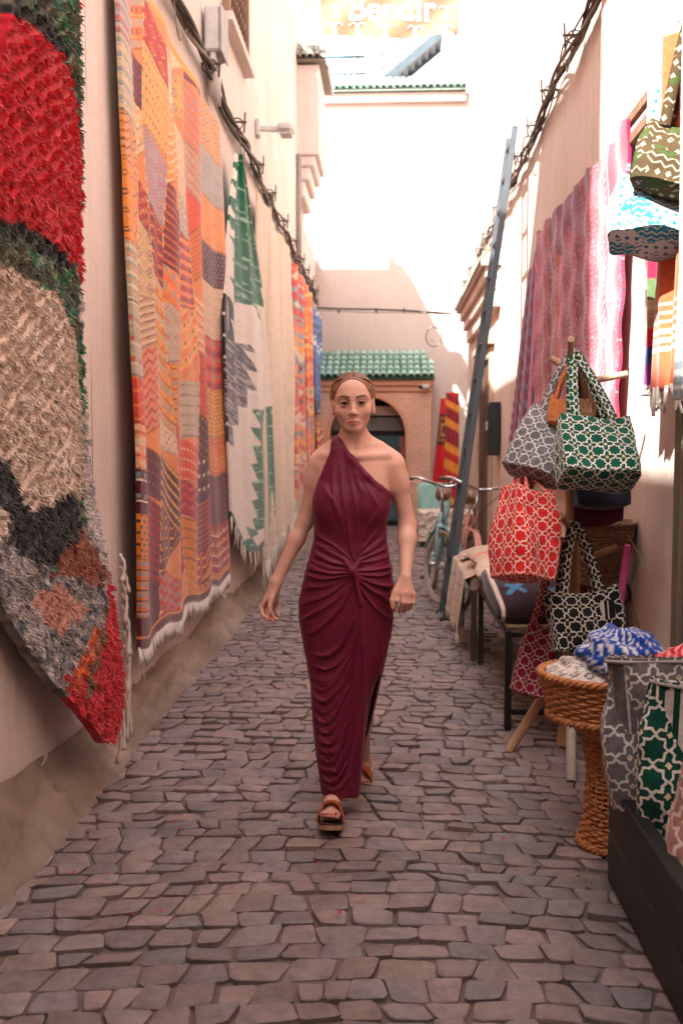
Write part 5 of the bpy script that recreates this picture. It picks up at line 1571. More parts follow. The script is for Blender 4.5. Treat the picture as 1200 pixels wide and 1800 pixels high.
def heap(name, label, cat, c, r3, colf, m_, seed, rot=0.0, amp=0.35, top=None, n=90):
    "crumpled cloth heap"
    th, ph = np.meshgrid(np.linspace(0, 2 * PI, n), np.linspace(0, PI, n // 2), indexing='ij')
    x = np.sin(ph) * np.cos(th); y = np.sin(ph) * np.sin(th); z = np.cos(ph)
    cr = 1 - np.abs(fbm(x * 1.7 + seed, y * 1.7, z * 1.7, 3) - 0.45) * 2.2 * amp + amp * 0.5 * (fbm(x * 4 + seed, y * 4, z * 4 + 3, 2) - 0.5) + 0.04 * np.sin(9 * x + 7 * z + seed)
    X = c[0] + r3[0] * (x * math.cos(rot) - y * math.sin(rot)) * cr; Y = c[1] + r3[1] * (x * math.sin(rot) + y * math.cos(rot)) * cr; Z = c[2] + r3[2] * z * cr
    Z = np.maximum(Z, c[2] - r3[2] * 0.55)
    col = colf(x, y, z)
    V = np.stack([X, Y, Z], -1).reshape(-1, 3)
    o = put_np(name, V, grid_faces(n, n // 2, flip=True), m_, None, col=col.reshape(-1, 3))
    tag(o, label, cat); return o
def col_bluecloth(x, y, z):
    col = np.zeros(x.shape + (3,)); col[:] = C_(20, 64, 150)
    a = np.arctan2(y, x)
    w = C_(214, 216, 222)
    k = (np.abs(((a * 3.2 + z * 2) % 1) - 0.5) < 0.10) & (((z * 4) % 1) < 0.75); col[k] = w
    k = ((((a * 11) % 1) < 0.45) & (((z * 13) % 1) < 0.45)) & (z > 0.25) & (x < 0.15); col[k] = w
    k = (np.abs(((z * 5 + np.abs(a + 0.9) * 3) % 1) - 0.5) < 0.16) & (z < 0.1); col[k] = w * 0.95
    return col
def col_white_pat(x, y, z):
    col = np.zeros(x.shape + (3,)); col[:] = C_(216, 206, 196)
    a = np.arctan2(y, x); d_ = np.abs(((a * 2.5) % 1) - 0.5) + np.abs(((z * 3) % 1) - 0.5)
    col[(d_ > 0.3) & (d_ < 0.42)] = C_(70, 64, 64); col[d_ < 0.12] = C_(110, 60, 60)
    return col
heap('blue_cloth_heap', 'crumpled blue cloth with white stitched marks in the wicker basket', 'cloth', (0.79, 3.42, 0.665), (0.155, 0.14, 0.12), col_bluecloth, M_WEAVE, 2.0, 0.3, 0.45)
heap('white_cloth_heap', 'white patterned cloth lining the front of the wicker basket', 'cloth', (0.685, 3.44, 0.585), (0.155, 0.15, 0.085), col_white_pat, M_WEAVE, 6.0, 0.1, 0.3)

# ---- black crate with standing bags
M_BLK = mat('black_painted_wood', (0.012, 0.012, 0.012), 0.5, 0.5, 6, 0.3, 40, stretch=(4, 0.6, 4), tint=(0.03, 0.027, 0.025))
ck = thing('black_crate', 'long black wooden box standing low on the cobbles full of bags', 'crate', (0.97, 2.4, 0))
cx0, cx1, cya, cyb, chh = 0.695, 1.165, 1.75, 3.12, 0.335
for i in range(2):
    z0, z1 = 0.02 + i * 0.158, 0.02 + i * 0.158 + 0.154
    MB().add(span(cx0, cx0 + 0.022, cya, cyb, z0, z1, 0.004)).build('side_plank', M_BLK, ck)
    MB().add(span(cx1 - 0.022, cx1, cya, cyb, z0, z1, 0.004)).build('side_plank', M_BLK, ck)
    MB().add(span(cx0 + 0.024, cx1 - 0.024, cyb - 0.022, cyb, z0, z1, 0.004)).build('end_plank', M_BLK, ck)
    MB().add(span(cx0 + 0.024, cx1 - 0.024, cya, cya + 0.022, z0, z1, 0.004)).build('end_plank', M_BLK, ck)
MB().add(span(cx0 - 0.012, cx0 + 0.034, cya - 0.01, cyb + 0.012, 0.337, 0.357, 0.004)).build('top_rail', M_BLK, ck)
MB().add(span(cx0 + 0.024, cx1 - 0.024, cya + 0.024, cyb - 0.024, 0.05, 0.07, 0.003)).build('floor_board', M_BLK, ck)
GC = 'bags standing in the black crate'
tote('tote_bag', 'warm grey star lattice tote standing at the end of the black crate', (0.865, 2.98, 0.77), 0.48, 0.45, 0.12, rotm(-5, -3, -10), S_GREY2, None, 0.036, 0.5, 43, 0.012, group=GC, straps=False, sag=0.006)
tote('tote_bag', 'dark green star lattice tote standing in the middle of the black crate', (0.925, 2.82, 0.72), 0.42, 0.48, 0.12, rotm(-7, 4, -10), S_GREEN2, None, 0.036, 0.5, 47, 0.012, group=GC, straps=False, sag=0.006)
tote('tote_bag', 'rosy brown star lattice tote standing before the green one in the crate', (0.915, 2.58, 0.65), 0.30, 0.44, 0.13, rotm(-9, 7, -12), S_PINK, None, 0.036, 0.5, 53, 0.014, group=GC, straps=False, sag=0.006)
def col_redc(x, y, z):
    col = np.zeros(x.shape + (3,)); col[:] = C_(196, 20, 44); a = np.arctan2(y, x)
    col[np.abs(((a * 3 + z * 3) % 1) - 0.5) < 0.1] = C_(236, 206, 204); return col
heap('red_cloth_heap', 'red cloth with white stripes folded behind the warm grey tote', 'cloth', (1.00, 3.24, 0.70), (0.14, 0.08, 0.06), col_redc, M_WEAVE, 9.0, 0.2, 0.25)
sbx = thing('low_stool', 'small dark stool carrying the folded red cloth', 'stool', (1.0, 3.26, 0))
MB().add(span(0.90, 1.12, 3.18, 3.36, 0.63, 0.66, 0.005)).build('seat', M_WOOD_DK, sbx)
for (a_, b_) in ((0.92, 3.20), (1.10, 3.20), (0.92, 3.34), (1.10, 3.34)): MB().add(span(a_ - 0.015, a_ + 0.015, b_ - 0.015, b_ + 0.015, 0, 0.628, 0.003)).build('leg', M_WOOD_DK, sbx)

# ---- low metal table with cushions, daybed with throws behind
M_IRON = mat('dark_iron', (0.022, 0.02, 0.02), 0.5, 0.4, 20, 0.2, 120)
tb = thing('iron_table', 'low dark iron table carrying cushions behind the peg stand', 'table', (0.86, 5.3, 0))
tx0, tx1, ty0, ty1, tz = 0.575, 1.13, 4.80, 6.25, 0.50
for (a_, b_) in ((tx0, ty0), (tx1, ty0), (tx0, ty1), (tx1, ty1)): MB().add(span(a_ - 0.016, a_ + 0.016, b_ - 0.016, b_ + 0.016, 0, tz, 0.003)).build('leg', M_IRON, tb)
for (a, b_) in (((tx0 + 0.017, ty0, 0.10), (tx1 - 0.017, ty0, 0.10)), ((tx0, ty0 + 0.017, tz - 0.02), (tx0, ty1 - 0.017, tz - 0.02)), ((tx0 + 0.017, ty0, tz - 0.02), (tx1 - 0.017, ty0, tz - 0.02)), ((tx1, ty0 + 0.017, tz - 0.02), (tx1, ty1 - 0.017, tz - 0.02))):
    MB().add(beam(a, b_, 0.026, 0.026)).build('rail', M_IRON, tb)
MB().add(span(tx0 - 0.01, tx1 + 0.01, ty0 - 0.01, ty1 + 0.01, tz + 0.002, tz + 0.022, 0.004)).build('top', mat('rope_seat', (0.22, 0.16, 0.10), 0.9, 0.5, 40, 0.6, 120), tb)
def cushion(name, label, c, s, colf, seed, rz=0, rx=0, cat='cushion'):
    n = 60
    a, b_ = np.meshgrid(np.linspace(-1, 1, n), np.linspace(-1, 1, n), indexing='ij')
    prof = (np.clip(1 - np.abs(a) ** 3.2, 0, 1) * np.clip(1 - np.abs(b_) ** 3.2, 0, 1)) ** 0.42
    wr_ = 0.10 * (fbm(a * 3 + seed, b_ * 3, 0.5, 3) - 0.5) + 0.05 * np.sin(a * 5 + b_ * 7 + seed) * (1 - prof * 0.4)
    rm = rotm(rx, 0, rz); Vs = []; Fs = []; Cs = []
    for sg in (1, -1):
        z = sg * s[2] / 2 * prof * (1 + wr_)
        P = np.stack([a * s[0] / 2 * (1 - 0.06 * np.abs(b_) ** 2), b_ * s[1] / 2 * (1 - 0.06 * np.abs(a) ** 2), z], -1).reshape(-1, 3)
        Vs.append(P @ np.array(rm).T + np.array(c)); Fs.append(grid_faces(n, n, flip=(sg < 0)) + (0 if sg > 0 else n * n)); Cs.append(colf(a, b_, sg).reshape(-1, 3))
    o = put_np(name, np.concatenate(Vs), np.concatenate(Fs), M_WEAVE, None, col=np.concatenate(Cs)); tag(o, label, cat); return o
def col_emb(a, b_, sg):
    col = np.zeros(a.shape + (3,)); col[:] = C_(52, 34, 42)
    for (ca, cb, c) in ((-0.55, -0.45, C_(70, 130, 170)), (-0.75, 0.45, C_(230, 120, 50)), (0.1, -0.6, C_(70, 130, 170)), (-0.2, 0.3, C_(206, 60, 80)), (0.5, 0.2, C_(230, 150, 60)), (0.6, -0.5, C_(206, 60, 80))):
        x_, y_ = a - ca, b_ - cb; col[((np.abs(x_ - y_) < 0.07) | (np.abs(x_ + y_) < 0.07)) & (np.hypot(x_, y_) < 0.24)] = c
    col[(np.abs(a + 0.88) < 0.03)] = C_(226, 210, 200)
    return col
solid = lambda c, c2=None, f=6: (lambda a, b_, sg: np.where(((((a * f) % 1) < 0.2) & (c2 is not None))[..., None], (c2 if c2 is not None else c), c) * np.ones(a.shape + (3,)))
cushion('floor_cushion', 'black embroidered floor cushion bulging over the end of the iron table', (0.76, 5.10, 0.635), (0.54, 0.56, 0.20), col_emb, 1.0, 4, 16)
cushion('mint_cushion', 'mint green cushion lying behind the black embroidered cushion', (0.84, 5.60, 0.66), (0.52, 0.5, 0.17), solid(C_(176, 222, 206), C_(206, 230, 220)), 4.0, -6, 6)
cushion('plum_cushion', 'plum striped cushion against the wall behind the black tote', (1.02, 5.05, 0.72), (0.30, 0.42, 0.16), solid(C_(84, 40, 60), C_(190, 160, 170), 3), 6.0, 10, 20)
bd = thing('daybed', 'low daybed under pale throws beside the bicycles', 'daybed', (0.84, 6.8, 0))
for (a_, b_) in ((0.54, 6.35), (0.54, 7.42), (1.12, 6.35), (1.12, 7.42)): MB().add(span(a_ - 0.018, a_ + 0.018, b_ - 0.018, b_ + 0.018, 0, 0.45, 0.003)).build('leg', M_WOOD_DK, bd)
MB().add(span(0.515, 1.145, 6.32, 7.46, 0.452, 0.56, 0.02)).build('mattress', mat('mattress_cloth', (0.4, 0.3, 0.24), 0.9), bd)
def throw(name, label, x0, x1, y0, y1, z, drop, colf, seed, amp=0.012):
    "cloth over the edge of the bed: flat on top, hanging down on the alley side"
    nu, nv = 80, 90
    S, T = np.meshgrid(np.linspace(0, 1, nu), np.linspace(0, 1, nv), indexing='ij')
    Ltot = (x1 - x0) + drop; l = T * Ltot
    top_ = l < (x1 - x0)
    Y = y0 + (y1 - y0) * S
    X = np.where(top_, x1 - l, x0 - 0.02 - 0.03 * np.sin(S * 14 + seed) * np.clip((l - (x1 - x0)) / 0.3, 0, 1) - 0.06 * np.clip((l - (x1 - x0)), 0, 1))
    Z = np.where(top_, z, z - (l - (x1 - x0))) - 0.02 * np.exp(-((l - (x1 - x0)) / 0.03) ** 2) + amp * (fbm(Y * 9 + seed, l * 9, 0, 3) - 0.5) * 3 * top_
    Z = np.maximum(Z + 0.03 * (fbm(S * 5 + seed, 0 * S, 0, 2) - 0.5) * ~top_ * 3, 0.04)
    o = put_np(name, np.stack([X, Y, Z], -1).reshape(-1, 3), grid_faces(nu, nv), M_WEAVE, None, col=colf(S, T, Y, l).reshape(-1, 3)); tag(o, label, 'throw')
    return o, np.stack([X, Y, Z], -1)
def col_throw(c1, c2, f, k=0.12):
    def g(S, T, Y, l):
        col = np.zeros(S.shape + (3,)); col[:] = c1; col[((l * f) % 1) < k] = c2
        return col * (0.85 + 0.3 * fbm(Y * 30, l * 30, 1, 3))[..., None]
    return g
o, P = throw('beige_throw', 'beige throw with tufted tassels draped over the daybed side', 0.50, 1.15, 6.30, 7.48, 0.585, 0.40, col_throw(C_(206, 176, 152), C_(180, 140, 116), 9), 1.0)
fringe(o, [P[int(i / 39 * 79), -1] for i in range(40)], 0.07, mat('beige_tuft', (0.5, 0.38, 0.29), 0.95), 0.007, 0.012, 'tassel_fringe')
o, P = throw('black_marked_blanket', 'folded cream blanket with black squiggles and pink stitches on the daybed', 0.53, 1.12, 7.0, 7.44, 0.62, 0.05, lambda S, T, Y, l: np.where((np.abs(np.sin(Y * 40 + 3 * np.sin(l * 30)) * 0.5 + 0.5 - ((l * 7) % 1)) < 0.10)[..., None], C_(40, 38, 40), np.where((vnoise(Y * 30, l * 30, 2) > 0.80)[..., None], C_(214, 120, 130), C_(226, 206, 186))), 3.0, 0.02)
cushion('folded_blanket', 'folded beige blanket with a coral edge lying on the daybed', (0.83, 6.55, 0.66), (0.62, 0.48, 0.13), lambda a, b_, sg: np.where((np.abs(b_ + 0.5) < 0.06)[..., None], C_(226, 130, 96), C_(206, 180, 156)) * np.ones(a.shape + (3,)), 2.0, 5, 4, 'blanket')
cushion('rolled_blanket', 'thick cream blanket folded on top near the mint cushion', (0.80, 6.12, 0.62), (0.55, 0.40, 0.15), lambda a, b_, sg: np.ones(a.shape + (3,)) * C_(222, 196, 168), 8.0, -4, 3, 'blanket')

# straw basket turned against the wall and the pink pole
sbk = thing('straw_basket', 'brown straw basket leaning on the wall behind the black tote', 'basket', (1.05, 4.95, 0.6))
pf = lambda t: (0.10 + 0.05 * t, 0.0 + 0.30 * t)
sc_ = (1.03, 4.86, 0.72)
mb = MB(); weave_rows(mb, pf, 24, sc_, 24, 0.0068, amp=0.004); mb.build('weave', M_STRAW, sbk, smooth=True, kind='stuff')
mb = MB(); mb.add(lathe([(0.0, 0.01), (0.095, 0.01), (0.146, 0.30)], 24, sc_)); mb.build('lining', M_STRAW, sbk, smooth=True)
braid(0.152, 0.30, sc_, 0.009, 16).build('rim', M_STRAW, sbk, smooth=True)
MB().add(tube(smooth_line([(1.12, 4.76, 0.98), (1.16, 4.68, 0.86), (1.12, 4.62, 0.70), (1.14, 4.56, 0.55)], 6), 0.004, 5)).build('cord', M_STRAW, sbk)
pk = thing('pink_pole', 'bright pink painted pole leaning upright against the wall', 'pole', (1.0, 4.33, 0))
pa = wy(1102, 962, 4.42); pb = wy(1078, 1140, 4.30); dd = (pb - pa); t_ = (0.0 - pa.z) / dd.z; pe = pa + dd * t_
MB().add(tube([pa, pe], 0.0165, 12)).build('shaft', mat('pink_paint', (0.55, 0.05, 0.25), 0.35, 0.25, 20, 0.2, 60, spec=0.5), pk, smooth='auto')
MB().add(ell(pa, (0.018, 0.018, 0.014), 12, 8)).build('cap', mat('pink_paint'), pk, smooth=True)

# ---- bicycles
def bicycle(name, label, c, steer, lean, colm, tyre_m, group, basket=False):
    "front wheel on the ground at c, heading towards -y"
    o = thing(name, label, 'bicycle', c, group)
    c = Vector(c); r = 0.325; wb = 1.02
    Ml = Matrix.Rotation(R(lean), 3, 'Y')
    W = lambda p: c + Ml @ Vector(p)
    Rs = Matrix.Rotation(R(steer), 3, 'Z')
    ax = Vector((0, 0, r))
    S_ = lambda p: W(ax + Rs @ (Vector(p) - ax))          # steered parts
    M_RIM = mat('rim_metal', (0.45, 0.44, 0.42), 0.35, 0.2, metal=0.8); M_CH = mat('chrome', (0.6, 0.58, 0.55), 0.25, 0.15, metal=0.9)
    for k in range(2):
        f = S_ if k == 0 else (lambda p: W(Vector(p) + Vector((0, wb, 0))))
        ring = lambda rad: [f((0, rad * math.cos(2 * PI * i / 40), r + rad * math.sin(2 * PI * i / 40))) for i in range(40)]
        ty = MB().add(tube(ring(r - 0.021), 0.021, 8, closed=True)).build('wheel', tyre_m, o, smooth=True)
        MB().add(tube(ring(r - 0.048), 0.011, 6, closed=True)).build('rim', M_RIM, ty, smooth=True)
        sp_ = MB()
        for i in range(28):
            w = 2 * PI * i / 28; w2 = w + (0.5 if i % 2 else -0.5); s = 0.025 if i % 4 < 2 else -0.025
            sp_.add(tube([f((s, 0.022 * math.cos(w2), r + 0.022 * math.sin(w2))), f((0, (r - 0.05) * math.cos(w), r + (r - 0.05) * math.sin(w)))], 0.0016, 4, caps=False))
        sp_.build('spokes', M_RIM, ty)
        MB().add(tube([f((-0.05, 0, r)), f((0.05, 0, r))], 0.018, 10)).build('hub', M_CH, ty, smooth='auto')
        fd = MB(); pts = [f((0, (r + 0.025) * math.cos(a), r + (r + 0.025) * math.sin(a))) for a in [R(20 + 9 * q) for q in range(17)]]
        fd.add(ribbon(pts, (Ml @ (Rs if k == 0 else Matrix.Identity(3)) @ Vector((1, 0, 0))), 0.055, 0.003)); fd.build('mudguard', colm, o)
    head_t, head_b = Vector((0, 0.16, 0.84)), Vector((0, 0.10, 0.66))
    fk = MB()
    for s in (-1, 1): fk.add(tube([S_((s * 0.052, 0, r)), S_((s * 0.052, 0.055, r + 0.30)), S_((s * 0.03, 0.085, r + 0.35))], 0.0135, 8))
    fk.add(tube([S_((-0.052, 0.08, r + 0.345)), S_((0.052, 0.08, r + 0.345))], 0.018, 8))
    fk.build('fork', colm, o, smooth=True)
    bb = Vector((0, 0.60, 0.28)); se = Vector((0, 0.80, 0.78)); rw = Vector((0, wb, r))
    fm = MB()
    fm.add(tube([W(head_b), W(head_t)], 0.022, 10)); fm.add(tube([W(head_b), W(bb)], 0.019, 8)); fm.add(tube([W(head_t), W(head_t * 0.35 + se * 0.65 - Vector((0, 0, 0.12)))], 0.016, 8)); fm.add(tube([W(bb), W(se)], 0.017, 8))
    for s in (-1, 1):
        fm.add(tube([W(bb), W(rw + Vector((s * 0.06, 0, 0)))], 0.011, 6)); fm.add(tube([W(se), W(rw + Vector((s * 0.06, 0, 0)))], 0.010, 6))
    fm.build('frame', colm, o, smooth=True)
    MB().add(tube([S_((0, 0.10, 0.80)), S_((0, 0.145, 1.02))], 0.0135, 8)).build('stem', M_CH, o, smooth=True)
    hb = smooth_line([S_((-0.30, 0.30, 1.06)), S_((-0.24, 0.14, 1.08)), S_((-0.10, 0.08, 1.04)), S_((0, 0.12, 1.02)), S_((0.10, 0.08, 1.04)), S_((0.24, 0.14, 1.08)), S_((0.30, 0.30, 1.06))], 6)
    hbo = MB().add(tube(hb, 0.0125, 8)).build('handlebar', M_CH, o, smooth=True)
    for s in (-1, 1):
        MB().add(tube([S_((s * 0.262, 0.19, 1.073)), S_((s * 0.305, 0.33, 1.055))], 0.019, 8)).build('grip', mat('brown_grip', (0.16, 0.09, 0.06), 0.7), hbo, smooth='auto')
        MB().add(tube([S_((s * 0.22, 0.10, 1.065)), S_((s * 0.26, 0.08, 1.03)), S_((s * 0.30, 0.20, 1.02))], 0.006, 6)).build('brake_lever', M_CH, hbo, smooth=True)
        MB().add(tube(smooth_line([S_((s * 0.22, 0.10, 1.06)), S_((s * 0.16, -0.06, 1.02)), S_((s * 0.04, 0.0, 0.86)), S_((0, 0.06, 0.70))], 6), 0.004, 5)).build('brake_cable', M_CABLE, hbo, smooth=True)
    MB().add(tube([W(se), W(se + Vector((0, 0.03, 0.10)))], 0.013, 8)).build('seat_post', M_CH, o)
    sdl = Vector((0, 0.86, 0.91))
    MB().add(tube([W(sdl + Vector((0, -0.16, 0.01))), W(sdl + Vector((0, -0.06, 0))), W(sdl + Vector((0, 0.05, 0.005))), W(sdl + Vector((0, 0.11, 0.0)))], [0.018, 0.035, 0.075, 0.05], 10)).build('saddle', mat('tan_leather', (0.26, 0.13, 0.08), 0.55), o, smooth=True)
    MB().add(tube([W(bb + Vector((-0.07, 0, 0))), W(bb + Vector((0.07, 0, 0)))], 0.02, 8)).build('bottom_bracket', M_CH, o)
    for s in (-1, 1):
        cr_ = MB(); cr_.add(tube([W(bb + Vector((s * 0.07, 0, 0))), W(bb + Vector((s * 0.08, s * 0.12, -0.11)))], 0.010, 6)); cr_.add(box(W(bb + Vector((s * 0.12, s * 0.12, -0.115))), (0.08, 0.09, 0.022), 0.005)); cr_.build('pedal', M_IRON, o)
    cu = MB(); q = [W((0.06, bb.y + 0.09 * math.cos(2 * PI * i / 24), bb.z + 0.09 * math.sin(2 * PI * i / 24))) for i in range(24)]; cu.add(tube(q, 0.005, 5, closed=True)); cu.build('chain_ring', M_CH, o)
    ca = [(0.062, bb.y, bb.z + 0.09), (0.062, rw.y, rw.z + 0.035), (0.062, rw.y + 0.035, rw.z), (0.062, rw.y, rw.z - 0.035), (0.062, bb.y, bb.z - 0.09)]
    MB().add(tube([W(p) for p in ca], 0.005, 5)).build('chain', M_IRON, o)
    if basket:
        MB().add(tube([S_((0.10, 0.0, 0.86)), S_((0.10, -0.03, 0.80))], 0.035, 10)).build('headlamp', M_CH, o)
    return o
M_AQUA = mat('aqua_paint', (0.24, 0.43, 0.45), 0.35, 0.15, 8, 0.05, 60, spec=0.5); M_ROSE = mat('rose_paint', (0.62, 0.26, 0.21), 0.4, 0.15, 8, 0.05, 60, spec=0.5)
bicycle('bicycle', 'aqua bicycle with cream tyres parked by the ladder', (0.425, 8.62, 0.006), 24, 5, M_AQUA, mat('cream_tyre', (0.42, 0.34, 0.26), 0.85), 'parked bicycles')
bicycle('bicycle', 'rose pink bicycle with dark tyres parked beside the aqua one', (0.60, 8.30, 0.006), 6, 9, M_ROSE, mat('dark_tyre', (0.10, 0.08, 0.065), 0.85), 'parked bicycles')

# ---- sofa at the far corner
sf = thing('garden_sofa', 'small sofa with aqua cushions under a shaggy throw by the porch', 'sofa', (0.62, 13.9, 0))
M_AQC = mat('aqua_cushion', (0.26, 0.46, 0.42), 0.9, 0.2, 8, 0.3, 90)
MB().add(span(0.40, 1.10, 13.40, 14.10, 0.12, 0.30, 0.02)).build('base', M_WOOD_DK, sf)
for (a_, b_) in ((0.44, 13.44), (1.06, 13.44), (0.44, 14.06), (1.06, 14.06)): MB().add(span(a_ - 0.03, a_ + 0.03, b_ - 0.03, b_ + 0.03, 0, 0.119, 0.004)).build('leg', M_WOOD_DK, sf)
MB().add(span(0.41, 1.09, 13.38, 13.95, 0.302, 0.44, 0.05)).build('seat_cushion', M_AQC, sf, smooth='auto')
MB().add(box((0.62, 14.02, 0.60), (0.46, 0.16, 0.50), 0.06, Matrix.Rotation(R(-12), 3, 'X'))).build('back_cushion', M_AQC, sf, smooth='auto')
def shagthrow():
    nu, nv = 60, 70
    S, T = np.meshgrid(np.linspace(0, 1, nu), np.linspace(0, 1, nv), indexing='ij'); l = T * 0.9
    X = 0.385 + 0.72 * S; top_ = l < 0.5
    Y = np.where(top_, 13.88 - l, 13.35); Z = np.where(top_, 0.47, 0.47 - (l - 0.5)) + 0.05 * (vnoise(S * 30, l * 34, 1.0)) ; Y = Y - 0.05 * vnoise(S * 34, l * 30, 4.0)
    col = np.zeros(S.shape + (3,)); col[:] = C_(222, 204, 188); col *= (0.8 + 0.3 * vnoise(S * 18, l * 20, 6))[..., None]
    o = put_np('shaggy_throw', np.stack([X, Y, Z], -1).reshape(-1, 3), grid_faces(nu, nv, flip=True), M_SHAG, None, col=col.reshape(-1, 3)); tag(o, 'shaggy cream throw spread over the aqua sofa seat', 'throw')
shagthrow()
# ================================================================== the walking woman
WD = 3.75                                                   # distance of her torso
def K(u, v, dy=0.0): return np.array(wy(u, v, WD + dy))

def sd_cap(a, b, ra, rb):
    a = np.array(a, float); b = np.array(b, float); ba = b - a; bb = max(float(ba @ ba), 1e-9)
    def f(x, y, z):
        px, py, pz = x - a[0], y - a[1], z - a[2]
        t = np.clip((px * ba[0] + py * ba[1] + pz * ba[2]) / bb, 0, 1)
        return np.sqrt((px - t * ba[0]) ** 2 + (py - t * ba[1]) ** 2 + (pz - t * ba[2]) ** 2) - (ra + (rb - ra) * t)
    m_ = max(ra, rb)
    return f, np.minimum(a, b) - m_, np.maximum(a, b) + m_
def sd_ell(c, r, rot=None):
    c = np.array(c, float); r = np.array(r, float)
    def f(x, y, z):
        px, py, pz = x - c[0], y - c[1], z - c[2]
        if rot is not None:
            px, py, pz = (rot[0][0] * px + rot[1][0] * py + rot[2][0] * pz, rot[0][1] * px + rot[1][1] * py + rot[2][1] * pz, rot[0][2] * px + rot[1][2] * py + rot[2][2] * pz)
        k0 = np.sqrt((px / r[0]) ** 2 + (py / r[1]) ** 2 + (pz / r[2]) ** 2); k1 = np.sqrt((px / r[0] ** 2) ** 2 + (py / r[1] ** 2) ** 2 + (pz / r[2] ** 2) ** 2)
        return k0 * (k0 - 1) / np.maximum(k1, 1e-9)
    m_ = r.max() if rot is not None else r
    return f, c - m_, c + m_

def evaluate(ops, lo, hi, h):
    lo = np.array(lo); n = np.ceil((np.array(hi) - lo) / h).astype(int) + 1
    ax = [lo[i] + h * np.arange(n[i]) for i in range(3)]
    F = np.full(n, 0.3, dtype=np.float32)
    for (fn, a, b, k, op) in ops:
        mg = k + 0.03
        s = []
        for i in range(3):
            i0 = int(np.searchsorted(ax[i], a[i] - mg)); i1 = int(np.searchsorted(ax[i], b[i] + mg)); s.append(slice(i0, i1))
        if any(q.stop <= q.start for q in s): continue
        s = tuple(s)
        d = fn(ax[0][s[0]][:, None, None], ax[1][s[1]][None, :, None], ax[2][s[2]][None, None, :])
        A = F[s]
        if op == 'u':
            hh = np.maximum(k - np.abs(A - d), 0) / max(k, 1e-6); F[s] = np.minimum(A, d) - hh * hh * k * 0.25
        elif op == 's':
            d = -d; hh = np.maximum(k - np.abs(A - d), 0) / max(k, 1e-6); F[s] = np.maximum(A, d) + hh * hh * k * 0.25
    return F, lo, ax

def surface_nets(F, lo, h):
    S = F < 0
    nx, ny, nz = F.shape
    c = np.zeros((nx - 1, ny - 1, nz - 1), dtype=np.int8)
    corners = [(i, j, k) for i in (0, 1) for j in (0, 1) for k in (0, 1)]
    for (i, j, k) in corners: c += S[i:nx - 1 + i, j:ny - 1 + j, k:nz - 1 + k]
    act = (c > 0) & (c < 8)
    I = np.argwhere(act)
    idx = np.full(act.shape, -1, dtype=np.int32); idx[act] = np.arange(len(I))
    val = {cr: F[I[:, 0] + cr[0], I[:, 1] + cr[1], I[:, 2] + cr[2]] for cr in corners}
    acc = np.zeros((len(I), 3)); cnt = np.zeros(len(I))
    for a in corners:
        for ax in range(3):
            if a[ax] == 1: continue
            b = list(a); b[ax] = 1; b = tuple(b)
            va, vb = val[a], val[b]; m_ = (va < 0) != (vb < 0)
            t = np.where(m_, va / np.where(np.abs(va - vb) < 1e-12, 1, va - vb), 0)
            p = np.tile(np.array(a, float), (len(I), 1)); p[:, ax] += t
            acc[m_] += p[m_]; cnt[m_] += 1
    V = lo + h * (I + acc / cnt[:, None])
    Q = []
    for ax in range(3):
        o1, o2 = (ax + 1) % 3, (ax + 2) % 3
        a = [slice(None)] * 3; b = [slice(None)] * 3; a[ax] = slice(0, -1); b[ax] = slice(1, None)
        ch = S[tuple(a)] != S[tuple(b)]
        E = np.argwhere(ch)
        E = E[(E[:, o1] > 0) & (E[:, o2] > 0) & (E[:, o1] < F.shape[o1] - 1) & (E[:, o2] < F.shape[o2] - 1)]
        ins = S[E[:, 0], E[:, 1], E[:, 2]]
        def cell(d1, d2):
            q = E.copy(); q[:, o1] -= d1; q[:, o2] -= d2
            return idx[q[:, 0], q[:, 1], q[:, 2]]
        q = np.stack([cell(1, 1), cell(0, 1), cell(0, 0), cell(1, 0)], 1)
        q[~ins] = q[~ins][:, ::-1]
        Q.append(q)
    Q = np.concatenate(Q); Q = Q[(Q >= 0).all(1)]
    return V, Q

# ---- outline of torso and skirt: photo v, left u, right u, centre offset, half depth
ST = np.array([
    (786, 588, 662, 0.010, 0.052), (800, 570, 678, 0.006, 0.070), (815, 561, 690, 0.003, 0.082), (835, 556, 692, 0.0, 0.092), (860, 553, 688, -0.004, 0.102),
    (880, 552, 683, -0.006, 0.106), (910, 552, 680, -0.006, 0.104), (950, 551, 679, 0.0, 0.098), (975, 545, 683, 0.0, 0.102), (1000, 538, 688, 0.0, 0.108),
    (1030, 530, 692, 0.004, 0.116), (1060, 525, 693, 0.008, 0.122), (1090, 525, 691, 0.008, 0.122), (1120, 530, 686, 0.006, 0.120), (1150, 536, 680, 0.0, 0.116),
    (1200, 545, 660, -0.015, 0.112), (1250, 548, 647, -0.035, 0.108), (1300, 553, 638, -0.055, 0.100), (1350, 560, 634, -0.07, 0.092), (1400, 567, 631, -0.08, 0.085)], float)
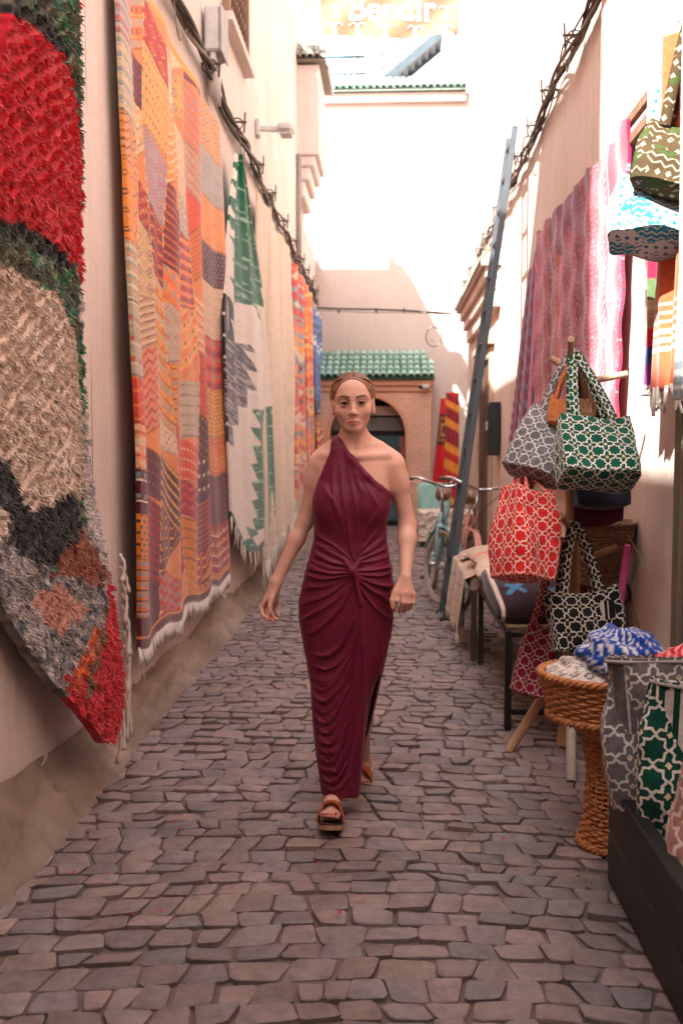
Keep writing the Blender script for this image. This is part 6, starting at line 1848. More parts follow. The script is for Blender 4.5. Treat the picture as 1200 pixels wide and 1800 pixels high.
def stack_fn(tab, off=0.0, ex=2.25, z_lo=None, z_hi=None):
    zc = np.array([K(620, r[0], 0)[2] for r in tab]); xl = np.array([K(r[1], r[0], r[3])[0] for r in tab]); xr = np.array([K(r[2], r[0], r[3])[0] for r in tab])
    o = np.argsort(zc); zc, xl, xr, yc, ry = zc[o], xl[o], xr[o], tab[o, 3], tab[o, 4]
    def f(x, y, z):
        zz = z.ravel(); L_ = np.interp(zz, zc, xl).reshape(z.shape); Rr = np.interp(zz, zc, xr).reshape(z.shape)
        cy = np.interp(zz, zc, yc).reshape(z.shape) + WD; rr = np.interp(zz, zc, ry).reshape(z.shape) - off
        cx = (L_ + Rr) / 2; rx = (Rr - L_) / 2 - off
        q = (np.abs((x - cx) / rx) ** ex + np.abs((y - cy) / rr) ** ex) ** (1 / ex)
        d = (q - 1) * np.minimum(rx, rr)
        a, b = (zc[0] if z_lo is None else z_lo), (zc[-1] if z_hi is None else z_hi)
        return np.maximum(d, np.maximum(a - z, z - b))
    lo = np.array([xl.min(), WD + (yc - ry).min(), zc[0] if z_lo is None else z_lo]); hi = np.array([xr.max(), WD + (yc + ry).max(), zc[-1] if z_hi is None else z_hi])
    return f, lo, hi

def bust(off):
    return [sd_ell(K(586, 886, -0.058), (0.064 - off, 0.055 - off, 0.066 - off)), sd_ell(K(651, 886, -0.056), (0.064 - off, 0.055 - off, 0.066 - off))]

# ---- skin
HO = K(620, 708, -0.035)                                     # between the eyes
TILT = Matrix.Rotation(R(-2.0), 3, 'Y') @ Matrix.Rotation(R(3), 3, 'X') @ Matrix.Rotation(R(2), 3, 'Z')
TN = np.array(TILT)
def H(x, y, z):                                              # head point: right, forward, up
    return HO + TN @ np.array([x, -y, z])
ops = []
def add(sd, k=0.02, op='u'): ops.append((sd[0], sd[1], sd[2], k, op))
def cap(a, b, ra, rb=None, k=0.02): add(sd_cap(a, b, ra, ra if rb is None else rb), k)
zhip = K(600, 1110)[2]
add(stack_fn(ST, 0.010, 2.25, z_lo=zhip), 0.01)
for s in bust(0.010): add(s, 0.05)
# shoulders, collar, neck
cap(K(622, 792, 0.02), K(562, 813, 0.015), 0.042, 0.034, 0.05)
cap(K(622, 792, 0.02), K(690, 815, 0.015), 0.042, 0.035, 0.05)
cap(K(622, 770, 0.025), K(575, 800, 0.03), 0.034, 0.03, 0.05)
cap(K(622, 770, 0.025), K(676, 801, 0.03), 0.034, 0.03, 0.05)
cap(K(630, 803, -0.066), K(682, 800, -0.028), 0.010, 0.009, 0.022)   # collar bones
cap(K(614, 803, -0.066), K(566, 800, -0.028), 0.010, 0.009, 0.022)
cap(H(0, -0.028, -0.075), K(622, 792, 0.005), 0.044, 0.053, 0.03)
cap(H(0.034, 0.0, -0.085), K(629, 797, -0.05), 0.011, 0.009, 0.02)
cap(H(-0.034, 0.0, -0.085), K(615, 797, -0.05), 0.011, 0.009, 0.02)
# arms
SL, EL, WL = K(562, 815, 0.015), K(535, 918, 0.035), K(485, 1024, -0.01)
SR, ER, WR = K(690, 818, 0.015), K(716, 922, 0.03), K(712, 1012, -0.09)
for (S_, E_, W_, sg, kr) in ((SL, EL, WL, -1, 0.81), (SR, ER, WR, 1, 0.90)):
    cap(S_, S_ + (E_ - S_) * 0.30 + np.array([sg * 0.006, 0, 0]), 0.042 * kr, 0.041 * kr, 0.035)
    cap(S_ + (E_ - S_) * 0.25 + np.array([sg * 0.004, 0, 0]), E_, 0.040 * kr, 0.033 * kr, 0.03)
    m_ = E_ + (W_ - E_) * 0.28
    cap(E_, m_, 0.033 * kr, 0.0365 * kr, 0.025); cap(m_, W_, 0.0355 * kr, 0.0215, 0.025)
# hand with the palm towards us
cap(WL, K(476, 1050, -0.012), 0.0205, 0.019, 0.02)
for (a, b) in (((470, 1053, -0.02), 0.0135), ((475, 1055, -0.008), 0.0135), ((480, 1056, 0.004), 0.013), ((484, 1056, 0.014), 0.012)): cap(K(482, 1034, -0.008), K(*a), 0.016, b, 0.012)
def finger(P, r0, r1, k0=0.010):
    Q = [K(*p) for p in P]; n = len(Q) - 1
    for i in range(n):
        cap(Q[i], Q[i + 1], r0 + (r1 - r0) * i / n, r0 + (r1 - r0) * (i + 1) / n, k0 if i == 0 else 0.003)
finger([(469, 1052, -0.022), (459, 1068, -0.034), (462, 1081, -0.050), (470, 1088, -0.058)], 0.0092, 0.0072)
finger([(475, 1055, -0.008), (467, 1073, -0.014), (471, 1086, -0.030), (479, 1091, -0.040)], 0.0092, 0.0072)
finger([(480, 1056, 0.006), (475, 1075, 0.006), (480, 1086, -0.010), (486, 1089, -0.018)], 0.0088, 0.0068)
finger([(485, 1056, 0.018), (484, 1070, 0.020), (488, 1080, 0.008), (491, 1083, 0.002)], 0.0078, 0.0062)
finger([(482, 1036, -0.022), (477, 1052, -0.042), (474, 1065, -0.052), (475, 1077, -0.055)], 0.0125, 0.0080, 0.014)
# hand seen from its back
for (a, b) in (((702, 1041, -0.112), 0.0130), ((710, 1041, -0.114), 0.0130), ((718, 1042, -0.108), 0.0125), ((725, 1045, -0.098), 0.0115)): cap(K(712, 1016, -0.092), K(*a), 0.0165, b, 0.012)
finger([(701, 1041, -0.114), (697, 1056, -0.128), (693, 1067, -0.112), (692, 1073, -0.098)], 0.0092, 0.0072)
finger([(709.5, 1041, -0.116), (708, 1059, -0.128), (704, 1070, -0.108), (701, 1074, -0.094)], 0.0092, 0.0072)
finger([(717.5, 1042, -0.110), (717, 1060, -0.120), (713, 1071, -0.100), (709, 1075, -0.088)], 0.0088, 0.0070)
finger([(725, 1045, -0.100), (725, 1059, -0.108), (721, 1068, -0.092), (717, 1072, -0.082)], 0.0078, 0.0062)
finger([(704, 1022, -0.100), (694, 1040, -0.118), (689, 1055, -0.128), (690, 1067, -0.128)], 0.0130, 0.0082, 0.014)
# legs: the forward one hidden by the dress, the rear one seen through the slit
cap(K(588, 1085, 0.0), K(590, 1225, -0.03), 0.075, 0.046, 0.03); cap(K(590, 1225, -0.03), K(588, 1300, -0.045), 0.044, 0.044, 0.03); cap(K(588, 1300, -0.045), K(585, 1398, -0.10), 0.042, 0.031, 0.03)
cap(K(640, 1085, 0.0), K(632, 1212, 0.06), 0.080, 0.048, 0.03); cap(K(632, 1212, 0.06), K(634, 1262, 0.17), 0.046, 0.047, 0.03); cap(K(634, 1262, 0.17), K(636, 1338, 0.37), 0.044, 0.031, 0.03)
def foot(ank, heel, ball, toe, side):
    ank, heel, ball, toe = (np.array(q) for q in (ank, heel, ball, toe))
    cap(ank, heel, 0.031, 0.028, 0.02); cap(ank, (ank + ball) / 2 + np.array([0, 0, 0.008]), 0.030, 0.026, 0.02)
    cap((ank + ball) / 2, ball + np.array([0.014, 0, 0]), 0.024, 0.019, 0.02); cap((ank + ball) / 2, ball - np.array([0.016, 0, 0]), 0.022, 0.017, 0.02)
    cap(heel, ball, 0.026, 0.02, 0.02)
    d_ = (toe - ball)
    for i, (ox, ln, rr) in enumerate(((0.024, 1.0, 0.0125), (0.007, 0.98, 0.0088), (-0.007, 0.90, 0.0083), (-0.019, 0.78, 0.0080), (-0.029, 0.62, 0.0078))):
        p = ball + np.array([side * ox, 0, 0]); e = p + d_ * ln * 0.85
        cap(p, p + d_ * ln * 0.5 + np.array([0, 0, 0.004]), rr, rr, 0.008); cap(p + d_ * ln * 0.5 + np.array([0, 0, 0.004]), e, rr, rr * 0.95, 0.002)
FF = (K(585, 1398, -0.10), K(586, 1424, -0.075), K(581, 1432, -0.235), K(579, 1434, -0.315))
RF = (K(637, 1338, 0.37), K(638, 1348, 0.42), K(634, 1374, 0.29), K(632, 1378, 0.225))
foot(*FF, 1); foot(*RF, -1)
# head
def hell(c, r, k=0.02, op='u'): add(sd_ell(H(*c), r, TN), k, op)
def hcap(a, b, ra, rb=None, k=0.01, op='u'): s = sd_cap(H(*a), H(*b), ra, ra if rb is None else rb); add(s, k, op)
hell((0, -0.022, 0.030), (0.073, 0.092, 0.077), 0.02)
hell((0, 0.022, -0.014), (0.0605, 0.060, 0.072), 0.03)
hell((0, 0.030, -0.056), (0.043, 0.048, 0.042), 0.025)
hell((0, 0.062, -0.091), (0.0165, 0.016, 0.013), 0.022)
for s in (-1, 1):
    hell((s * 0.043, 0.048, -0.030), (0.020, 0.020, 0.018), 0.03)
    hcap((s * 0.047, 0.004, -0.050), (s * 0.014, 0.060, -0.091), 0.009, 0.009, 0.025)
    hcap((s * 0.014, 0.078, 0.020), (s * 0.048, 0.062, 0.018), 0.0085, 0.008, 0.018)
hell((0, 0.058, 0.046), (0.050, 0.024, 0.036), 0.03)
for s in (-1, 1): hell((s * 0.031, 0.087, 0.001), (0.0185, 0.012, 0.0125), 0.012, 's')
hcap((0, 0.078, 0.008), (0, 0.096, -0.030), 0.0065, 0.0085, 0.014)
hell((0, 0.099, -0.036), (0.0082, 0.0095, 0.0078), 0.010)
for s in (-1, 1):
    hell((s * 0.0102, 0.087, -0.039), (0.0060, 0.0088, 0.0060), 0.007)
    hell((s * 0.0054, 0.0955, -0.0450), (0.0032, 0.0045, 0.0030), 0.003, 's')
for s in (-1, 1):
    hcap((s * 0.0215, 0.0705, -0.0688), (s * 0.006, 0.0822, -0.0656), 0.0010, 0.0042, 0.012)
    hcap((s * 0.0190, 0.0730, -0.0722), (s * 0.004, 0.0818, -0.0752), 0.0018, 0.0054, 0.012)
    hcap((s * 0.0260, 0.0800, -0.0696), (0, 0.0905, -0.0690), 0.0010, 0.0014, 0.003, 's')
EYE = []
for s in (-1, 1):
    c_ = (s * 0.0312, 0.0716, -0.001); EYE.append(c_)
    def arc(sgn, lift, r_):
        pr = None
        for i in range(7):
            t = -1 + 2 * i / 6
            x = c_[0] + s * 0.0 + t * 0.0155; z = c_[2] + sgn * lift * (1 - t * t) + 0.0015 * t * s
            y = c_[1] + 0.0122 - 0.0055 * t * t
            if pr is not None: hcap(pr, (x, y, z), r_, r_, 0.0028)
            pr = (x, y, z)
    arc(1, 0.0074, 0.0023); arc(-1, 0.0078, 0.0013)
    hell((s * 0.0745, -0.004, -0.012), (0.0085, 0.019, 0.031), 0.008)
    hell((s * 0.0800, 0.004, -0.010), (0.0060, 0.010, 0.019), 0.006, 's')
    hell((s * 0.0740, 0.004, -0.036), (0.0065, 0.008, 0.008), 0.006)

FINE = []
def fbox(*pts, pad=0.035):
    P = np.array(pts); FINE.append((P.min(0) - pad, P.max(0) + pad))
FINE.append((HO + np.array([-0.115, -0.13, -0.118]), HO + np.array([0.115, 0.145, 0.13])))
fbox(K(455, 1036, -0.06), K(493, 1095, 0.03), pad=0.022); fbox(K(686, 1020, -0.13), K(731, 1078, -0.08), pad=0.022)
fbox(*FF, pad=0.05); fbox(*RF, pad=0.05)
def build_skin():
    VS, FS, n0 = [], [], 0
    lo = K(450, 1455, -0.42); hi = K(745, 640, 0.52)
    lo = np.array([K(450, 1000)[0] - 0.02, WD - 0.45, -0.01]); hi = np.array([K(745, 1000)[0] + 0.02, WD + 0.52, 1.72])
    h = 0.005
    F, l, ax = evaluate(ops, lo, hi, h)
    V, Q = surface_nets(F, l, h)
    cen = V[Q].mean(1); keep = np.ones(len(Q), bool)
    for (a, b) in FINE: keep &= ~((cen > a + 0.004).all(1) & (cen < b - 0.004).all(1))
    VS.append(V); FS.append(Q[keep]); n0 = len(V)
    for i_, (a, b) in enumerate(FINE):
        hf = 0.0019 if i_ == 0 else 0.0024
        F, l, ax = evaluate(ops, a, b, hf)
        V, Q = surface_nets(F, l, hf)
        VS.append(V); FS.append(Q + n0); n0 += len(V)
    V = np.concatenate(VS); Q = np.concatenate(FS)
    used = np.unique(Q); mp = np.full(len(V), -1); mp[used] = np.arange(len(used)); V = V[used]; Q = mp[Q]
    # colour of the skin itself
    skin = np.array(lin(212, 162, 143)) * 1.0
    col = np.tile(skin, (len(V), 1)) * (0.94 + 0.12 * fbm(V[:, 0] * 30, V[:, 1] * 30, V[:, 2] * 30, 3))[:, None]
    L_ = (V - HO) @ TN; hx, hy, hz = L_[:, 0], -L_[:, 1], L_[:, 2]
    face = (np.abs(hx) < 0.08) & (hy > 0.03) & (hz > -0.11) & (hz < 0.09)
    def blend(mask, c, a=1.0):
        col[mask] = col[mask] * (1 - a) + np.array(c) * a
    for s in (-1, 1):
        q = s * hx
        bz = 0.0195 + 0.0055 * np.sin(np.clip((q - 0.012) / 0.036, 0, 1) * PI * 0.62) - 0.004 * np.clip((q - 0.040) / 0.014, 0, 1)
        th = 0.0042 * np.clip(1.25 - np.abs((q - 0.028) / 0.026) ** 2.2, 0, 1)
        blend(face & (q > 0.011) & (q < 0.053) & (np.abs(hz - bz) < th), lin(76, 52, 43), 0.85)
        ez = EYE[0][2] + 0.0074 * np.clip(1 - ((q - 0.0312) / 0.0165) ** 2, 0, 1)
        blend(face & (np.abs(q - 0.0312) < 0.0175) & (np.abs(hz - ez + 0.0012) < 0.0026), lin(44, 30, 28), 0.92)
        ez = EYE[0][2] - 0.0078 * np.clip(1 - ((q - 0.0312) / 0.0165) ** 2, 0, 1)
        blend(face & (np.abs(q - 0.0312) < 0.016) & (np.abs(hz - ez) < 0.0014), lin(128, 84, 74), 0.6)
        bl_ = (0.45 * np.exp(-((q - 0.043) ** 2 + (hz + 0.032) ** 2) / 0.014 ** 2) * face)[:, None]; col[:] = col * (1 - bl_) + np.array(lin(206, 138, 118)) * bl_
    up = 0.0066 * np.clip(1 - np.abs(hx) / 0.0270, 0, 1) ** 0.6 * (1 - 0.22 * np.exp(-(hx / 0.004) ** 2))
    dn = 0.0105 * np.clip(1 - (hx / 0.0245) ** 2, 0, 1)
    lips = face & (np.abs(hx) < 0.0265) & (hz < -0.0690 + up) & (hz > -0.0695 - dn)
    blend(lips, lin(176, 98, 96), 0.85)
    blend(face & (np.abs(hx) < 0.0235) & (np.abs(hz + 0.0694) < 0.0012), lin(96, 42, 44), 0.9)
    red = np.array(lin(196, 96, 80))
    for p, r_ in ((K(470, 1088, -0.058), 0.02), (K(479, 1091, -0.04), 0.02), (K(692, 1073, -0.098), 0.022), (K(704, 1074, -0.09), 0.022), (K(466, 1066, -0.02), 0.025)):
        k = np.linalg.norm(V - p, axis=1) < r_; col[k] = col[k] * 0.6 + red * 0.4
    for fpts, sd_ in ((FF, 1), (RF, -1)):
        ball, toe = fpts[2], fpts[3]; d_ = toe - ball
        for (ox, ln) in ((0.024, 1.0), (0.007, 0.98), (-0.007, 0.90), (-0.019, 0.78), (-0.029, 0.62)):
            e = ball + np.array([sd_ * ox, 0, 0.009]) + d_ * ln * 0.92
            k = np.linalg.norm(V - e, axis=1) < 0.0075; col[k] = np.array(lin(150, 24, 36))
    return V, Q, col
wv, wq, wc = build_skin()
m, t, b = nodes_of('skin')
a = N(t, 'ShaderNodeVertexColor'); a.layer_name = 'Col'
L(t, a.outputs[0], b.inputs['Base Color']); b.inputs['Roughness'].default_value = 0.48; b.inputs['Specular IOR Level'].default_value = 0.4
b.inputs['Subsurface Weight'].default_value = 0.25; b.inputs['Subsurface Radius'].default_value = (0.010, 0.004, 0.002); b.inputs['Subsurface Scale'].default_value = 0.6
v = coords(t, 'Object'); bumpn(t, b, noise(t, v, 420, 3), 0.06, 0.001)
M_SKIN = m
woman = thing('person', 'woman in a long maroon one-shoulder dress and tan sandals walking along the cobbles', 'person', (HO[0], WD, 0.0))
body = put_np('body', wv, wq, M_SKIN, woman, col=wc)

# eyes
for c_ in EYE:
    n = 28
    th, ph = np.meshgrid(np.linspace(0, 2 * PI, n), np.linspace(0, PI, n), indexing='ij')
    r_ = 0.0134
    lx, lz, ly = r_ * np.sin(ph) * np.cos(th), r_ * np.sin(ph) * np.sin(th), r_ * np.cos(ph)
    P = np.stack([c_[0] + lx, c_[1] + ly, c_[2] + lz], -1).reshape(-1, 3)
    rr = np.hypot(lx, lz - 0.0006).ravel() + 10 * (ly.ravel() < 0)
    col = np.tile(np.array(lin(150, 134, 128)), (len(P), 1)); col[rr < 0.0078] = lin(40, 26, 20); col[rr < 0.0032] = lin(6, 5, 5)
    W = HO + np.stack([P[:, 0], -P[:, 1], P[:, 2]], 1) @ TN.T
    me_m = MATS.get('eye') or mat('eye', attr=True, rough=0.12, var=0.0, bump=0.0, spec=0.5)
    put_np('eye', W, grid_faces(n, n), me_m, woman, col=col)

# hair, parted in the middle and drawn back
hop = []
def hadd(sd, k=0.01, op='u'): hop.append((sd[0], sd[1], sd[2], k, op))
hadd(sd_ell(H(0, -0.022, 0.030), (0.0765, 0.0955, 0.0808), TN), 0.01)
hadd(sd_ell(H(0, 0.056, 0.046), (0.0535, 0.0270, 0.0390), TN), 0.03)
hadd(sd_ell(H(0, -0.040, 0.028), (0.0835, 0.082, 0.0835), TN), 0.02)
hadd(sd_ell(H(0, -0.088, -0.035), (0.036, 0.034, 0.036), TN), 0.02)
def sd_face():
    def f(x, y, z):
        px, py, pz = x - HO[0], y - HO[1], z - HO[2]
        a = TN[0][0] * px + TN[1][0] * py + TN[2][0] * pz; b_ = -(TN[0][1] * px + TN[1][1] * py + TN[2][1] * pz); c = TN[0][2] * px + TN[1][2] * py + TN[2][2] * pz
        q = np.sqrt((a / 0.0660) ** 2 + (np.maximum(c + 0.002, 0) / 0.0870) ** 2)
        d2 = (q - 1) * 0.068
        wob = 0.0005 * np.sin(a * 900) * np.clip(c * 30, 0, 1)
        return np.maximum(d2 + wob, (0.012 - b_) * 0.8)
    return f, HO - 0.16, HO + 0.16
hadd(sd_face(), 0.005, 's')
hadd(sd_cap(H(0, 0.085, 0.098), H(0, -0.01, 0.1185), 0.0030, 0.0024), 0.004, 's')
for s in (-1, 1): hadd(sd_ell(H(s * 0.080, 0.016, -0.030), (0.032, 0.048, 0.036), TN), 0.006, 's')
hadd(sd_ell(H(0, 0.03, -0.125), (0.12, 0.075, 0.085), TN), 0.01, 's')
F, l, ax = evaluate(hop, HO + np.array([-0.12, -0.12, -0.11]), HO + np.array([0.12, 0.17, 0.14]), 0.0026)
V, Q = surface_nets(F, l, 0.0026)
Lh = (V - HO) @ TN
ang = np.arctan2(Lh[:, 0], Lh[:, 2] + 0.02); str_ = vnoise(ang * 38, Lh[:, 1] * 6 + 3 * np.abs(Lh[:, 0]), 1.0)
col = np.array(lin(124, 82, 56))[None] * (0.50 + 0.85 * str_)[:, None]
m, t, b = nodes_of('brown_hair')
a = N(t, 'ShaderNodeVertexColor'); a.layer_name = 'Col'; L(t, a.outputs[0], b.inputs['Base Color']); b.inputs['Roughness'].default_value = 0.5; b.inputs['Specular IOR Level'].default_value = 0.3
b.inputs['Anisotropic'].default_value = 0.5; v = coords(t, 'Object', (1, 0.12, 1)); bumpn(t, b, noise(t, v, 300, 2), 0.15, 0.002)
hair = put_np('hair', V, Q, m, woman, col=col)
rnd = random.Random(8)
hc = (0, -0.022, 0.030); hr = (0.0825, 0.0985, 0.0838)
lock = [MB(), MB(), MB()]
for i in range(420):
    sgn = rnd.choice((-1, 1)); f0 = rnd.uniform(0.0, 1.0) ** 0.8
    P = []
    for k_ in range(13):
        t_ = k_ / 12; ph_ = R(3 + 100 * t_); lat = R(62 * f0 * (1 - t_) - 24 * t_ - 20 * (1 - f0))
        q_ = (sgn * math.sin(ph_) * math.cos(lat), math.sin(lat), math.cos(ph_) * math.cos(lat))
        off_ = 1.0 + 0.008 * rnd.uniform(0, 1) * math.sin(PI * t_)
        p_ = [hc[a_] + hr[a_] * q_[a_] * off_ for a_ in range(3)]
        e2 = math.hypot(p_[0] / 0.0660, max(p_[2] + 0.002, 0) / 0.0870)
        if p_[1] > 0.012 and e2 < 1.02: continue
        if p_[2] < -0.012 and p_[1] > -0.035: continue
        P.append(H(*p_))
    if len(P) > 3: lock[i % 3].add(tube(P, [0.0012] * (len(P) - 1) + [0.0004], 4))
for k_, c3 in enumerate(((116, 76, 52), (78, 50, 36), (156, 112, 80))):
    lock[k_].build('hair_strands', mat('hair_tone_%s' % 'abc'[k_], lin(*c3), 0.45, 0.2, 60, 0.0), hair, smooth=True, kind='stuff')
mb = MB()
for i in range(9):
    p = Vector(H(0.070 + rnd.uniform(-0.004, 0.004), -0.02 + rnd.uniform(-0.01, 0.02), -0.03)); e = p + Vector((rnd.uniform(-0.008, 0.016), rnd.uniform(-0.01, 0.01), -rnd.uniform(0.03, 0.06)))
    mb.add(tube(smooth_line([p, (p + e) / 2 + Vector((rnd.uniform(-0.006, 0.008), 0, 0)), e], 4), 0.0005, 4))
mb.build('loose_strands', m, hair, smooth=True, kind='stuff')

# ---- dress
FOLDS = []       # (points in photo px, height m, half width m)
kx = (619, 1003)
frnd = random.Random(77)
def fold(P, a=0.007, w=0.0075): FOLDS.append((P, a * frnd.uniform(0.6, 1.35), w * frnd.uniform(0.75, 1.25), len(P) == 4))
for P in ([(621, 985), (588, 880), (585, 787)], [(621, 985), (606, 884), (592, 785)], [(623, 983), (626, 900), (604, 790)], [(622, 985), (600, 905), (560, 850)]): fold(P, 0.0045, 0.008)
fold([(599, 782), (626, 828), (654, 872), (668, 895)], 0.007, 0.008); fold([(600, 790), (618, 830), (640, 868)], 0.005, 0.006); fold([(604, 778), (640, 828), (682, 872)], 0.006, 0.008)
for P in ([(624, 980), (652, 948), (678, 918)], [(624, 983), (658, 962), (680, 945)], [(625, 988), (660, 974), (684, 963)], [(624, 990), (662, 986), (687, 980)], [(626, 985), (645, 930), (672, 890)]): fold(P, 0.0065, 0.006)
for P in ([(617, 984), (585, 959), (552, 940)], [(617, 990), (583, 973), (549, 957)], [(616, 996), (582, 988), (544, 972)], [(616, 1002), (575, 1000), (537, 986)], [(616, 1006), (574, 1008), (534, 998)], [(616, 1010), (569, 1018), (532, 1014)],
          [(617, 1012), (572, 1030), (528, 1036)], [(618, 1014), (578, 1044), (526, 1062)], [(619, 1016), (590, 1054), (540, 1086), (527, 1092)], [(621, 1018), (600, 1064), (560, 1106), (534, 1118)]): fold(P, 0.0085, 0.0065)
for P in ([(622, 1004), (658, 1003), (691, 1000)], [(624, 1009), (660, 1013), (693, 1012)], [(625, 1012), (660, 1028), (692, 1034)], [(625, 1014), (656, 1040), (690, 1062)], [(624, 1016), (650, 1058), (684, 1096)]): fold(P, 0.0075, 0.006)
fold([(620, 1012), (631, 1060), (637, 1120), (641, 1180), (638, 1260), (632, 1340), (630, 1392)], 0.010, 0.011)
fold([(616, 1014), (624, 1070), (626, 1120)], 0.006, 0.006)
for P in ([(624, 1078), (600, 1132), (570, 1152), (546, 1150)], [(628, 1093), (600, 1156), (572, 1176), (547, 1172)], [(628, 1110), (604, 1170), (574, 1196), (546, 1190)], [(620, 1140), (596, 1190), (570, 1212), (546, 1206)],
          [(618, 1160), (598, 1206), (572, 1230), (547, 1222)], [(616, 1180), (596, 1226), (572, 1250), (548, 1240)], [(615, 1200), (594, 1244), (572, 1266), (549, 1256)], [(613, 1222), (594, 1264), (574, 1284), (551, 1274)],
          [(611, 1244), (594, 1286), (575, 1302), (552, 1292)], [(609, 1268), (592, 1306), (577, 1318), (555, 1308)], [(608, 1290), (592, 1324), (578, 1334), (557, 1324)], [(608, 1312), (592, 1342), (580, 1350), (560, 1342)],
          [(612, 1334), (596, 1360), (580, 1366), (562, 1358)], [(618, 1352), (600, 1374), (582, 1380), (564, 1372)]): fold(P, 0.0095, 0.0075)
for P in ([(634, 1100), (628, 1180), (618, 1270), (606, 1340)], [(640, 1130), (634, 1220), (626, 1300), (614, 1370)], [(628, 1140), (616, 1220), (606, 1290)], [(644, 1190), (638, 1270), (630, 1350)]): fold(P, 0.007, 0.0085)
for P in ([(654, 1060), (668, 1120), (672, 1190)], [(644, 1080), (660, 1140), (664, 1200)]): fold(P, 0.005, 0.008)

for (P, a_, w_, sw_) in list(FOLDS):                       # finer creases between the main folds
    if len(P) > 4: continue
    for q_ in range(2):
        j_ = [(u + frnd.uniform(-5, 5) * min(i_, 1.6), v + frnd.uniform(-6, 6) * min(i_ + (0.6 if sw_ else 0), 1.6)) for i_, (u, v) in enumerate(P)]
        FOLDS.append((j_, a_ * frnd.uniform(0.25, 0.5), w_ * frnd.uniform(0.4, 0.6), sw_))
def build_dress():
    h = 0.0034
    lo = np.array([K(518, 1000)[0], WD - 0.20, K(600, 1408, -0.1)[2]]); hi = np.array([K(702, 1000)[0], WD + 0.30, K(600, 764)[2]])
    d_ops = []
    f, a, b_ = stack_fn(ST, 0.0); d_ops.append((f, a, b_, 0.01, 'u'))
    for s in bust(0.0): d_ops.append((*s, 0.05, 'u'))
    F, l, ax = evaluate(d_ops, lo, hi, h)
    X2, Z2 = np.meshgrid(ax[0], ax[2], indexing='ij')
    # folds as a relief over the front view
    rel = np.zeros_like(X2)
    for (P, am, w, swag) in FOLDS:
        Q = [Vector((*K(u, v, -0.11)[[0, 2]], 0)) for (u, v) in P]; Q = smooth_line(Q, 7)
        best = np.full(X2.shape, 9.0); tt = np.zeros_like(X2); n = len(Q) - 1
        for i in range(n):
            ax_, az_ = Q[i].x, Q[i].y; bx_, bz_ = Q[i + 1].x - ax_, Q[i + 1].y - az_
            t_ = np.clip(((X2 - ax_) * bx_ + (Z2 - az_) * bz_) / (bx_ ** 2 + bz_ ** 2 + 1e-12), 0, 1)
            d_ = np.hypot(X2 - ax_ - t_ * bx_, Z2 - az_ - t_ * bz_); k = d_ < best; best[k] = d_[k]; tt[k] = (i + t_[k]) / n
        env = np.clip(tt * 6 + 0.35, 0, 1) * np.clip((1 - tt) * 5 + 0.25, 0, 1)
        wl = w * (0.55 + 1.1 * np.sin(PI * np.clip(tt, 0, 1))) if swag else w * (0.5 + 1.15 * tt)
        env = env * (0.75 + 0.5 * vnoise(tt * 5, am * 9000 + 0 * tt, 1.0))
        rel += 1.25 * am * env * (np.exp(-np.abs(best / wl) ** 1.5) - 0.35 * np.exp(-((best) / (wl * 2.2)) ** 2))
    rel += 0.0022 * (fbm(X2 * 26, Z2 * 34, 1.0, 3) - 0.5)
    front = np.clip((WD + 0.06 - ax[1]) / 0.08, 0, 1)
    bk_ = 0.004 * np.sin(X2 * 60 + Z2 * 20)
    F = F - (rel[:, None, :] * front[None, :, None] + bk_[:, None, :] * (1 - front[None, :, None])).astype(np.float32)
    # rolled shoulder strap, rolled neckline and the knot
    extra = [sd_cap(K(588, 792, -0.055), K(591, 772, -0.020), 0.013, 0.011), sd_cap(K(591, 772, -0.020), K(598, 770, 0.03), 0.011, 0.011), sd_cap(K(598, 770, 0.03), K(606, 790, 0.075), 0.011, 0.012),
             sd_cap(K(600, 780, -0.050), K(618, 808, -0.078), 0.008, 0.009), sd_cap(K(618, 808, -0.078), K(645, 838, -0.092), 0.009, 0.008), sd_cap(K(645, 838, -0.092), K(668, 858, -0.086), 0.008, 0.007), sd_cap(K(668, 858, -0.086), K(683, 870, -0.060), 0.007, 0.006)]
    extra += [sd_cap(K(592, 780, -0.040), K(u_, v_, dd), 0.012, 0.004) for (u_, v_, dd) in ((568, 836, -0.062), (577, 842, -0.074), (586, 846, -0.082), (596, 848, -0.086), (606, 846, -0.087), (616, 842, -0.087), (626, 836, -0.086))]
    knot = [sd_cap(K(606, 985, -0.100), K(619, 1003, -0.118), 0.010, 0.013), sd_cap(K(619, 1003, -0.118), K(632, 1018, -0.110), 0.013, 0.010), sd_cap(K(632, 984, -0.098), K(622, 1000, -0.112), 0.008, 0.010), sd_cap(K(619, 1003, -0.114), K(608, 1016, -0.106), 0.010, 0.008),
            sd_cap(K(624, 1012, -0.116), K(634, 1062, -0.120), 0.010, 0.008)]
    # cut away what is not covered: outline in the front view
    poly = [(590, 760), (601, 766), (610, 786), (636, 822), (658, 845), (686, 866), (720, 880), (760, 1000), (760, 1440), (480, 1440), (480, 1000), (520, 880), (549, 872), (556, 850), (565, 828), (575, 806), (582, 785)]
    PW = [K(u, v, -0.075)[[0, 2]] for (u, v) in poly]
    ins = inpoly(X2, Z2, [tuple(p) for p in PW]); dm = np.full(X2.shape, 9.0)
    for i in range(len(PW)):
        a_, b2 = PW[i], PW[(i + 1) % len(PW)]; e = b2 - a_
        t_ = np.clip(((X2 - a_[0]) * e[0] + (Z2 - a_[1]) * e[1]) / (e @ e), 0, 1); dm = np.minimum(dm, np.hypot(X2 - a_[0] - t_ * e[0], Z2 - a_[1] - t_ * e[1]))
    sdp = np.where(ins, -dm, dm)
    hemz = K(600, 1396, -0.1)[2] + 0.006 * np.sin(X2 * 70)
    sdp = np.maximum(sdp, hemz - Z2)
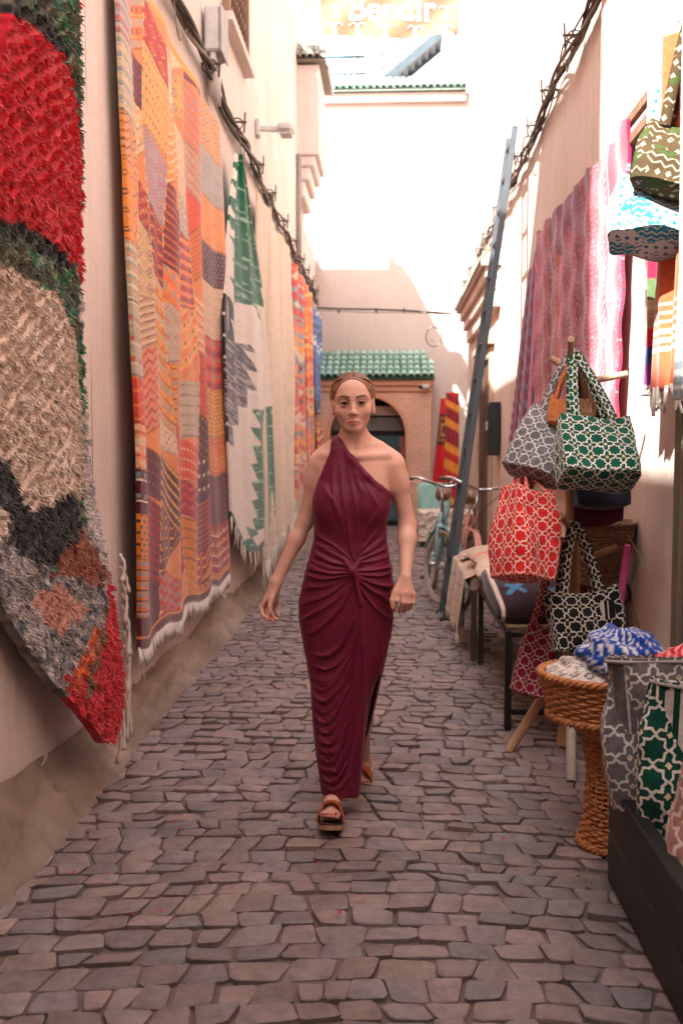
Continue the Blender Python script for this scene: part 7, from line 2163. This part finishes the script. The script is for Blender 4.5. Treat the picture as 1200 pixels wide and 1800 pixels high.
    F = np.maximum(F, sdp[:, None, :].astype(np.float32))
    for sdv, kk in [(e, 0.016) for e in extra] + [(e, 0.012) for e in knot]:
        fn, a, b_ = sdv; mg = kk + 0.02; s = tuple(slice(int(np.searchsorted(ax[i], a[i] - mg)), int(np.searchsorted(ax[i], b_[i] + mg))) for i in range(3))
        d = fn(ax[0][s[0]][:, None, None], ax[1][s[1]][None, :, None], ax[2][s[2]][None, None, :]); A = F[s]
        hh = np.maximum(kk - np.abs(A - d), 0) / kk; F[s] = np.minimum(A, d) - hh * hh * kk * 0.25
    # back panel that swings behind the rear calf
    TB = np.array([(1120, 610, 686, 0.03, 0.115), (1160, 600, 679, 0.05, 0.12), (1200, 596, 670, 0.08, 0.13), (1250, 592, 661, 0.13, 0.15), (1300, 590, 650, 0.17, 0.165), (1330, 590, 640, 0.20, 0.165)], float)
    fo, a, b_ = stack_fn(TB, 0.0, 2.4); fi, _, _ = stack_fn(TB, 0.011, 2.4, z_lo=-1, z_hi=3)
    x, y, z = ax[0][:, None, None], ax[1][None, :, None], ax[2][None, None, :]
    o = fo(x, y, z); xi = fi(x, np.maximum(y, WD + np.interp(ax[2], *[np.array(q) for q in zip(*sorted((K(620, r[0])[2], r[3]) for r in TB))])[None, None, :]), z)
    o = np.maximum(o, -xi)
    F = np.minimum(F, o.astype(np.float32))
    return surface_nets(F, l, h)
dv, dq = build_dress()
m, t, b = nodes_of('maroon_jersey')
v = coords(t, 'Object')
k = ramp(t, noise(t, v, 6, 4), [(0.3, 0.88), (0.7, 1.08)])
L(t, mixc(t, 1.0, (0.135, 0.0075, 0.0305), k, 'MULTIPLY'), b.inputs['Base Color'])
b.inputs['Roughness'].default_value = 0.52; b.inputs['Specular IOR Level'].default_value = 0.28
b.inputs['Sheen Weight'].default_value = 0.12; b.inputs['Sheen Roughness'].default_value = 0.35; b.inputs['Sheen Tint'].default_value = (0.9, 0.35, 0.5, 1)
bumpn(t, b, noise(t, v, 520, 2), 0.12, 0.001)
put_np('dress', dv, dq, m, woman)

# ---- sandals
M_LEA = mat('tan_leather_strap', (0.42, 0.095, 0.035), 0.5, 0.3, 30, 0.2, 120, spec=0.4)
M_SOLE = mat('cork_sole', (0.40, 0.22, 0.13), 0.8, 0.3, 40, 0.3, 150); M_INS = mat('dark_insole', (0.06, 0.02, 0.015), 0.7, 0.3)
def sandal(fp, side):
    ank, heel, ball, toe = (Vector(q) for q in fp)
    d_ = (toe - ball).normalized(); along = (toe - heel).normalized(); sx_ = Vector((1, 0, 0)); up = along.cross(sx_); up = up if up.z > 0 else -up; up.normalize()
    under = -up * 0.030
    mb = MB(); n = 20; L0 = (toe - heel).length
    A = heel - along * 0.035; B = toe + along * 0.016
    outline = []
    for i in range(n + 1):
        t_ = i / n; wdt = float(np.interp(t_, [0, 0.06, 0.2, 0.5, 0.75, 0.92, 1.0], [0.012, 0.028, 0.033, 0.031, 0.045, 0.040, 0.016]))
        outline.append((A + (B - A) * t_ + sx_ * (side * 0.004 * t_), wdt))
    for (o0, o1, nm, mt_) in ((0.0, 0.016, 'sole', M_SOLE), (0.0165, 0.0205, 'insole', M_INS)):
        V_ = []; F_ = []
        for (p, w_) in outline:
            for s in (-1, 1):
                for o_ in (o0, o1): V_.append(p + under * 1.0 + sx_ * (s * (w_ - (0.001 if nm == 'insole' else 0))) - up * 0.018 + up * o_)
        for i in range(n):
            q = i * 4; r_ = q + 4
            F_ += [(q, r_, r_ + 1, q + 1), (q + 2, q + 3, r_ + 3, r_ + 2), (q + 1, r_ + 1, r_ + 3, q + 3), (q, q + 2, r_ + 2, r_)]
        F_ += [(0, 1, 3, 2), (4 * n, 4 * n + 2, 4 * n + 3, 4 * n + 1)]
        if nm == 'sole': so_ = MB().add((V_, F_)).build('sandal', mt_, woman)
        else: MB().add((V_, F_)).build('insole', mt_, so_)
    for (t0, t1) in ((0.50, 0.70), (0.70, 0.52)):                      # two crossing bands
        P = []; n2 = 18
        for i in range(n2 + 1):
            s = i / n2; w = PI * s
            base = heel + (toe - heel) * (t0 + (t1 - t0) * s)
            tt = t0 + (t1 - t0) * s; hgt = float(np.interp(tt, [0.4, 0.55, 0.75], [0.098, 0.082, 0.064])); wdh = float(np.interp(tt, [0.4, 0.55, 0.75], [0.042, 0.045, 0.050]))
            P.append(base + under * 1.1 - sx_ * (math.cos(w) * wdh) + up * (math.sin(w) ** 0.8 * hgt if 0 < s < 1 else 0))
        MB().add(ribbon(P, along, 0.048, 0.004)).build('strap', M_LEA, so_, smooth='auto')
sandal(FF, 1); sandal(RF, -1)
